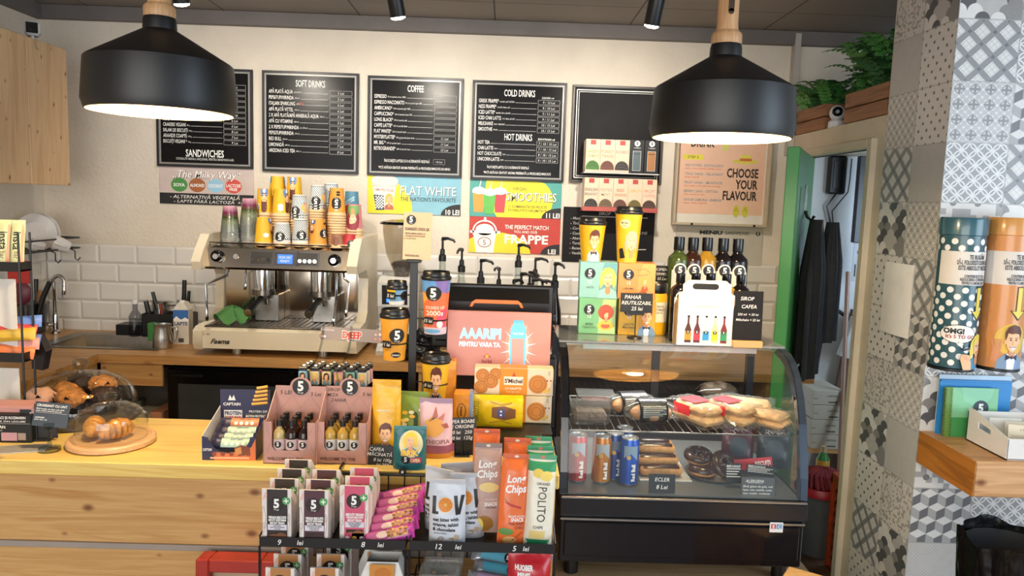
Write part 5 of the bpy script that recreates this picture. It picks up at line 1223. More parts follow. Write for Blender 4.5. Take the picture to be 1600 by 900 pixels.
S=[s_poly([(-w*.55,0),(w,0),(w,h*.92),(.055,h*.55),(.0,.018),(-.036,.022)],orange_c,1),s_text('CAPTAIN',-w*.80,.028,.007,wht,bold=.03,maxw=.022)]+[s_circ(-.036+.021*i,.0165,.0058,ink('#8d3f2c'),2,14) for i in range(5)]+[s_rect(-.046,.004,.05,.0085,ink('#f0b48c'),2),s_poly([(.014,.032),(.03,.040),(.052,.034),(.052,.018),(.036,.012),(.016,.02)],ink('#7a3d1e'),3),s_poly([(.014,.03),(.03,.036),(.032,.018),(.018,.014)],ink('#c98a4c'),4)]
q=MB();q.decal(S,front(-.001));part('front_print',q,t)
q=MB();q.decal([s_text('CAPTAIN',-.035,.105,.008,wht,bold=.03),s_poly([(-.045,.115),(-.04,.13),(-.035,.12),(-.03,.13),(-.025,.115)],wht,2),s_rect(-.056,.062,-.008,.088,wht,2),s_text('PROTEIN',-.032,.080,.010,ink('#2a2a4a'),w=.044,bold=.04),s_text('SOFT BAR',-.032,.068,.008,ink('#c54a36'),w=.044,bold=.04),s_text('PROTEIN 33%',.035,.085,.006,wht),s_text('fără zahăr',.035,.075,.005,ink('#d5703c'))],front(d-.0025))
for i in range(5): q.tube([(.018+.0035*i,d-.004,.105+.011*i),(.060-.0*i,d-.004,.110+.011*i)],.0042,ink('#d7a24e'),8)
part('back_print',q,t)
def wrap_bar(label,loc,rot,mt,shapes,group,L_=.115,Hh=.032,D=.016,name='protein_bar',cat='snack bar'):
    q=MB();xf=pillow_xf(L_,Hh,D,1,.05); 
    def g(sgn):
        def f(u,v,hh):
            a=abs(2*u/L_);e=(1-a)/.10;b=0 if e <= 1 else min(1,(e-1)/1.2)**.6;c=max(0,1-abs(2*v/Hh-1)**2.4)**.55
            return (u,-sgn*(D/2*b*c+.0005+hh+(.0006*math.sin(u*2400) if e < 1 else 0)),v)
        return f
    q.surf(lambda u,v: g(1)((u-.5)*L_,v*Hh,0),20,8,mt);q.surf(lambda u,v: g(-1)((.5-u)*L_,v*Hh,0),20,8,mt)
    q.decal(shapes,g(1),step=L_/20,stepv=Hh/8)
    return single(name,q,label,cat,loc,rot=rot,group=group,angle=50)
mintw=ink('#a9c9b4')
for i,(z,y,c,lb) in enumerate(((.006,.03,mintw,'mint and navy protein bar at the front of the box'),(.012,.055,mintw,'mint and navy protein bar behind the front one'),(.02,.085,mintw,'mint and navy protein bar in the middle of the box'),(.034,.115,ink('#c9764a'),'orange and navy protein bar at the back of the box'))):
    P=Vector((p.x,p.y,KZ)) + Matrix.Rotation(.06,3,'Z') @ Vector((-.002,y,z+.012))
    wrap_bar(lb,P,(-.75,0,.06),navy,[s_rect(-.028,.003,.045,.029,c,1),s_text('SOFT BAR',.01,.024,.005,ink('#27406a'))]+[s_circ(-.014+.014*k,.012,.0048,ink('#f0efe0'),2,12) for k in range(4)],'protein bars in the navy box')
q=MB();q.box(-.028,-.001,0,.028,.001,.03,card_b);q.decal([chalk('BATON PROTEIC',0,.022,.006,maxw=.05),chalk('11 lei',0,.010,.007)],front(-.001));P=Vector((p.x+.02,p.y+.137,KZ+.052));single('price_tag',q,'small black chalked tag at the back of the protein bar box','price tag',P,rot=(-.35,0,.06))

# ================================================================ syrup miniature boxes
rose=mat('card_rose','#bb8d82',.5,var=.08,scale=20)
rose_l=ink('#a97c72')
mini_glass={}
def mini_bottle(col):
    q=MB();q.lathe([(.001,.001),(.0135,.001),(.015,.004),(.015,.046),(.012,.053),(.0065,.060),(.006,.066)],mat('mini_syrup_'+col.strip('#'),col,.07,var=.03,trans=.3),18,cap0=False)
    return q
def syrup_box(pl,pr_,py,back_txt,label,cols,gname,glabel,seed):
    a,c=atz(pl,py-3,KZ),atz(pr_,py,KZ);cx,cy=(a.x+c.x)/2,(a.y+c.y)/2;w=(c.x-a.x)/2
    t=thing('display_box',label,'display box',(cx,cy,KZ))
    d,hf,hs=.105,.108,.175
    q=MB();q.box(-w,0,0,w,d,.002,rose);q.box(-w+.002,.003,.024,w-.002,d-.003,.028,rose)
    q.prism([(-w,0),(w,0),(w,hf),(w*.68,hf),(w*.68,.045),(w*.58,.035),(-w*.58,.035),(-w*.68,.045),(-w*.68,hf),(-w,hf)],0,.002,rose)
    for s in (-1,1): q.prism([(0,0),(d,0),(d,hs-.01),(.03,hf),(0,hf)],s*w-.001,s*w+.001,rose,'YZ')
    cr=.022;q.prism([(-w,0),(w,0),(w,hs)]+[(cr*1.25*math.cos(x_),hs+cr*1.05*math.sin(x_)) for x_ in [i*PI/12 for i in range(13)]]+[(-w,hs)],d-.002,d,rose);part('body',q,t)
    q=MB();q.decal(five(0,hs-.002,.0215)+[chalk(*b,ink('#2a211f')) for b in back_txt]+[s_line([(-w+.01,.11),(-w*.3,.15),(0,.115),(w*.4,.15),(w-.01,.11)],.0012,rose_l,1)],front(d-.0025));part('back_print',q,t);q=MB();q.decal([s_text('WELCOME TO THE',-w*.85,.014,.0075,ink('#5a2f2a'),align='l',bold=.03),s_line([(-w+.004,.02),(-w+.02,.06),(-w+.006,.10)],.0012,rose_l,1),s_line([(w-.004,.03),(w-.02,.07),(w-.006,.10)],.0012,rose_l,1),s_line([(-.03,.005),(0,.03),(.04,.008)],.0012,rose_l,1)],front(0))
    part('front_print',q,t)
    k=0
    for r in range(3):
        for i in range(3):
            x=cx+(i-1)*.031;y=cy+.020+r*.031;col=cols[(i+r) % len(cols)] if r else cols[i]
            key=(col,seed)
            lb='%s syrup miniature, %s row, %s in the %s' % ({'#2b1712': 'dark','#c9b27a': 'honey-coloured','#a9572f': 'amber','#c8a24a': 'golden'}[col],['front','middle','back'][r],['left','middle','right'][i],glabel)
            if key not in mini_glass:
                o=thing('miniature_bottle',lb,'bottle',(x,y,KZ+.0285),group=gname)
                part('bottle',mini_bottle(col),o)
                c_=MB();c_.cyl((0,0,.064),.0075,.017,black_pl,16,ch=.001);part('cap',c_,o)
                l_=MB();R=cone(.0151,.006,.0151,.034);l_.decal([s_rect(-.035,.006,.035,.033,ink('#cbb3b3' if seed == 1 else '#cfc9c4'),1)]+five(0,.020,.0085,small=False,l=2),R,step=.004);part('label',l_,o)
                mini_glass[key]=o
            else: dup(mini_glass[key],(x,y,KZ+.0285),0,lb,gname)
syrup_box(412,493,727,[('5 LEI',-.038,.158,.011),('5 Lei',.040,.155,.010)],'left pink syrup miniature box with 5 lei written on it',['#c9b27a','#2b1712','#2b1712','#a9572f'],'syrup miniatures in the left pink box','left pink box',1)
syrup_box(494,572,727,[('SIROP',-.042,.166,.009),('MIZA',-.045,.152,.009),('ZAHAR',-.030,.138,.009),('5 lei',.045,.156,.010)],'right pink syrup miniature box with handwriting on its back',['#c8a24a','#c8a24a','#c8a24a'],'syrup miniatures in the right pink box','right pink box',2)

# ================================================================ acrylic lighter stand
LY=2.09
lp=aty(522,600,LY)
t=thing('lighter_stand','clear acrylic lighter stand with a grey header sign','display stand',(lp.x,LY,KZ))
ac=clear('acrylic','#e6eaea',ior=1.4,absorb=.93);tz=lp.z-KZ
q=MB();q.box(-.095,-.03,tz-.006,.095,.05,tz,mat('tray_smoke','#26282a',.2),.002);q.box(-.10,-.034,tz-.009,.10,-.031,tz+.004,ac)
part('tray',q,t)
for x in (-.04,.04):
    q=MB();q.box(x-.012,.05,0,x+.012,.053,tz,ac);q.box(x-.02,.01,0,x+.02,.06,.003,ac)
    q.tube([(x-.02,-.034,tz),(x-.024,-.036,tz+.04),(x-.005,.0,tz+.08),(x-.002,.03,tz+.115),(x,.04,tz+.16)],.0035,ac,8);part('arm',q,t)
q=MB();q.T=Matrix.Translation((.037,.04,tz+.135)) @ Matrix.Rotation(.04,4,'Y');q.box(-.085,0,-.019,.09,.003,.019,mat('sign_grey','#8f807a',.4),.0005)
q.decal([s_text('DjEEP',.005,0,.021,ink('#f2e8e2'),w=.058,bold=.09,l=2),s_text('DjEEP',.005,0,.020,ink('#cf4428'),w=.055,bold=.035,l=3),s_text('AUTENTIC DIN',-.066,.010,.004,wht,bold=.02),s_ring(-.082,-.009,.006,.006,.0015,ink('#a83a2a')),s_rect(-.082,-.013,-.070,-.006,wht,2),s_poly([(.068,.003),(.076,.003),(.072,.010)],ink('#e8c8c0'),2),s_circ(.084,.0065,.004,ink('#e8c8c0'),2,12),s_circ(.072,-.007,.004,ink('#c98a80'),2,12),s_circ(.084,-.007,.004,ink('#c98a80'),2,12)],front(0));part('sign',q,t)
LT=None;lc=['#7ba9bd','#c9b6a0','#d9c79a','#c98a9a','#6c9a8a','#b9b3ac']
LPs={}
for r in range(3):
    for i in range(6):
        c=lc[(i+r*2) % 6];x,y=lp.x-.082+.033*i+.004*r,LY-.018+.025*r
        lb='%s lighter, %s row, %s from the left on the acrylic stand' % ({'#7ba9bd': 'blue','#c9b6a0': 'beige','#d9c79a': 'cream','#c98a9a': 'pink','#6c9a8a': 'green','#b9b3ac': 'grey'}[c],['front','middle','back'][r],['first','second','third','fourth','fifth','last'][i])
        if c not in LPs:
            o=thing('lighter',lb,'lighter',(x,y,KZ+tz),group='lighters on the acrylic stand')
            q=MB();q.box(-.0125,-.008,0,.0125,.008,.042,ink(c),.004);q.decal(s_move(woman('#d8c25a' if i % 2 else '#4a3326','#5f8aa0'),-.010,.004,.020,ky=.034),front(-.008));part('body',q,o)
            q=MB();q.box(-.0125,-.0085,.042,.0125,.0085,.052,black_pl,.002);q.cyl((-.002,.004,.054),.005,.008,steel,12,'X');part('top_cap',q,o)
            LPs[c]=o
        else: dup(LPs[c],(x,y,KZ+tz),0,lb,'lighters on the acrylic stand')

# ================================================================ coffee packs
def pouch_xf(w,h,d,sgn=1,flat=.92):
    """stand-up pouch: full depth near the foot, closing to a flat seal on top"""
    def f(u,v,hh):
        a=max(0,1-abs(2*u/w)**3)**.5;t=v/h
        b=max(0,1-max(0,t/flat)**2.2)*(.78+.22*min(1,t/.12)) if t < flat else 0
        wr=.0015*math.sin(14*t+6*u/w)*(1 if t > .1 else 0)*a
        return (u*(1-.03*t),-sgn*(d/2*a*b+.0006+hh)+wr,v)
    return f
def pouch(name,label,loc,rz,w,h,d,mt,shapes,group='coffee packs on the counter',cat='coffee pack',tilt=0.,seal=None,sealh=.92):
    t=thing(name,label,cat,loc,group=group,rot=(tilt,0,rz))
    q=MB();xf=pouch_xf(w,h,d);xb=pouch_xf(w,h,d,-1)
    q.surf(lambda u,v: xf((u-.5)*w,v*h,0),14,20,mt);q.surf(lambda u,v: xb((.5-u)*w,v*h,0),14,20,mt)
    n=14;q.add([xf((i/n-.5)*w,0,0) for i in range(n+1)]+[xb((.5-i/n)*w,0,0) for i in range(n+1)],[tuple(range(2*n+2))],mt)
    q.decal(shapes,xf,step=w/14,stepv=h/20,eps=.0004);part('pouch',q,t,angle=55)
    q=MB();q.box(-w/2*.97,-.0018,h*sealh,w/2*.97,.0018,h*1.0,seal or mt,.0005);part('seal',q,t)
    return t
def at_counter(px,py): return atz(px,py,KZ)
yb=mat('foil_yellow','#dda520',.32,var=.06,bump=.25,bscale=40)
p=at_counter(603,713)
pouch('coffee_pack','tall yellow ground coffee pack with a comic man at its foot',p,.0,.076,.205,.05,yb,s_move(man('#5b86a4'),-.03,.012,.062,ky=.085)+[s_text('IBRIK',-.004,.028,.020,ink('#e1a22e'),w=.05,bold=.05,l=12),s_text('IBRIK',-.004,.028,.0195,ink('#5a3a14'),w=.05,bold=.0,l=11),s_rect(-.024,.125,.010,.1275,wht2,1)])
p=at_counter(645,695)
pouch('coffee_pack','green coffee pack with painted coffee flowers',p,-.05,.082,.15,.05,mat('foil_green','#7b9440',.35,var=.06,bump=.2,bscale=40),[s_poly([(.008,.02),(.018,.03),(.015,.09),(.003,.09)],ink('#233a1e'),1)]+[s_ell(random.uniform(-.026,.026),random.uniform(.045,.105),.008,.005,ink(c),2+i % 3,10) for i,c in enumerate(['#e8d47a','#2f4a22','#f0ead2','#e2b93a','#3f5d2a','#f0ead2','#2f4a22','#e2b93a','#f0ead2','#3f5d2a','#e8d47a','#f0ead2','#2f4a22','#e2b93a'])])
p=at_counter(640,731)
pouch('coffee_pack','teal coffee pack with a comic blonde woman',p,.0,.083,.108,.042,mat('foil_teal','#1f6268',.35,var=.06,bump=.2,bscale=40),[s_ell(.004,.066,.030,.032,ink('#d9cfa4'),1)]+s_move(woman('#e6c33c','#4f8fa4'),-.018,.038,.042,ky=.056,dl=1)+[s_text('IBRIK',.002,.046,.013,ink('#e6b73a'),w=.044,bold=.05,l=11)]+five(-.008,.028,.0105,6,small=False)+[s_rect(.003,.021,.030,.034,ink('#b5404a'),5),s_text('CAFEA',.016,.0275,.008,ink('#f0d8b0'),maxw=.024,l=6,bold=.03)],seal=mat('foil_teal_seal','#43898c',.35),sealh=.93)
p=at_counter(680,712)
pouch('coffee_pack','pale pink Ethiopia coffee pack with a drawn bird',p,.04,.088,.155,.055,mat('foil_pink','#d5aeb2',.35,var=.05,bump=.2,bscale=40),[s_rect(-.05,0,.05,.014,ink('#c07d2e'),1),s_rect(-.05,.014,.05,.036,ink('#8b4a60'),1),s_text('ETHIOPIA',.002,.046,.012,ink('#7a3b52'),w=.072,bold=.0,l=2),s_poly([(-.028,.062),(.004,.058),(.024,.075),(.018,.10),(-.006,.112),(-.03,.096),(-.02,.085)],ink('#d79a3e'),2),s_poly([(-.012,.10),(.006,.11),(.0,.135),(-.006,.118)],ink('#a65a4a'),3),s_poly([(.014,.09),(.03,.094),(.036,.082),(.024,.08)],ink('#a65a4a'),3),s_poly([(.004,.105),(.024,.12),(.02,.10)],ink('#b8685a'),3)]+[s_line([(-.018+.004*k,.098+.003*k),(-.006+.004*k,.104+.002*k)],.0013,BLK,4) for k in range(3)],seal=mat('foil_pink_seal','#9d8199',.35))
# orange bricks behind
def brick(px,py,y,w,h,d,label,art,rz=0.,z=KZ):
    p_=aty(px,py,y);q=MB();q.box(-w/2,-d/2,0,w/2,d/2,h,mat('brick_orange','#d5871f',.35,var=.05,bump=.2,bscale=40),.004);q.decal(art,front(-d/2));return single('coffee_brick',q,label,'coffee pack',(p_.x,y,z),rz,'coffee packs on the counter')
brick(699,600,2.14,.05,.215,.05,'orange coffee brick behind the yellow cup on the post',[s_rect(-.025,.19,.025,.215,ink('#e0a23e'))])
# stepped black stand for the packs on the right
a,c=aty(722,690,2.0),aty(863,676,2.0)
STZ=c.z
t=thing('riser_stand','black two-step stand holding biscuit boxes and coffee packs','stand',((a.x+c.x)/2,2.0,KZ));w=(c.x-a.x)/2
q=MB();q.box(-w-.03,-.005,0,w,.17,STZ-KZ,black_m,.003);part('step',q,t)
q=MB();q.box(-w-.03,-.06,0,w-.03,-.006,.05,black_m,.003);part('front_step',q,t)
# yellow pack lying on its side, orange brick next to it
lemon=mat('foil_lemon','#e3bc14',.3,var=.05,bump=.25,bscale=30)
p=aty(776,677,1.99)
S=[s_text('RIKOTTO',.0,.128,.014,ink('#6a5a1a'),w=.055,bold=.0),s_poly([(-.014,.085),(.014,.085),(.020,.050),(.012,.02),(-.012,.02),(-.020,.050)],ink('#7a4f2c'),2),s_poly([(-.010,.07),(.010,.07),(.012,.05),(-.012,.05)],ink('#3d4a86'),3),s_circ(-.005,.06,.003,wht,4,8),s_circ(.005,.06,.003,wht,4,8),s_line([(-.03,.09),(-.022,.06),(-.03,.03)],.004,ink('#b98a1e'),2),s_line([(.03,.09),(.022,.06),(.03,.03)],.004,ink('#b98a1e'),2)]
o=pouch('coffee_pack','bright yellow coffee pack lying on its side on the black stand',(p.x+.07,2.03,STZ+.048),0,.092,.15,.05,lemon,S,seal=mat('foil_lemon_seal','#e8c81c',.3));o.rotation_euler=(0,-PI/2,0)
q=MB();q.box(-.026,-.02,0,.026,.03,.10,MATS['brick_orange'],.004);q.box(.014,-.0206,0,.0265,.0306,.1005,mat('brick_blue','#7e8aa8',.4),.003)
q.decal([s_ring(-.004,.05,.012,.022,.0018,ink('#3d2412')),s_text('bristot',-.004,.05,.007,ink('#3d2412'),rot=-PI/2,bold=.03)],front(-.02));p2=aty(724,640,2.03);single('coffee_brick',q,'orange coffee brick with blue end beside the lying yellow pack','coffee pack',(p2.x,2.03,STZ),0,'coffee packs on the counter')
# galette boxes
def galette(loc,label):
    q=MB();W_,H_,D_=.222,.078,.05;q.box(-W_/2,0,0,W_/2,D_,H_,mat('box_cream','#dcc8a4',.45),.002)
    S=[s_rect(-W_/2+.001,0.004,W_/2-.001,H_-.004,ink('#dfceb4'),1),s_rect(-.04,0.001,.038,H_-.001,ink('#d98a24'),2)]
    for x,y,r in ((-.088,.055,.020),(-.065,.040,.022),(-.092,.022,.020),(-.052,.060,.018),(.068,.034,.027)):
        S += [s_circ(x,y,r,ink('#c8823a'),2,22),s_ring(x,y,r*.82,r*.82,.0012,ink('#9a5a22'),3,20),s_ring(x,y,r*.5,r*.5,.0012,ink('#9a5a22'),3,16)]
    S += [s_rect(-.028,.030,.026,.054,ink('#efe0cc'),3),s_text('S\'Michel',-.001,.042,.012,ink('#4a2a20'),w=.050,bold=.03,l=4),s_poly([(-.006,.054),(.006,.054),(.0,.068)],ink('#b8492f'),3),s_text('LA GALETTE',-.001,.020,.006,wht,w=.045,l=3,bold=.02),s_text('PUR BEURRE',-.001,.010,.005,ink('#f0c48a'),w=.04,l=3),s_line([(.096,.060),(.099,.072),(.102,.060)],.001,ink('#7a7a80'),3),s_circ(.094,.045,.0025,ink('#3a4a8a'),3,10),s_circ(.104,.045,.0025,ink('#b8403a'),3,10),s_poly([(.078,.012),(.10,.026),(.104,.018),(.092,.008)],ink('#d9b45a'),3)]
    q.decal(S,front(0));q.decal([s_rect(-.04,.001,.038,D_-.001,ink('#d98a24'),1)],top(H_));return single('biscuit_box',q,label,'biscuit box',loc,0,'galette boxes on the black stand')
gx=aty(801,620,2.08)
g1=galette((gx.x,2.08,STZ+.001),'lower galette biscuit box, mostly hidden by the yellow coffee pack')
dup(g1,(gx.x+.002,2.08,STZ+.080),.0,'upper galette biscuit box on top of the other one')
# chalked tags
def tag_card(name,label,px,py,y,w,h,lines,rot=(-.1,0,0),z=None,roll=0.):
    p_=aty(px,py,y);t=thing(name,label,'price tag',p_,rot=(rot[0],roll,rot[2]),group='chalked price tags among the goods')
    q=MB();q.box(-w/2,0,0,w/2,.002,h,card_b,.0006);q.decal([chalk(a_,x*w,y_*h,hh*h,maxw=w*.92) for a_,x,y_,hh in lines],front(0));part('card',q,t);return t
tag_card('price_tag','black chalked tag for ground coffee in front of the tall yellow pack',595,731,1.845,.068,.057,[('CAFEA',-.2,.82,.16),('MĂCINATĂ',-.08,.60,.16),('8 lei 100g',.05,.36,.15),('lei 250g',.1,.14,.15)],roll=.05)
t_=tag_card('price_tag','black chalked tag for origin coffee beans before the pink pack',721,689,1.93,.082,.062,[('CAFEA BOABE',0,.84,.15),('DE ORIGINE',0,.62,.15),('30 lei   250',0,.38,.15),('50 lei  125g',0,.14,.15)],roll=-.07)
q=MB();q.tube([(0,.006,.0),(0,.006,KZ-t_.location.z+.004)],.002,black_pl,6);q.box(-.02,-.005,KZ-t_.location.z,.02,.02,KZ-t_.location.z+.004,black_pl);part('stick',q,t_)

# ================================================================ black post with cups, scan card
PYY=2.13
pp=aty(647,410,PYY);bz=aty(645,408,PYY).z
t=thing('cup_post','tall black post carrying sample paper cups','display stand',(pp.x,PYY,KZ));PXx=pp.x
q=MB();q.box(-.011,-.004,.0,.011,.004,bz-KZ,black_m,.001);part('post',q,t)
q=MB();q.box(-.06,-.05,0,.06,.05,.005,black_m,.001);part('base',q,t)
q=MB();q.box(-.021,-.012,bz-KZ-.004,.021,.012,bz-KZ+.006,black_m,.002);part('clip',q,t)
# scan card (square code left out)
c0=aty(650,411,PYY-.002)
q=MB();w,h=.080,.134;q.box(-w/2,0,0,w/2,.0015,h,mat('card_peach','#d9b48f',.45),.0004)
S=five(-.019,.112,.0135)+[s_text('SCANEAZĂ CODUL QR',-.001,.087,.008,ink('#3a2c22'),w=.068,bold=.03),s_text('PENTRU MENIUL DIGITAL CU',-.006,.074,.0045,ink('#3a2c22'),w=.056,bold=.03),s_text('INFORMAȚII NUTRIȚIONALE',-.006,.067,.0045,ink('#5d5a34'),w=.056,bold=.03),s_text('ȘI ALERGENI',-.021,.060,.0045,ink('#6d7a44'),align='c',bold=.02),s_text('FIVETOGO.RO',-.013,.012,.0055,ink('#3a2c22'),w=.04,bold=.03)]
q.decal(S,front(0));single('scan_card',q,'peach menu card held on top of the black post','card',(c0.x+.002,PYY-.006,bz+.004),0,rot=(-.02,.015,0))
def lid_mesh(r):
    q=MB();q.lathe([(r*1.02,0),(r*1.045,.003),(r*1.045,.008),(r*1.0,.011),(r*.95,.012),(r*.93,.022),(r*.90,.024),(r*.84,.019),(.001,.019)],mat('lid_black','#141416',.3,var=.03),34);q.box(-.012,-r*.82,.019,.012,-r*.72,.0215,MATS['lid_black'],.001);return q
def sample_cup(label,px,ptop,pbot,y,wtop,body,art,tagtxt,rz=0.,hold=True,group='sample cups on the black post',tz=.45):
    a,c=aty(px,ptop,y),aty(px,pbot,y);H=a.z-c.z
    t=thing('takeaway_cup',label,'cup',(c.x,y,c.z),rz=rz,group=group);r1=wtop/2*.94;r0=r1*.74;hb=H-.022
    q=MB();q.lathe([(.001,.004),(r0-.002,.004),(r0-.001,0),(r0,0),(r1,hb),(r1-.002,hb)],body,34,cap0=False,cap1=False);q.decal(art(r0,r1,hb),cone(r0,0,r1,hb),step=.005,eps=.0004);part('cup_body',q,t)
    q=lid_mesh(r1+.001);q.T=Matrix.Identity(4);o=part('lid',q,t,'black lid');o.location=(0,0,hb-.001)
    if tagtxt:
        q=MB();f=tz;r=r0+(r1-r0)*f+.002;zz=hb*f;q.lathe([(r,zz-.002),(r+.0015,zz),(r,zz+.002)],black_m,34,cap0=False,cap1=False)
        q.T=Matrix.Rotation(-.45,4,'Z');q.box(-.014,-r-.004,zz-.010,.014,-r-.001,zz+.010,card_b,.0006);q.decal([chalk(tagtxt,0,zz,.010,maxw=.026)],front(-r-.004));q.T=Matrix.Identity(4)
        if hold:
            d=PXx-c.x;dx=math.copysign(1,d);q.tube([(dx*(r-.001),0,zz),(d*1.0-dx*.010,0,zz)],.0022,black_m,6)
        part('holder_ring',q,t)
    return t
sample_cup('small blue and yellow sample cup at the top left of the black post',620,439,475,PYY,.060,ink('#6f9fbe'),lambda r0,r1,h: [s_rect(-.04,h*.62,.0,h*.98,ink('#e3b92e'),1),s_rect(-.06,h*.0,.06,h*.25,ink('#d9d6d0'),1),s_circ(.026,h*.6,.013,BLK,2,20)],'5 lei',tz=.62)
sample_cup('large blue and orange sample cup at the top right of the black post',680,424,520,PYY,.086,ink('#df6a3e'),lambda r0,r1,h: [s_rect(-.2,h*.78,.2,h*.995,ink('#5b8fc6'),1),s_poly([(.0,h*.995),(.04,h*.995),(.04,h*.75),(.01,h*.8)],ink('#7a68a8'),2),s_poly([(-.04,h*.78),(-.01,h*.7),(-.04,h*.55)],ink('#e8a04a'),2),s_poly([(.02,h*.45),(.04,h*.5),(.04,h*.1),(.0,h*.2)],ink('#d94a6a'),2),s_rect(-.2,0,.2,h*.13,ink('#c9b3bf'),3),s_ell(-.01,h*.06,.03,h*.04,ink('#5f9ac4'),4)]+five(-.004,h*.76,.021,5)+[s_text('SOUNDS OF',0,h*.50,.009,ink('#f0d2b8'),w=.056,bold=.03,l=5),s_text('2000s',0,h*.40,.014,ink('#f4e2cc'),w=.050,bold=.02,l=5),s_circ(.016,h*.19,.010,ink('#efe0d8'),5,18)],'15 lei',tz=.26)
def waffle(r0,r1,h):
    S=[]
    for k in range(-14,15): S += [s_line([(-.06,h*.5+k*.008-.04),(.06,h*.5+k*.008+.04)],.0007,ink('#a8701e'),1),s_line([(-.06,h*.5+k*.008+.04),(.06,h*.5+k*.008-.04)],.0007,ink('#a8701e'),1)]
    S2=[]
    for vs,fs,m_,l in S:
        if min(v[1] for v in vs) > .002 and max(v[1] for v in vs) < h-.002: S2.append((vs,fs,m_,l))
    return S2+five(.012,h*.60,.0215,3)+[s_ell(.010,h*.15,.015,.008,BLK,3),s_text('bristot',.010,h*.15,.006,wht,l=4,bold=.02)]
sample_cup('golden waffle-print sample cup on the left of the black post',616,483,561,PYY,.087,ink('#d8962c'),waffle,'11 lei',tz=.40)
sample_cup('yellow sample cup with a comic man at the bottom of the black post',680,553,632,PYY,.088,ink('#dfae28'),lambda r0,r1,h: s_move(man('#7d93ad'),-.024,.0,.054,ky=h*.95,dl=1),'8 lei',tz=.52)

# ================================================================ till screen and customer display
MY=2.30
a,c=aty(674,520,MY),aty(866,446,MY);b_=aty(674,443,MY)
t=thing('till_monitor','black back of the till monitor with an orange trim bar','monitor',((a.x+c.x)/2,MY,KZ));w=(c.x-a.x)/2;z1=(b_.z+c.z)/2-KZ;z0=z1-.20
q=MB();q.box(-w,0,z0,w,.02,z1,mat('monitor_black','#121214',.32,var=.05),.004);q.prism([(.0,z0+.02),(-.03,z0+.03),(-.035,z1-.05),(0,z1-.01)],-w+.015,w-.015,MATS['monitor_black'],'YZ');part('housing',q,t)
zo=aty(776,474,MY-.04).z-KZ;q=MB();x0=aty(736,474,MY-.04).x-t.location.x;x1=aty(816,474,MY-.04).x-t.location.x
q.prism([(x0-.004,zo-.012),(x0+.002,zo+.002),(x0+.014,zo+.010),(x1-.014,zo+.010),(x1-.002,zo+.002),(x1+.004,zo-.012),(x1-.004,zo-.012),(x1-.01,zo-.001),(x0+.01,zo-.001),(x0+.004,zo-.012)],-.040,-.034,mat('trim_orange','#e0701c',.35));part('trim_bar',q,t,'orange trim bar')
q=MB();q.box(-.04,.0,.02,.04,.03,z0+.01,black_pl,.003);q.box(-.10,-.05,0,.10,.09,.02,black_pl,.004);part('stand',q,t)
DY_=2.185
a,c=aty(697,586,DY_),aty(862,492,DY_);w=(c.x-a.x)/2;h=c.z-a.z+.004
t=thing('customer_display','pinkish customer screen showing a drinks advert','screen',((a.x+c.x)/2,DY_,KZ));zb=a.z-KZ
q=MB();q.box(-w,0,zb,w,.014,zb+h,mat('screen_rose','#bd8074',.35,var=.12,scale=4,emit=.25,emitc='#bd8074'),.002);part('screen',q,t)
fm_=lambda hexc,e=.35: mat('screen_%s' % hexc.strip('#'),hexc,.4,var=.02,emit=e,emitc=hexc)
gx_=.24*w
S=[s_text('AAARIPI',-.36*w,zb+h*.665,.030,fm_('#8fe0f2',.8),w=.80*w,bold=.05),s_text('PENTRU VARA TA.',-.36*w,zb+h*.495,.014,fm_('#a8e4ee',.8),w=.80*w,bold=.03),s_text('Red Bull',-.22*w,zb+h*.235,.010,fm_('#8c3640',.3),w=.32*w*.6,bold=.03),s_text('ȚI DĂ AAARIPI',-.22*w,zb+h*.16,.005,fm_('#c8a0a0',.3),w=.19*w*.9),s_poly([(-.30*w,zb+h*.30),(-.22*w,zb+h*.35),(-.14*w,zb+h*.30),(-.22*w,zb+h*.285)],fm_('#a8463a',.3)),s_circ(-.22*w,zb+h*.31,.005,fm_('#d9a63a',.4),3,12)]
S += [s_ell(.38*w,zb+h*.48,.34*w*.75,h*.40,fm_('#c98a78',.35),1,28),s_ell(.38*w,zb+h*.48,.26*w*.75,h*.30,fm_('#d3b0a4',.45),2,28)]
for k in range(14):
    a_=k*2*PI/14+.2;S.append(s_poly([(.38*w+.10*w*math.cos(a_-.12),zb+h*.45+.16*h*math.sin(a_-.12)),(.38*w+.36*w*math.cos(a_),zb+h*.45+.42*h*math.sin(a_)),(.38*w+.10*w*math.cos(a_+.12),zb+h*.45+.16*h*math.sin(a_+.12))],fm_('#c4cfd4',.5),3))
S += [s_poly([(.24*w,zb+h*.06),(.50*w,zb+h*.06),(.52*w,zb+h*.10),(.52*w,zb+h*.74),(.46*w,zb+h*.84),(.28*w,zb+h*.84),(.22*w,zb+h*.74),(.22*w,zb+h*.10)],fm_('#5fb0dc',.6),5),s_poly([(.25*w,zb+h*.11),(.49*w,zb+h*.11),(.49*w,zb+h*.60),(.25*w,zb+h*.60)],fm_('#b98d84',.4),6),s_rect(.28*w,zb+h*.84,.46*w,zb+h*.88,fm_('#4f9cd0',.6),5),s_text('Red Bull',.37*w,zb+h*.68,.008,fm_('#c8e6f4',.6),rot=PI/2*0,maxw=.2*w,l=7)]
S=[([(x,max(zb+.002,min(zb+h-.002,y))) for x,y in vs],fs,m_,l) for vs,fs,m_,l in S]
S=[([(max(-w+.002,min(w-.002,x)),y) for x,y in vs],fs,m_,l) for vs,fs,m_,l in S]
q=MB();q.decal(S,front(0),eps=.0002);part('advert',q,t)
q=MB();q.box(-.02,.0,.006,.02,.012,zb+.002,black_pl,.002);q.box(-.07,-.03,0,.07,.03,.006,black_pl,.002);part('stand',q,t)
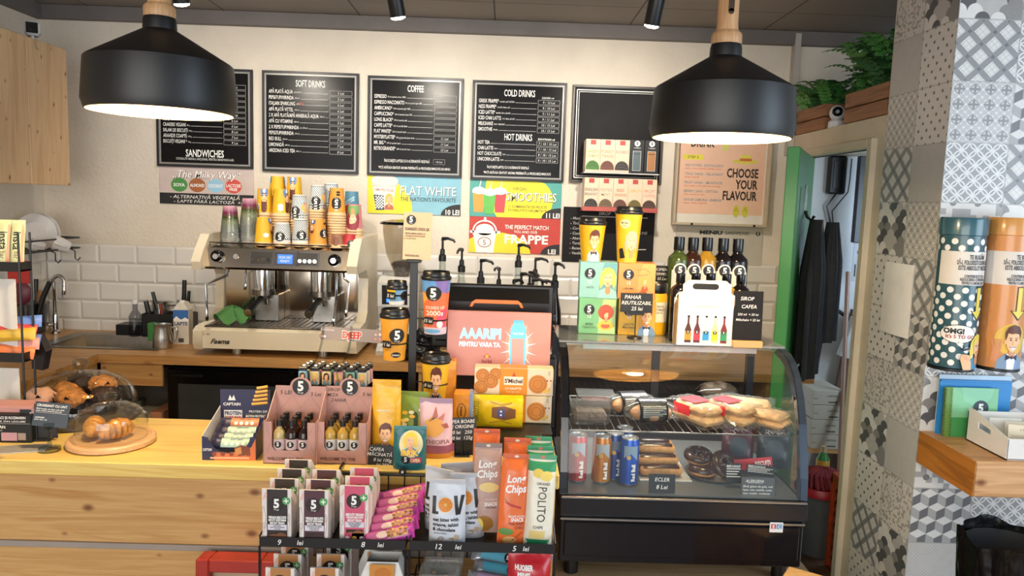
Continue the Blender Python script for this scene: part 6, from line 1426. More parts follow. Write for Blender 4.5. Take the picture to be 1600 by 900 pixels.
p=aty(857,540,2.20);q=MB();q.box(-.02,-.0,0,.022,.06,.215,mat('printer_grey','#1c1c20',.4),.004);q.box(-.016,-.003,.13,.018,0,.15,black_gloss,.001);q.cyl((0,-.002,.10),.006,.003,steel,14,'Y');single('receipt_printer',q,'upright dark receipt printer beside the customer screen','printer',(p.x+.004,2.20,KZ+.0))
# ================================================================ wire snack rack in front of the counter
RY,RB=1.55,1.795
la,lb_,ra,rb_=aty(405,842,RY),aty(634,844,RY),aty(640,844,RY),aty(868,846,RY)
RZ=(aty(405,858,RY).z + aty(868,862,RY).z)/2            # shelf level (foot of the lip)
LIP=.022
t=thing('wire_snack_rack','black wire snack rack hooked on the front of the counter','snack rack',((la.x+rb_.x)/2,RB,0));ox=t.location.x
R2=RZ-.205
for nm,x0,x1,txt in (('left',la.x,lb_.x,(('9',-.36),('lei',-.22),('8',.21),('lei',.33))),('right',ra.x,rb_.x,(('12',-.30),('lei',-.165),('5',.22),('lei',.30)))):
    for z,wr in ((RZ,True),(R2,False)):
        q=MB();w=x1-x0
        q.box(x0-ox,RY-RB,z,x1-ox,RY-RB+.0015,z+LIP,black_m,.0005);q.box(x0-ox,RY-RB+.0015,z,x1-ox,-.004,z+.0015,black_m)
        if wr: q.decal([chalk(s,(x0+x1)/2-ox+f*w,z+LIP*.52,.0125 if s.isdigit() else .011) for s,f in txt],front(RY-RB))
        sh_=part('shelf',q,t)
        for xx in (x0,x1): q=MB();q.tube([(xx-ox,RY-RB+.002,z+LIP),(xx-ox,-.004,z+LIP+.03)],.002,black_m,6);part('side_rail',q,sh_)
q=MB()
x=la.x-.0
while x < rb_.x+.001: q.tube([(x-ox,-.0,.30),(x-ox,0,.945)],.0016,black_m,6);x += (rb_.x-la.x)/16
z=.30
while z < .95: q.tube([(la.x-ox,.003,z),(rb_.x-ox,.003,z)],.0016,black_m,6);z += .043
q.tube([(la.x-ox,0,.945),(rb_.x-ox,0,.945)],.004,black_m,8);part('grid',q,t)
for xx in (la.x,lb_.x,ra.x,rb_.x):
    q=MB();q.tube([(xx-ox,RY-RB+.002,RZ),(xx-ox,RY-RB+.002,R2)],.0028,black_m,8);part('post',q,t)
hk=aty(629,737,RB-.012);q=MB();q.lathe([(.008,0),(.009,-.003),(.005,-.006)],black_pl,18,(hk.x-ox,-.008,hk.z),'Y');q.cyl((hk.x-ox,-.0165,hk.z),.0035,.002,mat('screw_white','#c9c5c0',.3),12,'Y');part('hook_knob',q,t)
for nx in (-.2,.2):
    q=MB();q.tube([(nx,0,.944),(nx,.012,.9555),(nx,.05,.9545)],.003,black_m,8);part('hanger_hook',q,t)

# ---------------------------------------------------------------- biscuit packs
def biscuit_proto(kind,label,loc,group):
    col,win={'black': ('#2c2423',True),'purple': ('#4b2a36',True),'pink': ('#c4506e',True),'kraft': ('#a97544',True)}[kind]
    W_,D_,H_=(.062,.050,.124) if kind != 'pink' else (.062,.048,.128)
    t=thing('biscuit_pack',label,'biscuit pack',loc,group=group)
    q=MB();wp=mat('pack_white','#d8d0cb',.4,var=.05)
    q.box(-W_/2,0,0,W_/2,D_,H_*.70,wp,.002);q.prism([(0,H_*.69),(D_,H_*.69),(.005,H_),(0,H_)],-W_/2,W_/2,wp,'YZ')
    ln=ink('#8d7f7b');pk=ink('#d9aea0')
    S=[s_rect(-W_*.33,.0,W_*.38,H_*.998,ink(col),1),s_poly([(-W_*.49,H_*.80),(-W_*.32,H_*.86),(-W_*.32,H_*.97),(-W_*.40,H_*.93)],pk,1),s_line([(-W_*.45,H_*.2),(-W_*.36,H_*.5),(-W_*.44,H_*.7)],.0008,ln,1),s_line([(W_*.40,H_*.1),(W_*.45,H_*.4),(W_*.38,H_*.6),(W_*.46,H_*.85)],.0008,ln,1),s_ring(W_*.42,H_*.50,.003,.009,.0008,ln,1,14),s_ring(-W_*.42,H_*.35,.004,.006,.0008,ln,1,14)]
    S += five(.000 if kind != 'kraft' else 0,H_*.735,.0165 if kind != 'kraft' else .018,2,col='#1d1716' if kind in ('black',) else ('#26191c' if kind == 'purple' else '#241a18'))
    S += [s_circ(W_*.34,H_*.80,.0085,ink('#4f9a55'),4,20),s_rect(W_*.34-.0052,H_*.80-.0012,W_*.34+.0052,H_*.80+.0012,wht,5),s_rect(W_*.34-.0012,H_*.80-.0052,W_*.34+.0012,H_*.80+.0052,wht,5)]
    S += [s_text('BISCUIȚI VEGANI' if kind == 'pink' else 'VEGAN BISCUITS',W_*.03,H_*.50,.0055,wht,w=W_*.62,bold=.05,l=3),s_text('VEGAN BISCUITS' if kind == 'pink' else 'BISCUIȚI VEGETARIENI',W_*.03,H_*.45,.0045,wht,w=W_*.6,bold=.05,l=3),s_text('BISCUIT VEGAN',W_*.03,H_*.40,.0045,wht,w=W_*.5,bold=.05,l=3),s_rect(-W_*.30,H_*.27,W_*.36,H_*.37,ink('#cfcbd4'),2)]
    for i,a in enumerate({'black': ('NATURAL','CIOCOLATĂ NEAGRĂ','COCOS'),'purple': ('CIOCOLATĂ ȘI VIȘINE','CHOCOLATE','CHOCOLAT'),'pink': ('CAPȘUNI ȘI ZMEURĂ','STRAWBERRIES','FRAMBOISE'),'kraft': ('MIERE','SCORȚIȘOARĂ','NUCĂ')}[kind]): S.append(s_text(a,W_*.03,H_*(.35-.03*i),.0026,ink('#2a2030'),maxw=W_*.5,bold=.03))
    bc={'black': '#6d432a','purple': '#3a2022','pink': '#8a5634','kraft': '#8a5a30'}[kind]
    S += [s_rect(-W_*.26,.004,W_*.32,H_*.235,ink('#241614'),2),s_ell(-W_*.10,H_*.11,.013,.011,ink(bc),3,16),s_ell(W_*.16,H_*.13,.014,.012,ink(bc),4,16)]
    if kind == 'pink': S += [s_ell(x,.012,.005,.0035,ink(c),5,12) for x,c in ((-W_*.22,'#e8dcd8'),(W_*.03,'#e0b23a'),(W_*.28,'#e8dcd8'))];S += [s_rect(-W_*.30,.0,W_*.36,.022,ink('#b5405c'),4)]
    q.decal(S,front(0));part('pack',q,t)
    q=MB();q.decal([s_line([(.006,.01),(.02,.05),(.008,.08),(.03,.10)],.0009,ln,1),s_ring(.03,.03,.01,.012,.0009,ln,1,16),s_ring(.02,.075,.008,.008,.0009,pk,1,16),s_rect(.002,.0,.010,H_*.86,pk,1)],side_r(W_/2));part('side_print',q,t)
    return t
BP={}
def biscuits(kind,px,ptop,n,y0,dy,z,where,group,word,z_auto=True,dz=0):
    # the column runs straight back; its x comes from the front pack
    H_=.124 if kind != 'pink' else .128
    x=aty(px,800,y0).x
    for i in range(n):
        lb='%s biscuit pack, %s %s' % (word,['frontmost','second','third','fourth'][i],where);loc=(x,y0+i*dy,z+i*dz)
        if kind not in BP: BP[kind]=biscuit_proto(kind,lb,loc,group)
        else: dup(BP[kind],loc,0,lb,group)
ZS=RZ+.0018
biscuits('black',432,756,4,RY+.006,.056,ZS,'of the dark column','biscuit packs on the upper rack shelf','black and white',dz=.002)
biscuits('purple',490,756,3,RY+.006,.056,ZS,'of the plum column in the rack','biscuit packs on the upper rack shelf','plum and white',dz=.002)
biscuits('pink',553,736,3,RY+.022,.055,ZS+.002,'of the pink column in the rack','biscuit packs on the upper rack shelf','pink and white')
ZL=R2+.0018
biscuits('kraft',437,888,3,RY+.010,.058,ZL+.026,'of the left brown column on the lower rack shelf','biscuit packs on the lower rack shelf','brown kraft',dz=.003)
# a wooden block lifts the lower rows
q=MB();q.box(la.x+.004,RY+.004,ZL,lb_.x-.11,RB-.02,ZL+.024,pine,.002);single('shelf_block',q,'plain wooden riser under the brown biscuit packs on the lower rack shelf','riser')
xk=aty(508,868,RY+.02).x
for i in range(2): dup(BP['kraft'],(xk,RY+.014+.058*i,ZL+.027+.003*i),0,'brown kraft biscuit pack, %s of the right brown column on the lower rack shelf' % ['frontmost','second'][i])
dup(BP['black'],(aty(528,868,RY+.14).x,RY+.15,ZL+.036),-.2,'dark biscuit pack behind the brown columns on the lower rack shelf','biscuit packs on the lower rack shelf')

# ---------------------------------------------------------------- magenta bars, stacked
mag=mat('wrap_magenta','#b03a92',.28,var=.10,bump=.3,bscale=90)
BARS=[]
def nut_art():
    S=[s_poly([(-.046,.004),(-.012,.004),(-.012,.028),(-.046,.028)],ink('#c24f86'),1),s_ell(-.010,.018,.014,.008,ink('#e6c6b4'),3,18),s_poly([(-.0,.006),(.045,.006),(.045,.027),(.004,.027)],ink('#c08a86'),2)]
    random.seed(5)
    for k in range(26): S.append(s_ell(random.uniform(.002,.043),random.uniform(.008,.026),.0035,.0028,ink(['#7a4a20','#d8a45e','#9a6a30','#b5844a'][k % 4]),4+k % 2,8))
    S += [s_line([(-.044,y),(-.016,y)],.0014,ink('#d88aae'),2) for y in (.009,.013,.017,.021,.025)]
    return S
pb=aty(608,842,RY+.03)
for i in range(6):
    x=pb.x+.002+.004*(i % 2)+.002*i;y=RY+.012+.028*i;z=ZS+.008+.0075*i
    wrap_bar('magenta nut bar, %s from the front of the sloping heap' % ['first','second','third','fourth','fifth','sixth'][i],(x,y,z),(-.80,-.20,.12),mag,nut_art(),'magenta nut bars on the upper rack shelf',.115,.034,.018,'nut_bar')

# ---------------------------------------------------------------- white pouches with orange slices
lovm=mat('pouch_pale_blue','#c3c8d2',.3,var=.05,bump=.25,bscale=30)
def lov_art():
    S=[s_circ(-.004,.094,.017,ink('#e3c9a4'),2,26),s_circ(-.004,.094,.0155,ink('#cf7a1c'),3,26),s_circ(-.004,.094,.0035,ink('#e0b060'),4,10)]+[s_line([(-.004+.004*math.cos(a),.094+.004*math.sin(a)),(-.004+.014*math.cos(a),.094+.014*math.sin(a))],.0009,ink('#e3a044'),4) for a in [i*PI/4 for i in range(8)]]
    S += [s_poly([(-.033,.112),(-.025,.112),(-.025,.080),(-.019,.080),(-.019,.074),(-.033,.074)],ink('#1c1a1c'),2),s_poly([(.014,.114),(.022,.114),(.025,.085),(.030,.115),(.038,.115),(.029,.074),(.019,.072)],ink('#1c1a1c'),2)]
    S += [s_text(a,-.031,y,.0075,ink('#1e1c1e'),align='l',bold=.03,maxw=.060) for a,y in (('oat bites with',.063),('orange, tahini',.052),('& chocolate',.041))]+[s_text('source of fibre',-.028,.032,.0035,ink('#3a3638'),align='l')]
    S += [s_poly([(.004,.010),(.016,.013),(.017,.024),(.005,.022)],ink('#a08a72'),2),s_poly([(.014,.020),(.025,.017),(.029,.027),(.019,.031)],ink('#b09a82'),3),s_circ(-.012,.017,.006,ink('#a5978c'),2,14),s_circ(-.012,.017,.008,ink('#8d8a92'),1,14)]
    return S
LOV=pouch('snack_pouch','pale blue snack pouch with orange slice, front one of the four',(aty(698,846,RY+.03).x,RY+.038,ZS),.0,.080,.148,.04,lovm,lov_art(),'pale blue snack pouches on the upper rack shelf','snack pouch',.05,mat('pouch_seal_grey','#b9bac0',.35),.93)
for x,y,rz,lb in ((729,.070,.05,'pale blue snack pouch with orange slice, half hidden behind the front one'),(688,.095,-.5,'pale snack pouch turned sideways behind the front orange slice one'),(712,.135,.25,'pale snack pouch at the back, only its grey top showing')):
    xx=aty(x,800,RY+y).x;dup(LOV,(xx,RY+y+.01,ZS),label=lb,rot=(.05,0,rz))

# ---------------------------------------------------------------- long chips
def long_pack(kind):
    w,h,d=.062,.200,.028
    col,top_c,art={
     'mocha': ('#b09187','#7d6560',[s_text('Long',.0,.158,.017,wht,w=.042,bold=.03,shear=.2,rot=.08),s_text('Chips',.0,.136,.017,wht,w=.046,bold=.03,shear=.2,rot=.08),s_ell(.004,.105,.022,.011,ink('#dcc07a'),2),s_text('POTATO',.01,.078,.005,ink('#d8c8c0'),maxw=.03),s_text('SNACK',.01,.068,.008,wht,maxw=.03,bold=.03),s_text('ORIGINAL',.01,.060,.004,ink('#5a4640')),s_ell(-.004,.022,.020,.020,ink('#9a6a2c'),2),s_ell(-.016,.018,.010,.018,ink('#e0c870'),3)]),
     'orange': ('#d96a32','#c5562a',[s_text('Long',.002,.150,.017,wht,w=.042,bold=.03,shear=.2,rot=.08),s_text('Chips',.002,.128,.017,wht,w=.046,bold=.03,shear=.2,rot=.08),s_line([(-.018,.098),(-.008,.092),(.016,.086)],.005,ink('#b0302a'),2),s_line([(-.02,.104),(-.018,.098)],.002,ink('#5a7a3a'),2),s_text('MASHED POTATO',.008,.068,.0045,wht,maxw=.036),s_text('SNACK',.010,.061,.008,wht,maxw=.03,bold=.03),s_text('THAI SWEET',.008,.052,.006,ink('#8d3a1c'),maxw=.036,bold=.03),s_text('CHILI',.014,.044,.006,ink('#8d3a1c'),maxw=.02,bold=.03),s_ell(-.014,.034,.016,.008,ink('#5f8a4a'),2),s_ell(-.004,.014,.016,.010,ink('#d8a468'),3),s_line([(.0,.012),(.022,.034)],.004,ink('#c24a2a'),3)]),
     'white': ('#dcd6c4','#2f8a5c',[s_rect(-w/2,h*.83,w/2,h*.95,ink('#2f8a5c'),1),s_ell(-.008,h*.81,.012,.010,ink('#d8bc4e'),3),s_ell(.010,h*.785,.014,.011,ink('#e2c85e'),4),s_text('GRAND',.004,.140,.006,ink('#2a2c2a'),maxw=.03),s_text('POLITO',.004,.095,.019,ink('#20221f'),rot=-PI/2,w=.075,bold=.0),s_text('CHIPS',-.002,.046,.006,ink('#2a2c2a'),maxw=.03),s_rect(-.020,.020,.014,.038,ink('#d9c078'),2),s_poly([(-.027,.018),(.026,.018),(.022,.010),(.026,.004),(-.027,.004),(-.022,.010)],ink('#2f8a5c'),3)])}[kind]
    return w,h,d,col,top_c,art
LP={}
def chips(kind,px,dy,lean,rz,label,dz=0.,roll=0.):
    x=aty(px,800,RY+dy).x;loc=(x,RY+dy,ZS+dz)
    if kind not in LP:
        w,h,d,col,tc_,art=long_pack(kind)
        t=thing('chips_pack',label,'chips',loc,group='long chips packs on the upper rack shelf',rot=(lean,roll,rz))
        m_=mat('wrap_%s' % kind,col,.32,var=.05,bump=.2,bscale=40);q=MB();xf=pillow_xf(w,h,d,1,.05);b_=pillow_xf(w,h,d,-1,.05)
        q.surf(lambda u,v: xf((u-.5)*w,v*h,0),12,28,m_);q.surf(lambda u,v: b_((.5-u)*w,v*h,0),12,28,m_);q.decal(art,xf,step=w/12,stepv=h/28,eps=.0003);part('pack',q,t,angle=55)
        q=MB();q.box(-w/2*.99,-.0022,h*.955,w/2*.99,.0022,h*1.005,mat('crimp_'+kind,tc_,.35),.0008);q.decal([s_ell(0,h*.978,.005,.003,ink('#d8c8b8' if kind != 'white' else '#c8684a'),1,10)],front(-.0022));part('crimp',q,t)
        LP[kind]=t
    else: dup(LP[kind],loc,label=label,rot=(lean,roll,rz))
chips('mocha',760,.070,-.10,.0,'mocha-coloured long chips pack left of the orange one',.012)
chips('orange',799,.030,-.16,.10,'orange long chips pack at the front',.0,.06)
chips('orange',757,.150,-.05,.0,'orange long chips pack behind the mocha one, only its top showing',.022)
chips('orange',805,.120,-.05,.0,'orange long chips pack behind the front orange one',.012)
chips('white',841,.030,-.16,-.0,'white and green long chips pack at the front right of the rack',.0,.04)
chips('white',839,.085,-.10,.0,'white and green long chips pack, second behind the front one',.004,.02)
chips('white',835,.135,-.06,.0,'white and green long chips pack at the back right of the rack',.012,.02)

# ---------------------------------------------------------------- lower shelf right: clear boxes, bars, red bag; left: buns
box_pl=clear('box_plastic','#eef2f0',ior=1.5,rough=.06,absorb=.96,milk=.14)
def clear_box(px,pt,y,z,label,fill):
    x=aty(px,pt,y).x;t=thing('clear_box',label,'food box',(x,y,z),group='clear plastic boxes on the lower rack shelf');w,d,h=.046,.07,.045
    q=MB();q.surf(lambda u,v: ((w*(.90+.10*v))*max(-1,min(1,1.35*math.cos(2*PI*u))),d/2+(d/2*(.90+.1*v))*max(-1,min(1,1.35*math.sin(2*PI*u))),h*.55*v),40,4,box_pl)
    q.surf(lambda u,v: ((w*(1-.16*v**3))*max(-1,min(1,1.35*math.cos(2*PI*u))),d/2+(d/2*(1-.16*v**3))*max(-1,min(1,1.35*math.sin(2*PI*u))),h*(.57+.43*v)),40,5,box_pl)
    q.add([(-w*.84,d*.08,h),(w*.84,d*.08,h),(w*.84,d*.92,h),(-w*.84,d*.92,h)],[(0,1,2,3)],box_pl);part('box',q,t,angle=60)
    q=MB();random.seed(9)
    for k in range(22): q.ball((random.uniform(-w*.65,w*.65),d/2+random.uniform(-d*.32,d*.32),.010+random.uniform(0,.014)),random.uniform(.006,.010),mat('filling_%s' % fill[k % 3].strip('#'),fill[k % 3],.6),8,6)
    part('filling',q,t)
zl=R2+.0018
q=MB();q.box(ra.x+.01,RY+.02,zl,rb_.x-.085,RB-.03,zl+.085,pine,.002);single('shelf_block',q,'plain wooden riser under the clear boxes on the lower rack shelf','riser')
zr=zl+.086
clear_box(684,890,RY+.03,zr,'clear box of nuts in front on the lower rack shelf',('#b39a84','#4f7a4a','#8d6e5a'));clear_box(693,872,RY+.115,zr,'clear box of pinkish nuts behind the front one on the lower rack shelf',('#a07a70','#8d5e50','#b08a80'))
silver=mat('wrap_silver','#b9bcc6',.22,.5,var=.1,bump=.3,bscale=80)
for px,pt,y,c,lb,dz in ((763,892,RY+.05,'#a58fb0','lilac and silver bar in front on the lower rack shelf',.0),(772,884,RY+.095,'#4f9db5','turquoise and silver bar in the middle of the lower rack shelf',.004),(768,876,RY+.14,'#5fa9c0','turquoise and silver bar at the back of the lower rack shelf',.012)):
    wrap_bar(lb,(aty(px,pt,y).x,y,zr+.012+dz),(-1.0,.10,-.12),silver,[s_rect(-.028,.003,.034,.030,ink(c),1),s_ell(.036,.015,.008,.012,BLK,2,14),s_text('5',.036,.015,.010,wht,bold=.04)],'silver bars on the lower rack shelf',.10,.033,.018)
redm=mat('foil_red','#b3222c',.28,var=.08,bump=.35,bscale=25)
hb=aty(828,862,RY+.03)
flat_pack('snack_bag','red bag of minis at the right end of the lower rack shelf','snack bag',(hb.x,RY+.03,zl+.012),(-.06,0,0),.094,hb.z-zl-.012,.05,redm,[s_text('HUOBER',-.012,hb.z-zl-.012-.032,.010,wht,w=.040,bold=.05),s_text('MINIS',-.012,hb.z-zl-.012-.046,.009,wht,w=.028,bold=.05),s_ell(-.012,.085,.022,.030,ink('#8d5a2c'),1,22),s_ring(-.016,.10,.012,.010,.004,ink('#c99a5a'),2,18),s_ring(-.004,.085,.012,.010,.004,ink('#b07a3c'),3,18),s_rect(.022,.06,.034,.085,ink('#e0b83a'),2),s_poly([(.02,.05),(.04,.055),(.03,.035)],ink('#cfd2e4'),2)])
bagw=mat('bun_bag_white','#d2d0ca',.4,var=.06,bump=.4,bscale=30);bun_w=clear('bun_window','#f2efe8',ior=1.4,rough=.12,absorb=.95)
for px,pt,y,dz,lb,k in ((597,884,RY+.05,.0,'white bag of golden buns in front on the lower rack shelf',1.),(593,865,RY+.135,.012,'white bag of golden buns behind the front one',1.)):
    x=aty(px,pt,y).x;H=aty(px,pt,y).z-zl+.004
    t=thing('bun_bag',lb,'bread bag',(x,y,zl+.0),group='bags of buns on the lower rack shelf')
    w,d=.096,.07;q=MB()
    def bx_(u,v): 
        a=2*PI*u;r=1-.28*max(0,v-.75)/.25;return (w/2*r*max(-1,min(1,1.5*math.cos(a)))*(1+.04*math.sin(7*v+3*u)),d/2+d/2*r*max(-1,min(1,1.5*math.sin(a))),H*v)
    q.surf(bx_,44,14,bagw);part('bag',q,t,angle=60)
    q=MB();q.decal([s_rect(-w*.29,H*.12,w*.29,H*.995,ink('#c4853c'),1),s_ell(-.006,H*.55,.020,.022,ink('#d89a4e'),2,20),s_ell(.008,H*.25,.020,.020,ink('#c9863a'),3,20),s_ell(.002,H*.85,.018,.014,ink('#b9722c'),3,20)],front(-.0012));part('window',q,t,'clear front showing golden buns')
# ---------------------------------------------------------------- red framed sign below the counter
p0,p1=aty(303,866,1.72),aty(412,866,1.72)
t=thing('framed_sign','red painted wooden frame leaning on the counter front','frame',((p0.x+p1.x)/2+.005,1.70,0),rot=(-.06,0,0))
w=.095;h=p0.z-.024;red_p=mat('red_paint','#a12a1c',.4,var=.08,scale=10)
q=MB()
for r_ in ((-w,0,-w+.032,h),(w-.032,0,w,h),(-w+.032,h-.032,w-.032,h),(-w+.032,0,w-.032,.032)): q.box(r_[0],0,r_[1],r_[2],.055,r_[3],red_p,.003)
part('frame',q,t)
q=MB();q.box(-w+.032,.03,.032,w-.032,.036,h-.032,mat('panel_pale','#a88f74',.6,var=.1));part('panel',q,t,'pale inner panel')
# ================================================================ glass cake display
CX0,CX1,CY0,CY1=.176,.838,1.95,2.47
CZB,CZG,CZT=.655,.845,1.222                    # bottom, foot of the glass, top
t=thing('glass_display_case','black refrigerated cake display with curved glass front','display case',((CX0+CX1)/2,CY0,.605));o0=t.location
w=(CX1-CX0)/2;B0,G0,T0=CZB-.605,CZG-.605,CZT-.605;D=CY1-CY0
case_b=mat('case_black','#0b0c13',.18,var=.05,scale=3,coat=.3)
thin=clear('case_glass','#f3f6f5',ior=1.5,rough=.015,absorb=.985)
q=MB();q.box(-w,0,B0,w,D,G0-.055,case_b,.004);q.box(-w+.012,-.006,B0+.02,w-.012,.0,G0-.075,case_b,.003);part('base',q,t)
q=MB();q.box(-w-.004,-.012,G0-.055,w+.004,D,G0-.004,mat('case_trim','#1b1c20',.25),.004);q.box(-w,-.013,G0-.006,w,-.005,G0,steel,.001);q.box(-w,-.008,G0-.068,w,-.003,G0-.062,steel,.001);part('trim',q,t)
q=MB();q.box(-w+.012,.01,G0-.003,w-.012,D-.02,G0+.002,mat('case_floor','#7d8286',.3,.6));part('floor_plate',q,t)
for x in (-w+.04,w-.04):
    for y in (.05,D-.05):
        q=MB();q.lathe([(.020,0),(.020,B0-.005),(.014,B0)],black_m,18,(x,y,0));part('foot',q,t)
# curved front: rises from the sill, leans back and rolls over into the top
cp=[(0,G0),(.005,G0+.06),(.020,G0+.13),(.042,G0+.20),(.072,G0+.265),(.105,G0+.315),(.145,T0-.028),(.19,T0-.012),(.24,T0-.004)]
q=MB();n=len(cp)
q.add([(-w+.015,y,z) for y,z in cp]+[(w-.015,y,z) for y,z in cp],[(i,i+n,i+1+n,i+1) for i in range(n-1)],thin);part('curved_glass',q,t,angle=80)
q=MB()
for s in (-1,1): q.add([(s*(w-.008),y,z) for y,z in cp+[(D-.03,T0-.004),(D-.03,G0)]],[tuple(range(n+2))],thin)
part('side_glass',q,t)
prof=cp+[(D,T0-.002),(D,T0-.03)]
for s in (-1,1):
    q=MB();inner=[(y+.026*(.2+.8*(i/n)),z-.010-.016*(i/n)) for i,(y,z) in enumerate(cp)]
    m_=case_b if s < 0 else mat('case_edge_steel','#4d5866',.2,.7)
    for i in range(n-1):
        a,b_,c_,d_=cp[i],cp[i+1],inner[i+1],inner[i];c_=(b_[0]+.022,b_[1]-.02 if i > 3 else b_[1]);d_=(a[0]+.022,a[1]-.02 if i > 3 and i else a[1])
        q.prism([a,b_,c_,d_],s*(w-.018),s*(w+.004),m_,'YZ')
    part('side_frame',q,t);q=MB();q.box(s*(w-.018),D-.03,G0,s*(w+.004),D,T0-.02,case_b);part('rear_post',q,t)
q=MB();q.box(-w-.004,.235,T0-.008,w+.004,D,T0,mat('case_top_glass','#8b8e90',.06,.35,var=.02),.002);part('top_panel',q,t,'glossy dark glass top')
q=MB();q.box(-.004,D-.028,G0,.022,D-.02,T0-.02,black_m);q.add([(-w+.02,D-.018,G0),(w-.02,D-.018,G0),(w-.02,D-.018,T0-.02),(-w+.02,D-.018,T0-.02)],[(0,1,2,3)],thin);part('sliding_door',q,t)
# wire shelf inside
SH=G0+.155
q=MB()
for i in range(26): q.tube([(-w+.03+i*(2*w-.06)/25,.085,SH),(-w+.03+i*(2*w-.06)/25,D-.06,SH)],.0014,steel,6)
for y in (.085,.24,D-.06): q.tube([(-w+.025,y,SH-.002),(w-.025,y,SH-.002)],.0025,steel,8)
part('wire_shelf',q,t)
st=aty(1213,824,CY0-.008);q=MB();q.box(st.x-o0.x-.018,-.0085,st.z-.605-.014,st.x-o0.x+.018,-.0065,st.z-.605+.014,mat('sticker_white','#d6d6d2',.4));q.decal([s_rect(-.0145,-.004,-.001,.009,ink('#b8413a'),1),s_rect(.001,-.004,.0145,.009,ink('#3f7fb8'),1),s_text('E',-.0078,.0025,.009,wht,l=2,bold=.03),s_text('C',.0078,.0025,.009,wht,l=2,bold=.03)],lambda u,v,h: (st.x-o0.x+u,-.0085-h,st.z-.605+v));part('sticker',q,t)
L_=bpy.data.lights.new('case_light','AREA');L_.shape='RECTANGLE';L_.size=.5;L_.size_y=.02;L_.energy=3.5;L_.color=(1,.95,.88)
lo=bpy.data.objects.new('case_light',L_);COL.objects.link(lo);lo.parent=t;lo.location=(0,.27,T0-.03)
q=MB();q.box(-.26,.262,T0-.028,.26,.28,T0-.0085,mat('case_tube','#d8d8d4',.3));part('tube_lamp',q,t)
# ---------------------------------------------------------------- inside the case, lower level
CFZ=.605+G0+.0022
can_top=mat('can_alu','#b8babd',.3,.9)
def can(px,pt,y,body,art,label):
    p_=aty(px,pt,y);H=.135 if True else 0
    t=thing('drink_can',label,'can',(p_.x,y,CFZ),group='drink cans in the display case')
    q=MB();r=.0265;q.lathe([(.020,0),(r,.008),(r,H-.012),(.0235,H-.003),(.0235,H),(.0215,H),(.0205,H-.004),(.001,H-.004)],body,30,mts=[can_top,body,body,can_top,can_top,can_top,can_top],cap1=False)
    q.decal(art(H),cone(r,.008,r,H-.012),step=.004,eps=.0004);part('body',q,t)
    q=MB();q.box(-.004,-.010,H-.0038,.004,.004,H-.0025,can_top,.001);part('tab',q,t)
    return t
rb_art=lambda sh: (lambda H: [s_poly([(-.020,H*.86),(.020,H*.86),(.020,H*.55),(.0,H*.70),(-.020,H*.60)],ink(sh),1),s_text('Red Bull',.008,H*.30,.011,wht,rot=PI/2,w=.048,bold=.05,l=2),s_circ(-.006,H*.62,.006,ink('#c8a24a'),2,14)])
can(981,760,2.035,mat('can_blue','#1f4fae',.25,.4),rb_art('#7f97ad'),'blue drink can at the right front of the cans')
can(958,755,2.075,mat('can_navy','#233a7a',.25,.4),rb_art('#6d7486'),'dark blue drink can between the orange and the blue one')
can(938,757,2.045,mat('can_orange','#b9742a',.25,.4),rb_art('#a9adb4'),'orange drink can in the case')
can(901,750,2.05,mat('can_red','#b03a34',.25,.4),rb_art('#9aa8b8'),'red drink can at the left wall of the case')
can(973,748,2.13,mat('can_dull_blue','#3a4f80',.25,.4),rb_art('#8d97a8'),'dull blue drink can behind the front ones')
# eclairs on a black tray, donuts on a silver tray
ecl=mat('eclair_dough','#c08a4e',.55,var=.2,scale=50,bump=.3,bscale=60);choc=mat('chocolate_glaze','#3b2318',.25,var=.1)
p_=aty(1035,762,2.10)
q=MB();q.box(-.075,-.06,0,.075,.13,.004,mat('tray_white','#bdbcb8',.35),.001);single('cake_tray',q,'pale tray under the eclairs','tray',(p_.x,2.12,CFZ))
k=0
for lev,n in ((0,4),(1,3),(2,2)):
    for i in range(n):
        y=2.09+.036*i+.018*lev;x=p_.x-.010-.008*lev;z=CFZ+.021+.027*lev
        o=thing('eclair','eclair, %s in the %s layer of the pile' % (['front','second','third','fourth'][i],['bottom','middle','top'][lev]),'eclair',(x,y,z),rz=.05*(-1)**k,group='eclairs piled in the display case');k += 1
        q=MB();q.tube([(-.062,0,0),(-.056,0,0),(-.03,0,.001),(.03,0,.001),(.056,0,0),(.062,0,0)],[.006,.013,.0165,.0165,.013,.006],ecl,14);part('dough',q,o,angle=70)
        q=MB();q.surf(lambda u,v: (-.052+.104*u,.0172*math.sin((v-.5)*2.0)*(.72+.28*(1-abs(2*u-1)**4)),.002+.0172*math.cos((v-.5)*2.0)*(.72+.28*(1-abs(2*u-1)**4))),14,8,choc);part('glaze',q,o,angle=80)
p_=aty(1125,765,2.09)
q=MB();q.lathe([(.001,.002),(.070,.002),(.082,.009),(.084,.009),(.072,0)],mat('tray_silver','#b5b4b0',.25,.8),30);q.T=Matrix.Identity(4);o=single('cake_tray',q,'silver tray under the chocolate donuts','tray',(p_.x-.01,2.13,CFZ))
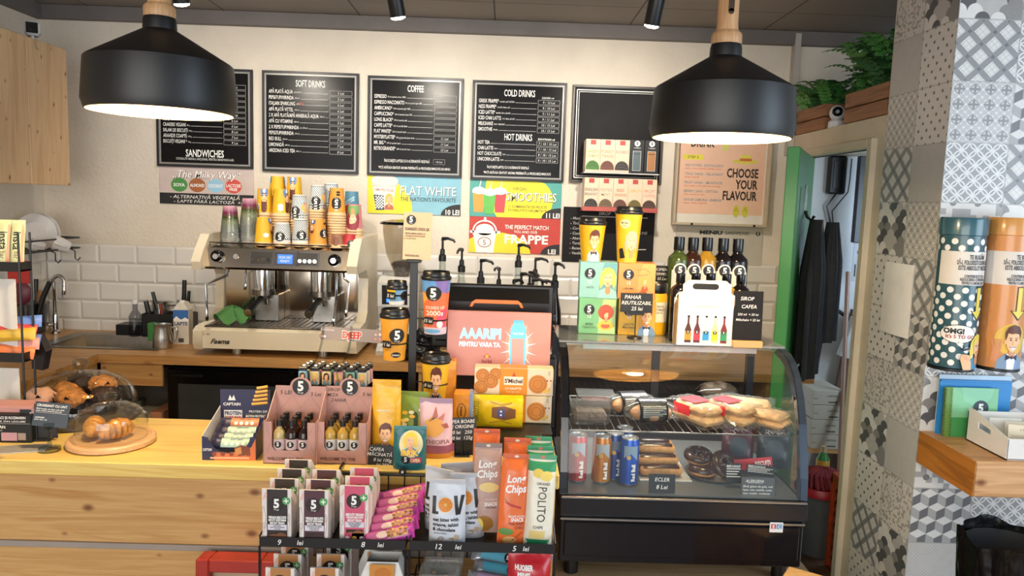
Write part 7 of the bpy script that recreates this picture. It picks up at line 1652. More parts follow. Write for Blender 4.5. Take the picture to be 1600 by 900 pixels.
def donut(x,y,z,rot,label,gz):
    t=thing('donut',label,'donut',(x,y,z),rot=rot,group='donuts in the display case');R,r=.026,.016
    def tor(a,b,k=1.): return ((R+r*k*math.cos(b))*math.cos(a),(R+r*k*math.cos(b))*math.sin(a),r*k*math.sin(b))
    q=MB();q.surf(lambda u,v: tor(2*PI*u,2*PI*v),28,14,ecl);part('dough',q,t,angle=80)
    q=MB();q.surf(lambda u,v: tor(2*PI*u,-.15+(PI+.3)*v+.10*math.sin(2*PI*u*5)*(1-2*v),1.05),28,10,gz);part('glaze',q,t,angle=80)
    q=MB();random.seed(int(x*1e4))
    for i in range(14): a,b=random.uniform(0,6.28),random.uniform(.6,2.4);c=tor(a,b,1.12);q.ball(c,.0018,mat('sprinkle','#a08a78',.5),6,4)
    part('sprinkles',q,t)
donut(p_.x-.045,2.12,CFZ+.019,(0,0,0),'chocolate donut lying at the left on the silver tray',choc);donut(p_.x+.014,2.115,CFZ+.036,(.9,.0,.5),'chocolate donut leaning to the front on the silver tray',choc);donut(p_.x-.03,2.18,CFZ+.02,(0,0,1),'chocolate donut at the back of the silver tray',choc)
donut(p_.x-.055,2.14,CFZ+.052,(.2,0,0),'chocolate donut stacked on the left one',choc)
def case_card(name,label,px,py,y,w_,h_,lines,rot=(-.12,0,0),m_=None,rule=False):
    p_=aty(px,py,y);t=thing(name,label,'price tag',p_,rot=rot,group='cards inside the display case')
    q=MB();q.box(-w_/2,0,0,w_/2,.002,h_,m_ or card_b,.0006);q.decal(lines(w_,h_),front(0));part('card',q,t)
    return t
case_card('price_tag','black chalked tag for eclairs at the glass',1034,771,1.972,.072,.053,lambda w_,h_: [chalk('ECLER',0,h_*.72,h_*.20),chalk('8 Lei',0,h_*.34,h_*.22)])
case_card('allergen_card','black allergen card at the right end of the case front',1184,776,1.98,.092,.052,lambda w_,h_: [chalk('ALERGENI:',-w_*.1,h_*.82,h_*.15),s_rect(-w_*.32,h_*.70,w_*.14,h_*.715,wht2)]+[chalk(a,-w_*.45,h_*y,h_*.11,align='l',maxw=w_*.88) for a,y in (('făină, gluten din grâu, ouă',.54),('lapte, soia, arahide, susan',.36),('nuci, muștar, crustacee',.18))],m_=mat('card_slate','#4a4d52',.5))
def txtcard(w_,h_): return [s_text('BRIOȘĂ CU CIOCOLATĂ',-w_*.45,h_*.86,h_*.11,wht,align='l',maxw=w_*.85,bold=.03)]+[s_rect(-w_*.45,h_*(.70-.13*i),w_*(.42-.1*(i % 3)),h_*(.70-.13*i)+h_*.05,wht2) for i in range(4)]
case_card('product_card','white-printed black card left of the allergen card, below the upper shelf',1146,755,2.02,.045,.055,txtcard);case_card('product_card','tilted black printed card behind the allergen card',1188,744,2.03,.085,.030,txtcard,rot=(-.2,.12,.1))
case_card('product_card','red printed card tilted at the right of the case',1178,733,2.06,.11,.030,lambda w_,h_: [s_text('BISCUIȚI',w_*.24,h_*.5,h_*.40,wht,maxw=w_*.4,bold=.03)],rot=(-.2,-.10,.05),m_=mat('card_red','#b02a34',.4))
# dark snack bags hanging at the back right
for px,py,y,c,lb,tx in ((1150,735,2.22,'#5a2a30','dark red snack bag standing at the back right of the case','CARNE'),(1205,745,2.20,'#2a2f33','dark snack bag at the right wall of the case','SNACK')):
    P=aty(px,py,y);pouch('snack_bag',lb,(P.x,y,CFZ),0,.10,.145,.03,mat('foil_'+c.strip('#'),c,.3,var=.1,bump=.3,bscale=30),[s_text(tx,0,.115,.014,ink('#b5a7a4'),maxw=.07,bold=.02),s_ell(0,.06,.03,.03,ink('#41464a'),1)],'snack bags in the display case','snack bag')
# upper shelf
USZ=.605+SH+.0018
bread=mat('sandwich_bread','#d2a673',.6,var=.25,scale=40,bump=.5,bscale=60);wrapc=clear('sandwich_wrap','#f4f3ef',ior=1.35,rough=.10,absorb=.97,milk=.04)
def sandwich(px,py,y,L0,Wd,Hh,rot,label,red=True,dz=0):
    P=aty(px,py,y);t=thing('wrapped_sandwich',label,'sandwich',(P.x,y,USZ+dz),rot=rot,group='wrapped sandwiches on the case shelf')
    q=MB();q.box(-L0/2,-Wd/2,.003,L0/2,Wd/2,Hh*.55,bread,.016);q.box(-L0/2+.004,-Wd/2+.003,Hh*.5,L0/2-.006,Wd/2-.004,Hh,bread,.018);part('bread',q,t,angle=60)
    q=MB();X_,Y_=L0/2+.004,Wd/2+.004
    def wr(u,v):
        a=2*PI*u;c,s_=math.cos(a),math.sin(a);k=1+.05*math.sin(13*a+8*v)+.03*math.sin(29*v)
        return (X_*(2*v-1),Y_*max(-1,min(1,1.35*c))*k,Hh*.52+(Hh*.54)*max(-.95,min(1,1.35*s_))*k)
    q.surf(wr,34,14,wrapc)
    for s in (-1,1): q.surf(lambda u,v: (s*(X_+.026*v),(u-.5)*Wd*(.95+.15*v),Hh*.42*(1-.6*v)+.005*math.sin(u*26+v)),16,4,wrapc)
    part('wrap',q,t,angle=80)
    if red: q=MB();q.box(-L0*.34,-Wd*.38,Hh*1.07,L0*.10,Wd*.38,Hh*1.07+.001,mat('label_red','#c02a34',.4));q.box(-L0*.34,-Wd/2-.007,Hh*.45,L0*.10,-Wd/2-.006,Hh*.95,MATS['label_red']);part('label',q,t)
sandwich(1090,655,2.14,.15,.085,.058,(0,0,-1.05),'wrapped sandwich with red label at the left of the row');sandwich(1142,652,2.15,.15,.085,.058,(0,0,-.95),'wrapped sandwich with red label, second from the left');sandwich(1166,650,2.20,.15,.085,.055,(0,0,-.35),'wrapped pale sandwich lying behind the labelled ones',False);sandwich(1195,668,2.13,.13,.09,.042,(0,0,-.75),'wrapped pale sandwich at the right end of the shelf',False)
# boxed wrap with black printed sleeve, clear lidded salad boxes
def sleeve(px,py,y,label,rz):
    P=aty(px,py,y);t=thing('packed_roll',label,'packed food',(P.x,y,USZ),rz=rz,group='packed rolls on the case shelf')
    q=MB();q.ball((0,0,.028),(.062,.036,.027),mat('roll_dough','#b98456',.6,var=.3,scale=50,bump=.6,bscale=60),22,12);part('roll',q,t)
    q=MB();q.lathe([(.032,-.042),(.036,-.040),(.036,.040),(.032,.042)],mat('sleeve_black','#15161a',.35),34,(0,0,.034),'X',cap0=False,cap1=False)
    S=[s_text('PRODUSE PROASPETE DE CASĂ',0,.055,.0045,wht,w=.066,bold=.03)]+[s_rect(-.034,.048-.005*i,.034-.01*(i % 3),.050-.005*i,wht2) for i in range(6)]
    q.decal(S,lambda u,v,h: (u,-.0365*math.cos((v-.034)/.036)-h,.034+.0365*math.sin((v-.034)/.036)),stepv=.004);part('sleeve',q,t,'black sleeve with white print')
    q=MB();q.ball((0,0,.034),(.082,.040,.034),wrapc,24,14);part('film',q,t)
sleeve(1016,664,2.12,'packed roll in a black printed sleeve on the case shelf',.12)
sleeve(985,655,2.20,'packed roll behind the front black-sleeved one',.25)
for px,py,y,lb,fc in ((915,672,2.10,'clear box with dark filling at the left front of the case shelf','#6d5a52'),(925,650,2.22,'clear box with reddish filling behind the left front one','#6a3230')):
    P=aty(px,py,y);t=thing('clear_box',lb,'food box',(P.x+.01,y,USZ),group='clear food boxes on the case shelf')
    q=MB();cb_=clear('salad_box_clear','#eef0ee',ior=1.4,rough=.05,absorb=.97,milk=.03);q.box(-.055,-.03,0,.055,.06,.05,cb_,.008);q.box(-.058,-.033,.05,.058,.063,.054,cb_,.001);part('box',q,t)
    q=MB();q.box(-.048,-.024,.004,.048,.054,.034,mat('food_'+fc.strip('#'),fc,.6,var=.4,scale=60,bump=.6,bscale=80),.010);part('filling',q,t)
# loaf bag at the back on the shelf
P=aty(1120,620,2.36);q=MB();q.ball((0,0,.04),(.06,.03,.03),mat('roll_dough_dimmed','#3d3226',.6,var=.3,scale=40),22,12,lambda p: 1+.06*math.sin(8*p.x));  # dough colour darkened so the rolls look dim under the case light
t=thing('bread_bag','bag of dim-coloured rolls at the back of the case shelf','bread',(P.x,2.36,USZ),group=None);part('rolls',q,t)
q=MB();q.ball((0,0,.034),(.072,.036,.034),clear('bag_film','#e8e6e0',ior=1.4,rough=.1),24,14,lambda p: 1+.05*math.sin(11*p.x+3*p.z));part('bag',q,t,angle=80)

# ================================================================ on top of the case
TZ=CZT+.0003
def capsule_box(px,py,z,y,body,acc,art,label,txt):
    P=aty(px,py,y);t=thing('coffee_box',label,'coffee box',(P.x,y,z),rz=-.05,group='coffee capsule boxes stacked on the display case')
    w_,h_,d_=.0575,.112,.085
    q=MB();q.box(-w_,0,0,w_,d_,h_,mat('box_'+body.strip('#'),body,.4,var=.03),.0015)
    q.decal([s_poly([(w_*.05,.002),(w_-.002,.002),(w_-.002,h_-.002),(w_*.3,h_-.002),(w_*.1,h_*.6)],ink(acc),1)]+art(w_,h_)+five(-w_*.45,h_*.68,.0165,8)+[s_text(a,-w_*.42,h_*y_,hh,ink('#4a5a4a') if i else wht,maxw=w_*.7,l=8) for i,(a,y_,hh) in enumerate(txt)],front(0));part('carton',q,t)
BY=2.31
tz1=TZ+.1125
capsule_box(932,522,TZ,BY,'#6fae7c','#a9c98a',lambda w,h: [s_circ(w*.45,h*.62,.024,ink('#b5503a'),2),s_ell(w*.45,h*.25,.026,.014,ink('#d8b84a'),3),s_ell(w*.45,h*.24,.014,.008,ink('#b85a3a'),4)]+s_move(woman('#c24a2c','#d8b84a'),w*.22,h*.28,.030,ky=.045,dl=3),'green coffee capsule box at the bottom left of the stack',[('12',.5,.010),('IRISH',.28,.008),('Cappuccino',.2,.008)])
capsule_box(934,455,tz1,BY,'#86b9b4','#5f9aa4',lambda w,h: s_move(woman('#e0c65a','#8fc0c4'),w*.0,0,.060,ky=h*.86,dl=2),'mint coffee capsule box on top of the green one',[('12',.45,.010),('LATTE',.3,.006)])
capsule_box(994,523,TZ,BY,'#e0ad2c','#d99a34',lambda w,h: s_move(man('#6d8fb5'),w*.0,0,.060,ky=h*.80,dl=2),'yellow coffee capsule box at the bottom right behind the black tag',[('12',.5,.010),('LATTE',.3,.008),('Macchiato',.22,.007)])
capsule_box(994,456,tz1,BY,'#df9150','#e0a05c',lambda w,h: [s_ring(w*.5,h*.12,.009,.009,.002,ink('#5a7f8a'),4),s_ring(w*.15,h*.12,.009,.009,.002,ink('#5a7f8a'),4),s_poly([(w*.1,h*.16),(w*.5,h*.18),(w*.6,h*.35),(w*.35,h*.3)],ink('#b8603a'),4),s_line([(w*.0,h*.8),(w*.4,h*.85),(w*.7,h*.75)],.0015,ink('#b0582c'),3),s_line([(w*.05,h*.65),(w*.6,h*.7)],.0015,ink('#b0582c'),3)]+s_move(woman('#d8a24a','#c8583a'),w*.25,h*.25,.022,ky=.04,dl=4),'orange coffee capsule box on top of the yellow one',[('12',.45,.010),('CARAMEL',.3,.006)])
CUPZ=tz1+.1125
def tall_cup(px,pt,z,y,label,art,k=1.):
    P0=aty(px,pt,y);H=P0.z-z;t=thing('takeaway_cup',label,'cup',(P0.x,y+.03,z),group='yellow cups on the coffee boxes');r1=.0415*k;r0=r1*.72;hb=H-.022
    q=MB();q.lathe([(.001,.004),(r0-.002,.004),(r0-.001,0),(r0,0),(r1,hb),(r1-.002,hb)],ink('#e3ae18'),34,cap0=False,cap1=False)
    st_=[s_rect(-.12,z_,.12,z_+.0006,ink('#c99612'),1) for z_ in [hb*.06*i for i in range(1,16)]]
    q.decal(st_+art(r0,r1,hb),cone(r0,0,r1,hb),step=.005,eps=.0004);part('cup_body',q,t)
    l=part('lid',lid_mesh(r1+.001),t,'black lid');l.location=(0,0,hb-.001)
tall_cup(928,340,CUPZ,BY,'shorter yellow cup with a comic man on the mint box',lambda r0,r1,h: s_move(man('#a9c0c8'),-.022,.0,.052,ky=h*.88,dl=2))
tall_cup(986,323,CUPZ,BY,'taller yellow cup with a comic woman on the orange box',lambda r0,r1,h: [s_ell(-.016,h*.80,.015,.014,ink('#e8d8a0'),2),s_text('Bigger',-.016,h*.82,.006,BLK,bold=.03,maxw=.024),s_text('is better!',-.016,h*.76,.004,BLK,maxw=.022)]+s_move(woman('#e0a890','#d9b038'),-.018,.0,.050,ky=h*.66,dl=2)+[s_poly([(-.03,h*.08),(-.012,h*.10),(-.02,h*.30),(-.032,h*.28)],BLK,9)])
t_=tag_card('price_tag','black chalked tag for the reusable cup on a thin stand',994,488,2.255,.098,.058,[('PAHAR',-.12,.80,.20),('REUTILIZABIL',0,.50,.19),('25 lei',.02,.20,.20)],rot=(-.05,0,0))
hz=TZ-t_.location.z;q=MB();q.tube([(0,.006,hz+.003),(0,.006,.004)],.002,black_pl,8);q.box(-.025,-.002,-.008,.025,.01,.002,black_pl,.001);q.lathe([(.024,hz+.0),(.022,hz+.004),(.003,hz+.008)],black_m,20,(0,.012,0));part('stick',q,t_)
# yellow thermal mug
P=aty(1024,524,2.33)
t=thing('thermal_mug','yellow thermal mug with white band and black cap','mug',(P.x,2.345,TZ))
q=MB();q.lathe([(.001,0),(.030,0),(.034,.006),(.034,.122),(.031,.132)],mat('mug_yellow','#dda41a',.3,var=.03),34);q.decal([s_rect(-.05,.042,.05,.105,ink('#d8cdb4'),1),s_text('TRAVEL',.006,.092,.007,ink('#4a443a'),maxw=.03),s_text('TUMBLER',.008,.082,.006,ink('#4a443a'),maxw=.03),s_text('350 ml',.004,.072,.005,ink('#4a443a'),maxw=.03)],cone(.0342,0,.0342,.12),step=.005,eps=.0003);part('body',q,t)
q=MB();q.lathe([(.031,.131),(.033,.134),(.033,.158),(.030,.163),(.026,.163),(.024,.158),(.001,.158)],black_pl,32);part('cap',q,t)
# black container card box behind
P=aty(1033,442,2.42);q=MB();q.box(-.038,0,0,.038,.004,.055,card_b,.001);q.decal([chalk('RECIPIENT',0,.043,.009,maxw=.07),chalk('TERMIC',0,.028,.009),chalk('55 Lei',.004,.013,.009)],front(0));q.box(-.036,.004,-.004,.036,.02,.002,black_m)
q.tube([(0,.012,0),(0,.012,TZ-P.z+.004)],.002,black_m,6);q.cyl((0,.012,TZ-P.z),.022,.004,black_m,18);single('price_tag',q,'black chalked tag for the thermal container above the yellow mug','price tag',(P.x,2.43,P.z),group='chalked price tags among the goods')
# wire rack between mug and syrup bottles
q=MB();P=aty(1048,522,2.40);hx0=aty(1048,445,2.40).z-TZ
for dx in (-.025,.025):
    for dy in (0,.05): q.tube([(dx,dy,0),(dx,dy,hx0)],.0025,black_m,6)
for z in (.02,.06,.10,hx0): q.tube([(-.025,0,z),(.025,0,z),(.025,.05,z),(-.025,.05,z)],.0022,black_m,6,closed=True)
single('wire_stand',q,'narrow black wire stand beside the yellow thermal mug','stand',(P.x,2.40,TZ))
# syrup bottles: five tall behind, five in the carrier
def syrup(px,pt,y,z,liquid,label,k,group):
    P0=aty(px,pt,y);H=P0.z-z;t=thing('syrup_bottle',label,'bottle',(P0.x,y,z),group=group);r=.034*k
    q=MB();q.lathe([(.001,0),(r*.95,0),(r,.004),(r,H*.76),(r*.92,H*.79),(r*.50,H*.835),(r*.44,H*.85),(r*.42,H*.90)],liquid,26);part('glass',q,t)
    q=MB();q.lathe([(r*.48,H*.86),(r*.50,H*.87),(r*.50,H*.995),(r*.44,H)],black_gloss,22);part('cap',q,t)
    q=MB();R=cone(r,0,r,H*.52);q.decal([s_rect(-r*.80,H*.05,r*.80,H*.66,ink('#d6d2ca'),1)]+five(0,H*.66,r*.50,3,small=False)+[s_ring(0,H*.66,r*.66,r*.66,r*.14,ink('#d6d2ca'),2),s_rect(-r*.6,H*.16,r*.6,H*.18,ink('#8a8680'),2),s_rect(-r*.5,H*.11,r*.5,H*.13,ink('#8a8680'),2)],R,step=.004,eps=.0003);part('label',q,t)
sg='tall syrup bottles behind the white carrier'
for px,pt,c,lb in ((1062,370,('syrup_green','#4a5a2c'),'green tall syrup bottle, first of the back row'),(1084,371,('syrup_brown2','#3c211a'),'brown tall syrup bottle, second of the back row'),(1106,371,('syrup_gold','#b88a2c'),'golden tall syrup bottle in the middle of the back row'),(1131,372,('syrup_black','#1a1518'),'near-black tall syrup bottle, fourth of the back row'),(1154,373,('syrup_black','#1a1518'),'near-black tall syrup bottle, last of the back row')):
    syrup(px,pt,2.40,TZ,mat(c[0],c[1],.06,var=.03,trans=.35),lb,1.,sg)
PCY=2.17
TZ2=CZT+.0003
for px,pt,c,lb in ((1064,427,('syrup_black','#1a1518'),'dark syrup bottle, first in the white carrier'),(1088,427,('syrup_brown2','#3c211a'),'brown syrup bottle, second in the white carrier'),(1111,427,('syrup_brown2','#3c211a'),'brown syrup bottle in the middle of the white carrier'),(1136,428,('syrup_yellow','#c69a2c'),'yellow syrup bottle, fourth in the white carrier'),(1158,429,('syrup_black','#1a1518'),'dark syrup bottle standing at the right end of the white carrier')):
    syrup(px,pt,2.235 if px < 1150 else 2.26,TZ,mat(c[0],c[1],.06,var=.03,trans=.35),lb,.80,'syrup bottles in the white carrier')
a,c=aty(1056,541,PCY),aty(1143,545,PCY);w_=(c.x-a.x)/2;hh=aty(1100,438,PCY).z-TZ
t=thing('bottle_carrier','white card bottle carrier printed with five small syrup bottles','carrier',((a.x+c.x)/2,PCY,TZ))
q=MB();cw_=mat('carrier_white','#dcdad4',.4,var=.02);pr=[(-w_,0),(w_,0),(w_,hh*.78),(w_*.86,hh*.80),(w_*.86,hh*.93),(w_*.66,hh),(-w_*.66,hh),(-w_*.86,hh*.93),(-w_*.86,hh*.80),(-w_,hh*.78)]
q.prism(pr,0,.002,cw_);q.box(-w_,.002,0,w_,.095,.002,cw_)
for s in (-1,1): q.prism([(0,0),(.095,0),(.095,hh*.42),(.0,hh*.75)],s*w_-.001,s*w_+.001,mat('carrier_tan','#b9986c',.5),'YZ')
q.box(-w_,.095,0,w_,.097,hh*.45,cw_);part('card',q,t)
S=[s_poly([(-w_*.42+.009*math.cos(a_),hh*.905+.0085*math.sin(a_)) for a_ in [PI/2+i*PI/8 for i in range(9)]]+[(w_*.30+.009*math.cos(a_),hh*.905+.0085*math.sin(a_)) for a_ in [-PI/2+i*PI/8 for i in range(9)]],ink('#1a1713'),2),s_text('SYRUP COLLECTION',0,hh*.60,.006,ink('#a09a94'),w=w_*.75)]
for i,(bc,lc_,lq) in enumerate((('#4a2a22','#d98a2a','#4a2a22'),('#5a2a2c','#c43a4a','#5a2a2c'),('#d8d4c8','#2f8ac0','#d8d4c8'),('#e0cf8a','#d8c02a','#e0cf8a'),('#7a2a22','#2f8a5a','#7a2a22'))):
    x=(-.60+.32*i)*w_;S += [s_rect(x-.0035,hh*.43,x+.0035,hh*.46,BLK,2),s_poly([(x-.0095,hh*.04),(x+.0095,hh*.04),(x+.0095,hh*.24),(x+.003,hh*.34),(x+.0028,hh*.43),(x-.0028,hh*.43),(x-.003,hh*.34),(x-.0095,hh*.24)],ink(bc),2),s_rect(x-.0095,hh*.08,x+.0095,hh*.22,ink(lc_),3)]+five(x,hh*.20,.0055,4,small=False)
q=MB();q.decal(S,front(0));part('print',q,t)
# slate syrup card on a wooden foot
SLY=2.16
a,c=aty(1144,541,SLY),aty(1196,456,SLY);w_=(c.x-a.x)/2
t=thing('chalk_sign','small slate sign about coffee syrup on a wooden foot','chalk sign',((a.x+c.x)/2,SLY,TZ));hh=c.z-TZ
q=MB();q.box(-w_,-.012,0,w_,.022,.020,mat('sign_foot','#c69a63',.5,var=.1),.002);part('foot',q,t)
q=MB();q.T=Matrix.Translation((0,.004,.0195)) @ Matrix.Rotation(-.06,4,'X');q.box(-w_,0,0,w_,.006,hh-.02,chalk_slate,.001);z=hh-.02
q.decal([chalk('SIROP',-.004,z*.85,.011),chalk('CAFEA',.002,z*.69,.011),chalk('250 ml  = 20 lei',0,z*.53,.007,maxw=w_*1.85),chalk('Milkshake = 25 lei',0,z*.42,.007,maxw=w_*1.85)],front(0));part('slate',q,t)
# ================================================================ green door with coats
green=mat('door_green','#3d8f45',.38,var=.05,scale=4)
HX,HY=WX1-.008,3.572
LX,LYd=1.105,2.93                                # free edge of the open leaf
dl=math.hypot(LX-HX,LYd-HY);ang=math.atan2(LYd-HY,LX-HX)
q=MB();q.box(0,-.024,.012,dl,.024,DZ-.006,green,.003)
for (z0,z1) in ((.15,.80),(.92,1.72)): q.box(.12,-.026,z0,dl-.12,-.0235,z1,mat('door_green_panel','#357d3d',.35,var=.05),.002);q.box(.12,.0235,z0,dl-.12,.026,z1,MATS['door_green_panel'],.002)
door=q.build('door_1',None,(HX,HY,0),(0,0,ang));door['kind']='structure';door['label']='open green door with coats hanging on it'
q=MB();q.tube([(dl-.06,.026,1.0),(dl-.06,.06,1.0),(dl-.16,.065,1.0)],.008,steel,10);part('door_handle',q,door)
u=Vector((math.cos(ang),math.sin(ang),0));nrm=Vector((-u.y,u.x,0))
if nrm.x < 0: nrm=-nrm                                # face towards the doorway
sgn=1 if nrm.dot(Vector((-u.y,u.x,0))) > 0 else -1
fy=sgn*.0375
hk=thing('coat_hook','white adhesive double coat hook on the green door','hook',Vector((HX,HY,1.66))+u*(dl*.52)+nrm*.0265,rz=ang)
q=MB();hex_=[(-.04,-.03),(-.04,.03),(-.015,.075),(.015,.075),(.04,.03),(.04,-.03)]
q.prism(hex_,0,sgn*.004,mat('hook_clear_white','#b9d0bd',.15,var=.02),'XZ');part('plate',q,hk)
for x in (-.015,.015):
    q=MB();q.tube([(x,sgn*.004,-.035),(x,sgn*.012,-.06),(x,sgn*.03,-.075),(x,sgn*.04,-.055)],.006,black_pl,8);part('prong',q,hk)
def coat(label,off,z0,h,w0,w1,mt,dep,seed):
    P=Vector((HX,HY,z0))+u*off+nrm*(.05+dep)
    q=MB()
    def f(a,v):
        an=2*PI*a;ww=(w0+(w1-w0)*min(1,(1-v)*2.6))*.5;fold=1+.10*math.sin(5*an+seed+3*v)
        return (ww*math.cos(an)*fold,.04*math.sin(an)*(1+.35*math.sin(7*an+seed))*(.5+.5*min(1,(1-v)*3)),h*v)
    q.surf(f,48,16,mt);single('coat',q,label,'coat',P,ang,'coats hanging on the green door',angle=80)
coat('long dark coat hanging low on the green door',dl*.58,.93,.66,.08,.30,mat('coat_black','#15171b',.85,var=.2,bump=.4,bscale=30),.03,1.)
coat('dark apron with tan strap hanging over the long coat',dl*.36,1.06,.52,.05,.20,mat('coat_dark_grey','#202228',.8,var=.2,bump=.4,bscale=30),.085,2.4)
q=MB();P=Vector((HX,HY,1.30))+u*(dl*.56)+nrm*.10;q.tube([(0,0,.29),(.01,.0,.15),(.02,0,.02),(.0,.0,-.02)],.008,mat('tan_strap','#8d6a4a',.7),8);q.tube([(0,0,.29),(-.03,0,.17),(-.06,0,.05)],.004,mat('white_cord','#a9aeb6',.6),6);single('lanyard',q,'tan and white straps hanging from the coat hook','strap',P,ang)

# ================================================================ back room seen through the doorway
FY_=4.5
p=aty(1309,290,FY_-.05);a,c=aty(1294,303,FY_-.05),aty(1326,244,FY_-.05)
q=MB();w_=(c.x-a.x)/2;q.box(-w_,-.05,0,w_,0,c.z-a.z,black_m,.01);q.box(-w_+.02,-.054,.03,w_-.02,-.05,c.z-a.z-.03,MATS['black_plastic'],.003);single('wall_device',q,'black box mounted high on the back room wall','router',((a.x+c.x)/2,FY_-.002,a.z))
pt_=[aty(x,y,FY_-.03) for x,y in ((1306,303),(1292,322),(1297,345),(1300,372),(1290,398),(1282,430),(1280,460),(1288,485),(1283,540),(1276,580))]
q=MB();q.tube([v - pt_[0] for v in pt_],.006,black_pl,6);single('cable',q,'black cable hanging below the wall box in the back room','cable',pt_[0])
pt_=[aty(x,y,FY_-.025) for x,y in ((1331,248),(1328,280),(1325,300),(1300,330),(1303,360),(1296,400),(1286,440),(1289,478),(1293,492))]
q=MB();q.tube([v - pt_[0] for v in pt_],.004,mat('cable_grey','#3a3c42',.5),6);single('cable',q,'thin grey cable looping beside the wall box in the back room','cable',pt_[0])
a,c=aty(1292,432,FY_-.04),aty(1312,388,FY_-.04)
t=thing('desk_phone','black phone on its wall cradle in the back room','phone',((a.x+c.x)/2,FY_-.002,a.z));w_=(c.x-a.x)/2
q=MB();q.box(-w_,-.05,0,w_,0,.10,black_pl,.008);part('cradle',q,t);q=MB();q.box(-w_*.55,-.075,.03,w_*.75,-.045,c.z-a.z,black_m,.012);part('handset',q,t)
a,c=aty(1287,482,FY_-.01),aty(1304,462,FY_-.01)
q=MB();q.box(-.045,-.012,0,.045,0,.085,mat('socket_white','#b9bcc0',.4),.004);q.cyl((0,-.03,.05),.022,.03,black_pl,16,'Y');q.tube([(0,-.03,.045),(.03,-.05,-.0),(.08,-.04,-.03)],.012,black_pl,8);single('wall_socket',q,'wall socket with black plug in the back room','socket',((a.x+c.x)/2,FY_-.002,a.z))
a,c=aty(1331,379,FY_-.2),aty(1352,240,FY_-.2)
q=MB();q.box(a.x,FY_-.22,a.z,a.x+.12,FY_-.18,LEDGE-.05,mat('dark_panel_blue','#1f242c',.4),.004);single('hanging_board',q,'tall dark panel hanging in the back room','panel')
a,c=aty(1330,440,FY_-.2),aty(1352,378,FY_-.2)
q=MB();q.box(0,0,0,.12,.004,c.z-a.z,mat('notice_white','#a9adb4',.5));q.decal([s_rect(.035,.10,.085,.15,ink('#3c4046')),s_rect(.02,.16,.026,.18,BLK),s_rect(.01,.03,.02,.10,BLK)],front(0));single('notice',q,'white notice sheet below the dark panel in the back room','notice',(a.x,FY_-.2,a.z))
# broom handle, mop rail, stacked cartons
br0,br1=aty(1312,770,3.75),aty(1325,425,4.2)
q=MB();q.tube([(0,0,0),br1-Vector((br0.x,br0.y,.02))],.012,mat('broom_handle','#8d6a58',.4,coat=.3),12);single('broom_handle',q,'long brown broom handle leaning in the back room','broom',(br0.x,br0.y,.02))
cart_w=mat('carton_offwhite','#a9a294',.6,var=.05)
cb=aty(1290,700,4.0)
t=thing('storage_shelf','low wooden shelf under the white cartons in the back room','shelf',(cb.x,4.0,0))
zs=cb.z
q=MB();q.box(-.16,0,zs-.03,.40,.3,zs,pine);part('board',q,t)
for x in (-.16,.36):
    q=MB();q.box(x,0,0,x+.04,.04,zs-.03,pine);part('leg',q,t)
for i in range(4):
    h_=.082;q=MB();q.box(-.085,0,0,.085,.26,h_-.002,cart_w,.002);q.decal([s_rect(.0,.012,.05,.02,ink('#4a463e')),s_text('CARTON',.02,.05,.010,ink('#4a463e'))] + [s_rect(-.08,h_*.4,-.06,h_*.44,ink('#5a5548'))],front(0));single('carton',q,'white carton, %s of the stack in the back room' % ['lowest','second from below','third from below','topmost'][i],'carton',(cb.x-.01+.004*(-1)**i,3.98,zs+.0005+i*h_),group='white cartons stacked in the back room')
q=MB();q.box(-.06,0,0,.06,.18,.14,cart_w,.002);q.decal([s_rect(-.05,.05,.05,.09,ink('#8d95a2'))],front(0));single('carton',q,'pale carton beside the stack, behind the broom handle','carton',(cb.x+.20,4.0,zs+.0005))
a,c=aty(1318,555,4.3),aty(1338,490,4.3);q=MB();q.box(-.055,-.03,0,.055,.03,.24,mat('label_carton','#b5b7b8',.5),.003);q.decal([s_text('Pufina',.02,.12,.03,ink('#3a4450'),rot=PI/2-.1,maxw=.11)],front(-.03));single('paper_roll_pack',q,'white pack leaning on edge behind the broom handle','pack',(a.x+.03,4.32,a.z-.02),rot=(0,.28,0))
# plank it leans on
q=MB();q.box(-.12,0,0,.12,.03,1.05,wood('brown_plank','#5f4636','#43301f','Z',knots=False),.002);pk=aty(1318,690,4.36);single('plank',q,'brown plank leaning in the back room','plank',(pk.x,4.40,.0),rot=(0,.12,0))
# mop bucket: grey bin with red rim, red mop, orange crate
bp=atz(1281,862,0);BX_,BY_=1.56,3.455
t=thing('mop_bucket','grey bucket with red rim on the floor inside the doorway','bucket',(BX_,BY_,0.001))
q=MB();q.lathe([(.001,.004),(.09,.004),(.09,0),(.113,.30),(.109,.30),(.085,.012)],mat('bucket_grey','#55575a',.4),36,cap0=False,cap1=False);part('body',q,t)
q=MB();q.lathe([(.108,.300),(.127,.298),(.129,.318),(.120,.335),(.104,.335),(.102,.30)],mat('bucket_red','#a01f2c',.35),36,cap0=False,cap1=False);q.lathe([(.11,.303),(.06,.30),(.05,.24)],MATS['bucket_red'],30,cap0=False);part('rim',q,t,'red rim with wringer')
q=MB()
random.seed(21)
for i in range(60):
    a=i*2.39996;r=.015+.075*math.sqrt(i/60);q.tube([(r*.3*math.cos(a),r*.3*math.sin(a),.09),(r*math.cos(a),r*math.sin(a),.075),(r*1.25*math.cos(a+.2),r*1.25*math.sin(a+.2),.02)],.008,mat('mop_red','#7a2630',.9),6)
single('mop',q,'dark red mop head lying in the bucket','mop',(BX_,BY_,.315))
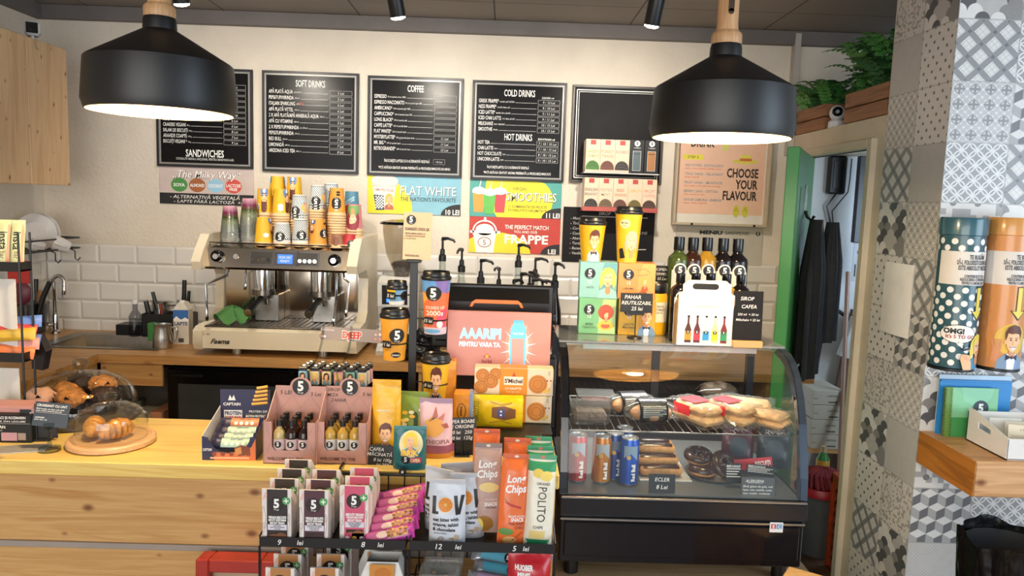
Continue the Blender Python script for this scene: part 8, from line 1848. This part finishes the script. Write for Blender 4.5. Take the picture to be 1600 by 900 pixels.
q=MB();q.lathe([(.001,0),(.032,0),(.034,.01),(.034,.13),(.014,.17),(.014,.20)],mat('bottle_green','#2f7a3a',.3),20,mts=[MATS['bottle_green'],mat('bottle_yellow','#b98a2a',.4),MATS['bottle_yellow'],MATS['bottle_green'],mat('cap_beige','#b09a78',.4)]);P=aty(1283,755,3.8);single('cleaner_bottle',q,'green and yellow cleaner bottle behind the bucket','bottle',(P.x,3.80,P.z))
q=MB();q.box(-.18,-.02,0,.18,.20,P.z-.001,pine,.002);single('step_box',q,'low wooden box under the cleaner bottle','box',(P.x+.05,3.80,0))
k0=aty(1232,884,1.86);q=MB();q.T=Matrix.Rotation(PI/4+.2,4,'Z');q.box(-.26,-.26,0,0,0,k0.z,wood('stool_pine','#d0a86e','#b0854c','X',knots=False),.003);single('wooden_box',q,'pale wooden box corner in front of the cake display','box',(k0.x,k0.y,0))
orc=mat('crate_orange','#a84422',.4,var=.08)
def crate_face(q,x0,x1,z0,z1,place):
    nx,nz=5,8
    for i in range(nx+1): a=x0+(x1-x0)*i/nx;q.add([place(a-.008,z0,0),place(a+.008,z0,0),place(a+.008,z1,0),place(a-.008,z1,0),place(a-.008,z0,.012),place(a+.008,z0,.012),place(a+.008,z1,.012),place(a-.008,z1,.012)],[(0,1,2,3),(7,6,5,4),(0,4,5,1),(1,5,6,2),(2,6,7,3),(3,7,4,0)],orc)
    for j in range(nz+1): b2=z0+(z1-z0)*j/nz;q.add([place(x0,b2-.008,0),place(x1,b2-.008,0),place(x1,b2+.008,0),place(x0,b2+.008,0),place(x0,b2-.008,.012),place(x1,b2-.008,.012),place(x1,b2+.008,.012),place(x0,b2+.008,.012)],[(0,1,2,3),(7,6,5,4),(0,4,5,1),(1,5,6,2),(2,6,7,3),(3,7,4,0)],orc)
CWX0,CWX1,CWY0,CWY1=1.535,1.80,3.06,3.30
CWZ=aty(1292,738,3.29).z
q=MB();crate_face(q,CWX0,CWX1,.01,CWZ-.02,lambda a,z,h: (a,CWY1-h,z));crate_face(q,CWY0,CWY1,.01,CWZ-.02,lambda a,z,h: (CWX0+h,a,z));crate_face(q,CWX0,CWX1,.01,CWZ-.02,lambda a,z,h: (a,CWY0+h,z));crate_face(q,CWY0,CWY1,.01,CWZ-.02,lambda a,z,h: (CWX1-h,a,z))
q.box(CWX0,CWY0,0,CWX1,CWY1,.008,orc)
for (a,b2,c2,d2) in ((CWX0-.008,CWY0-.004,CWX1,CWY0+.012),(CWX0-.008,CWY1-.012,CWX1,CWY1+.004),(CWX0-.008,CWY0,CWX0+.012,CWY1),(CWX1-.012,CWY0,CWX1+.004,CWY1)): q.box(a,b2,CWZ-.05,c2,d2,CWZ,orc,.004)
single('plastic_crate',q,'tall orange plastic crate just inside the doorway','crate')

# ================================================================ planters and camera on the ledge
pw=wood('planter_wood','#9a6a45','#6f4526','Y',knots=False,ring=14,rough=.55)
fern_m=[mat('fern_light','#5f9a4a',.6,var=.15,scale=30),mat('fern_mid','#3f7d38',.6,var=.15,scale=30),mat('fern_dark','#2b5c30',.6,var=.15,scale=30)]
def frond(q,base,az,ln,up,mt,seed):
    """arching frond with paired leaflets"""
    d=Vector((math.cos(az),math.sin(az),0));s=Vector((-d.y,d.x,0));pts=[]
    for i in range(13):
        f=i/12;pts.append(base + d*(ln*(f*.55+.45*f*f)) + Vector((0,0,up*math.sin(f*PI*.62)*1.05)))
    q.tube(pts,.0012,mt,4,caps=False)
    for i in range(2,13):
        f=i/12;L=ln*.17*math.sin(PI*min(1,f*.92+.08))**.7+.006
        t_=(pts[min(12,i+1)]-pts[i-1]).normalized()
        for k in (-1,1):
            for o in (0,.5):
                b0=pts[i]*(1-o*.5)+pts[i-1]*(o*.5);e=b0+s*k*L+t_*L*.42-Vector((0,0,L*.18));w_=t_*(L*.13+.002)
                m2=(b0+e)/2+Vector((0,0,L*.08));q.add([b0-w_*.5,b0+w_*.5,m2+w_,e,m2-w_],[(0,1,2,3,4)],mt)
def planter(label,x,y0,y1,h,seed,n,spread,lift,pl):
    t=thing('fern_planter',label,'planter',(x,(y0+y1)/2,LEDGE+.001),group='wooden fern planters on the ledge');L=(y1-y0)/2;wd=.085
    q=MB()
    for z0,z1 in ((.002,h/2-.002),(h/2+.002,h)): q.box(-wd,-L,z0,-wd+.014,L,z1,pw,.002);q.box(wd-.014,-L,z0,wd,L,z1,pw,.002);q.box(-wd+.014,-L,z0,wd-.014,-L+.014,z1,pw,.002);q.box(-wd+.014,L-.014,z0,wd-.014,L,z1,pw,.002)
    q.box(-wd+.01,-L+.01,.004,wd-.01,L-.01,.012,pw);part('box',q,t)
    q=MB();q.box(-wd+.015,-L+.015,.012,wd-.015,L-.015,h-.02,mat('soil','#2a1d14',.9,var=.3,bump=.6));part('soil',q,t)
    random.seed(seed)
    mbs=[MB(),MB(),MB()]
    for i in range(n):
        b0=Vector((random.uniform(-.05,.05),random.uniform(-L+.03,L-.03),h-.03));az=random.uniform(0,2*PI)
        frond(mbs[i % 3],b0,az,random.uniform(.10,spread),random.uniform(.06,lift),fern_m[i % 3],i)
    q=MB(); 
    for m_ in mbs:
        k=len(q.v);q.v += m_.v;ii=[q.m(x) for x in m_.mats]
        q.f += [tuple(a+k for a in f) for f in m_.f];q.mi += [ii[x] for x in m_.mi]
    part('foliage',q,t,'bushy green fern fronds',angle=80)
planter('wooden fern planter at the far end of the ledge, left of the white camera',WX1+.085,3.47,3.79,.115,4,80,.18,.15,None)
planter('wooden fern planter at the near end of the ledge against the tiled pillar',WX1+.085,2.90,3.26,.125,8,110,.22,.22,None)
p=aty(1303,200,3.34)
t=thing('security_camera','white round-headed camera between the two fern planters','camera',(WX1+.035,3.41,LEDGE+.001),rz=-.35)
q=MB();q.lathe([(.034,0),(.036,.004),(.034,.028),(.028,.034),(.026,.036)],cw,28);part('base',q,t)
q=MB();q.ball((0,0,.066),(.033,.033,.036),cw,26,16);q.ball((0,-.012,.068),(.026,.024,.027),lens_b,24,14);q.cyl((0,-.0375,.069),.008,.004,mat('camera_ring','#5d6a78',.3),18,'Y');part('head',q,t)

# ================================================================ the pillar: sleeve on its side, cup tubes, shelf
s0,s1=atx(1384,408,WX1-.004),atx(1430,408,WX1-.004);s2=atx(1378,516,WX1-.004)
q=MB();dy=s0.y-s1.y;hz=s0.z-s2.z
q.surf(lambda a,v: (-.004-.010*math.sin(PI*a)*(.4+.6*(1-v)),-dy*a,hz*v),14,14,mat('sleeve_white','#f2f0ee',.4,var=.05,bump=.2,bscale=12))
q.surf(lambda a,v: (-.0012,-dy*a,hz*v),2,2,MATS['sleeve_white']);single('paper_sleeve',q,'white paper sleeve hung on the side of the tiled pillar','paper',(WX1-.0005,s0.y,s2.z),angle=70)
shelf=thing('wall_shelf','thick pine shelf fixed to the front of the tiled pillar','shelf',(WX1,PY,.785))
SHT=.11
q=MB();q.box(0.004,-.31,0,.80,-.002,SHT,wood('shelf_pine','#cfa273','#a8743f','X',kscale=5.),.003);part('body',q,shelf)
q=MB();q.box(0,-.312,0,.0038,-.002,SHT,wood('shelf_end','#b5742f','#8a5320','Y',knots=False),.001);part('end_panel',q,shelf,'darker orange wood end')
q=MB();q.decal([s_rect(.005,SHT*.80,.80,SHT*.805,ink('#8a5a30'),1)],front(-.3102));part('seam',q,shelf)
SHZ=.785+SHT+.0005
def dispenser(px,pt,pb,y,r,label,body,cap,art):
    a,c=aty(px,pt,y),aty(px,pb,y);H=a.z-c.z
    t=thing('cup_tube',label,'cup dispenser',(a.x,y,c.z),group='cup collection tubes on the tiled pillar')
    q=MB();q.lathe([(r*.96,.0),(r,.002),(r,H-.055)],body,40,cap1=False);q.decal(art(H),cone(r,0,r,H),step=.006,eps=.0005);part('tube',q,t)
    q=MB();q.lathe([(r*1.0,H-.056),(r*1.05,H-.054),(r*1.05,H-.006),(r*1.02,H),(r*.92,H),(r*.90,H-.02),(.001,H-.02)],cap,40);part('collar',q,t)
    q=MB();q.lathe([(r*.80,-.012),(r*1.02,-.010),(r*1.02,-.001),(r*.9,0)],black_pl,36);part('foot_ring',q,t);q=MB();q.box(-.02,r*.6,.02,.02,PY-y-.002,.05,black_pl);q.box(-.02,r*.6,H-.09,.02,PY-y-.002,H-.06,black_pl);part('bracket',q,t)
def arrow(x,y0,y1,w_):
    return [s_poly([(x-w_*.30,y1),(x+w_*.30,y1),(x+w_*.30,y0+w_*1.0),(x+w_*.85,y0+w_*1.1),(x,y0),(x-w_*.85,y0+w_*1.1),(x-w_*.30,y0+w_*1.0)],ink('#2a2412'),4),s_poly([(x-w_*.24,y1-.003),(x+w_*.24,y1-.003),(x+w_*.24,y0+w_*1.0),(x+w_*.68,y0+w_*1.0),(x,y0+.006),(x-w_*.68,y0+w_*1.0),(x-w_*.24,y0+w_*1.0)],ink('#e0cc4e'),5)]
def notice(H,x0): return [s_rect(-.10,H*.56,.10,H*.78,ink('#d8d2cc'),3)]+[s_text(a,x0,H*y_,hh,ink('#2e2b2c'),bold=.03,maxw=mw,l=5) for a,y_,hh,mw in (('TE RUGĂM',.745,.014,.05),('SĂ-L FOLOSEȘTI DOAR DACĂ',.71,.014,.115),('ESTE ABSOLUT NECESAR',.675,.014,.105),('CONTRIBUIE ȘI TU LA',.62,.009,.07),('REDUCEREA CONSUMULUI',.598,.009,.09),('PENTRU O LUME MAI CURATĂ',.575,.009,.08))]
teal_p=mat('tube_teal','#24505c',.3,var=.03,coat=.3)
TBY=PY-.085
dispenser(1508,340,571,TBY,.066,'teal polka dot cup tube with a comic woman on the pillar',teal_p,mat('tube_cap_teal','#2c5a68',.25,coat=.4),lambda H: dots(-.13,.01,.13,H*.56,.042,.0098,wht,2,14)+dots(-.13,H*.78,.13,H*.885,.042,.0098,wht,2,14)+notice(H,.012)+arrow(.030,H*.325,H*.55,.030)+[s_ell(-.022,H*.235,.052,.030,BLK,5,26),s_ell(-.022,H*.235,.050,.028,wht,6,26),s_poly([(-.03,H*.18),(-.01,H*.19),(-.008,H*.14)],wht,6),s_text('OMG!',-.036,H*.255,.016,BLK,bold=.05,l=7),s_text('It\'s 5 TO GO',-.016,H*.218,.011,ink('#a82c26'),bold=.03,l=7)]+s_move(woman('#e6cf58','#4f90b0'),.008,.0,.072,ky=H*.235,dl=7)+[s_poly([(-.004,0),(.020,0),(.018,H*.05),(.010,H*.10),(-.010,H*.105),(-.014,H*.07)],SKIN,17)]+[s_line([(-.012+.003*k,H*(.098-.008*k)),(.006+.003*k,H*(.092-.010*k))],.0012,SKIN2,18) for k in range(4)]+[s_line([(-.01,H*.13),(.012,H*.145)],.006,ink('#2a2c48'),16)])
dispenser(1580,340,571,TBY,.066,'orange cup tube with a comic man in a suit on the pillar',mat('tube_orange','#cf8a4c',.3,var=.03,coat=.3),mat('tube_cap_orange','#d0934a',.25,coat=.4),lambda H: notice(H,.012)+arrow(.010,H*.325,H*.55,.030)+[s_circ(.028+.008*math.cos(a),H*.83+.008*math.sin(a),.0055,ink('#3f8aa8'),2,12) for a in (PI/2,PI/2+2.09,PI/2+4.19)]+[s_circ(.028,H*.83,.006,ink('#2a5a9a'),3,12),s_ell(0,H*.20,.05,.05,ink('#e0b84e'),1)]+s_move(man('#7f98b8'),-.046,.0,.095,ky=H*.30,dl=2)+[s_poly([(-.056,H*.05),(-.036,H*.05),(-.030,H*.14),(-.050,H*.16)],SKIN2,4)]+[s_line([(-.050+.006*k,H*.14),(-.056+.008*k,H*.20)],.005,SKIN2,4) for k in range(4)])
# menus and notebook standing behind the tray
q=MB();q.box(0,0,0,.24,.012,.185,mat('folder_blue','#2f86c8',.35,var=.03),.001);q.box(-.004,-.002,.0,.236,.0,.178,MATS['folder_blue']);q.box(.0,.012,0,.245,.016,.20,mat('folder_pale','#b9cfe0',.25),.001)
single('menu_folder',q,'blue folder standing at the back of the pillar shelf','folder',(WX1+.042,PY-.03,SHZ),.0)
t=thing('spiral_notebook','green spiral notebook with a round number badge on the shelf','notebook',(WX1+.068,PY-.062,SHZ),rz=.0,rot=(-.05,0,0))
q=MB();q.box(.0,0,0,.155,.010,.165,mat('book_green','#7fbf92',.35,var=.03),.001);q.decal([s_poly([(.03,.165),(.14,.165),(.13,.13),(.09,.10),(.04,.12)],ink('#8cc9a6'),1),s_rect(.0,.0,.155,.065,ink('#3f9150'),1),s_circ(.098,.098,.026,ink('#2c3a44'),3,30),s_text('5',.098,.100,.026,wht,bold=.05,l=4)],front(0));part('cover',q,t)
q=MB();q.box(-.022,-.002,0,0,.010,.166,mat('book_green_dark','#5f8a3a',.4),.001);part('back_cover',q,t)
q=MB()
for i in range(22):
    z=.006+.0072*i
    for x in (-.022,-.003): q.tube(arc((x,.003,z),.006,0,2*PI,10,'XY')[:-1],.0011,steel,5,closed=True)
part('spiral',q,t)
wht_p=mat('tray_plastic_white','#d9d7d3',.35,var=.02)
t=thing('storage_tray','white plastic desk tray with a handle slot on the pillar shelf','tray',(WX1+.105,PY-.29,SHZ))
q=MB();TW_,TD,TH_=.24,.20,.075
sl=[(0,0),(TD,0),(TD,TH_*1.45),(TD*.80,TH_*1.45),(TD*.1,TH_*.92),(0,TH_*.88)]
def slotted(q,x0,x1):
    a=[(0,0),(TD,0),(TD,TH_*.8),(0,TH_*.62)];b2=[(TD,TH_*1.10),(TD,TH_*1.45),(TD*.84,TH_*1.45),(0,TH_*.88),(0,TH_*.80)]
    q.prism(a,x0,x1,wht_p,'YZ');q.prism([(TD,TH_*.8),(TD,TH_*1.10),(TD*.72,TH_*1.02),(TD*.72,TH_*.75)],x0,x1,wht_p,'YZ');q.prism([(0,TH_*.62),(TD*.40,TH_*.69),(TD*.40,TH_*.91),(0,TH_*.80)],x0,x1,wht_p,'YZ');q.prism([(0,TH_*.80),(TD*.40,TH_*.91),(TD*.72,TH_*1.02),(TD,TH_*1.10),(TD,TH_*1.45),(TD*.84,TH_*1.45),(0,TH_*.88)],x0,x1,wht_p,'YZ')
slotted(q,0,.004);q.box(0,0,0,TW_,TD,.004,wht_p);q.box(0,0,0,TW_,.004,TH_*.88,wht_p,.002);q.box(.0,TD-.004,0,TW_,TD,TH_*1.3,wht_p);q.prism(sl,TW_-.004,TW_,wht_p,'YZ');part('body',q,t)
q=MB();q.box(.045,-.001,TH_*.62,TW_-.02,.0,TH_*.64,mat('tray_edge','#c9c6c0',.4));part('lip',q,t)
for i,(x,y,w_,rz_,lb,cc) in enumerate(((.10,.06,.10,-.25,'cream card standing at an angle in the white tray','#d8ceb8'),(.115,.10,.10,-.10,'second cream card behind the front one in the white tray','#cfc6b2'),(.09,.14,.10,-.05,'pale sheet at the back of the white tray','#d5d4cc'))):
    q=MB();q.box(-w_/2,0,0,w_/2,.0015,.085,mat('card_'+cc.strip('#'),cc,.5),.0003)
    if i == 0: q.decal([s_text('5 TO GO',0,.07,.006,ink('#8a7d62')),s_rect(-.04,.05,.02,.0508,ink('#6a5d48')),s_rect(-.04,.045,.01,.0458,ink('#6a5d48')),s_circ(.032,.052,.007,ink('#5a5040'),2,18)],front(0))
    single('paper_card',q,lb,'card',(WX1+.105+x,PY-.29+y,SHZ+.0045),rot=(-.12,0,rz_),group='cards in the white tray')
# bin with a black liner at the photo's lower right
q=MB();bxy=aty(1590,880,2.05)
t=thing('waste_bin','waste bin with a black bin liner below the pillar shelf','bin',(bxy.x+.02,2.10,0));zt=aty(1570,850,2.05).z
q=MB();q.lathe([(.10,0),(.13,zt-.03),(.126,zt-.03),(.097,.01),(.001,.01)],mat('bin_grey','#2a2b2e',.4),36,cap1=False);part('body',q,t)
q=MB()
def liner(u,v):
    a=2*PI*u;k=1+.035*math.sin(9*a+4*v)+.025*math.sin(17*a+9*v)
    if v < .55: f=v/.55;return ((.128+.014*f)*k*math.cos(a),(.128+.014*f)*k*math.sin(a),zt-.20+.20*f+.012*math.sin(5*a)*f)
    f=(v-.55)/.45;return ((.142-.022*f)*k*math.cos(a),(.142-.022*f)*k*math.sin(a),zt-.30*f+.012*math.sin(5*a)*(1-f))
q.surf(liner,90,22,bag_m);part('liner',q,t,'creased black liner',angle=80)
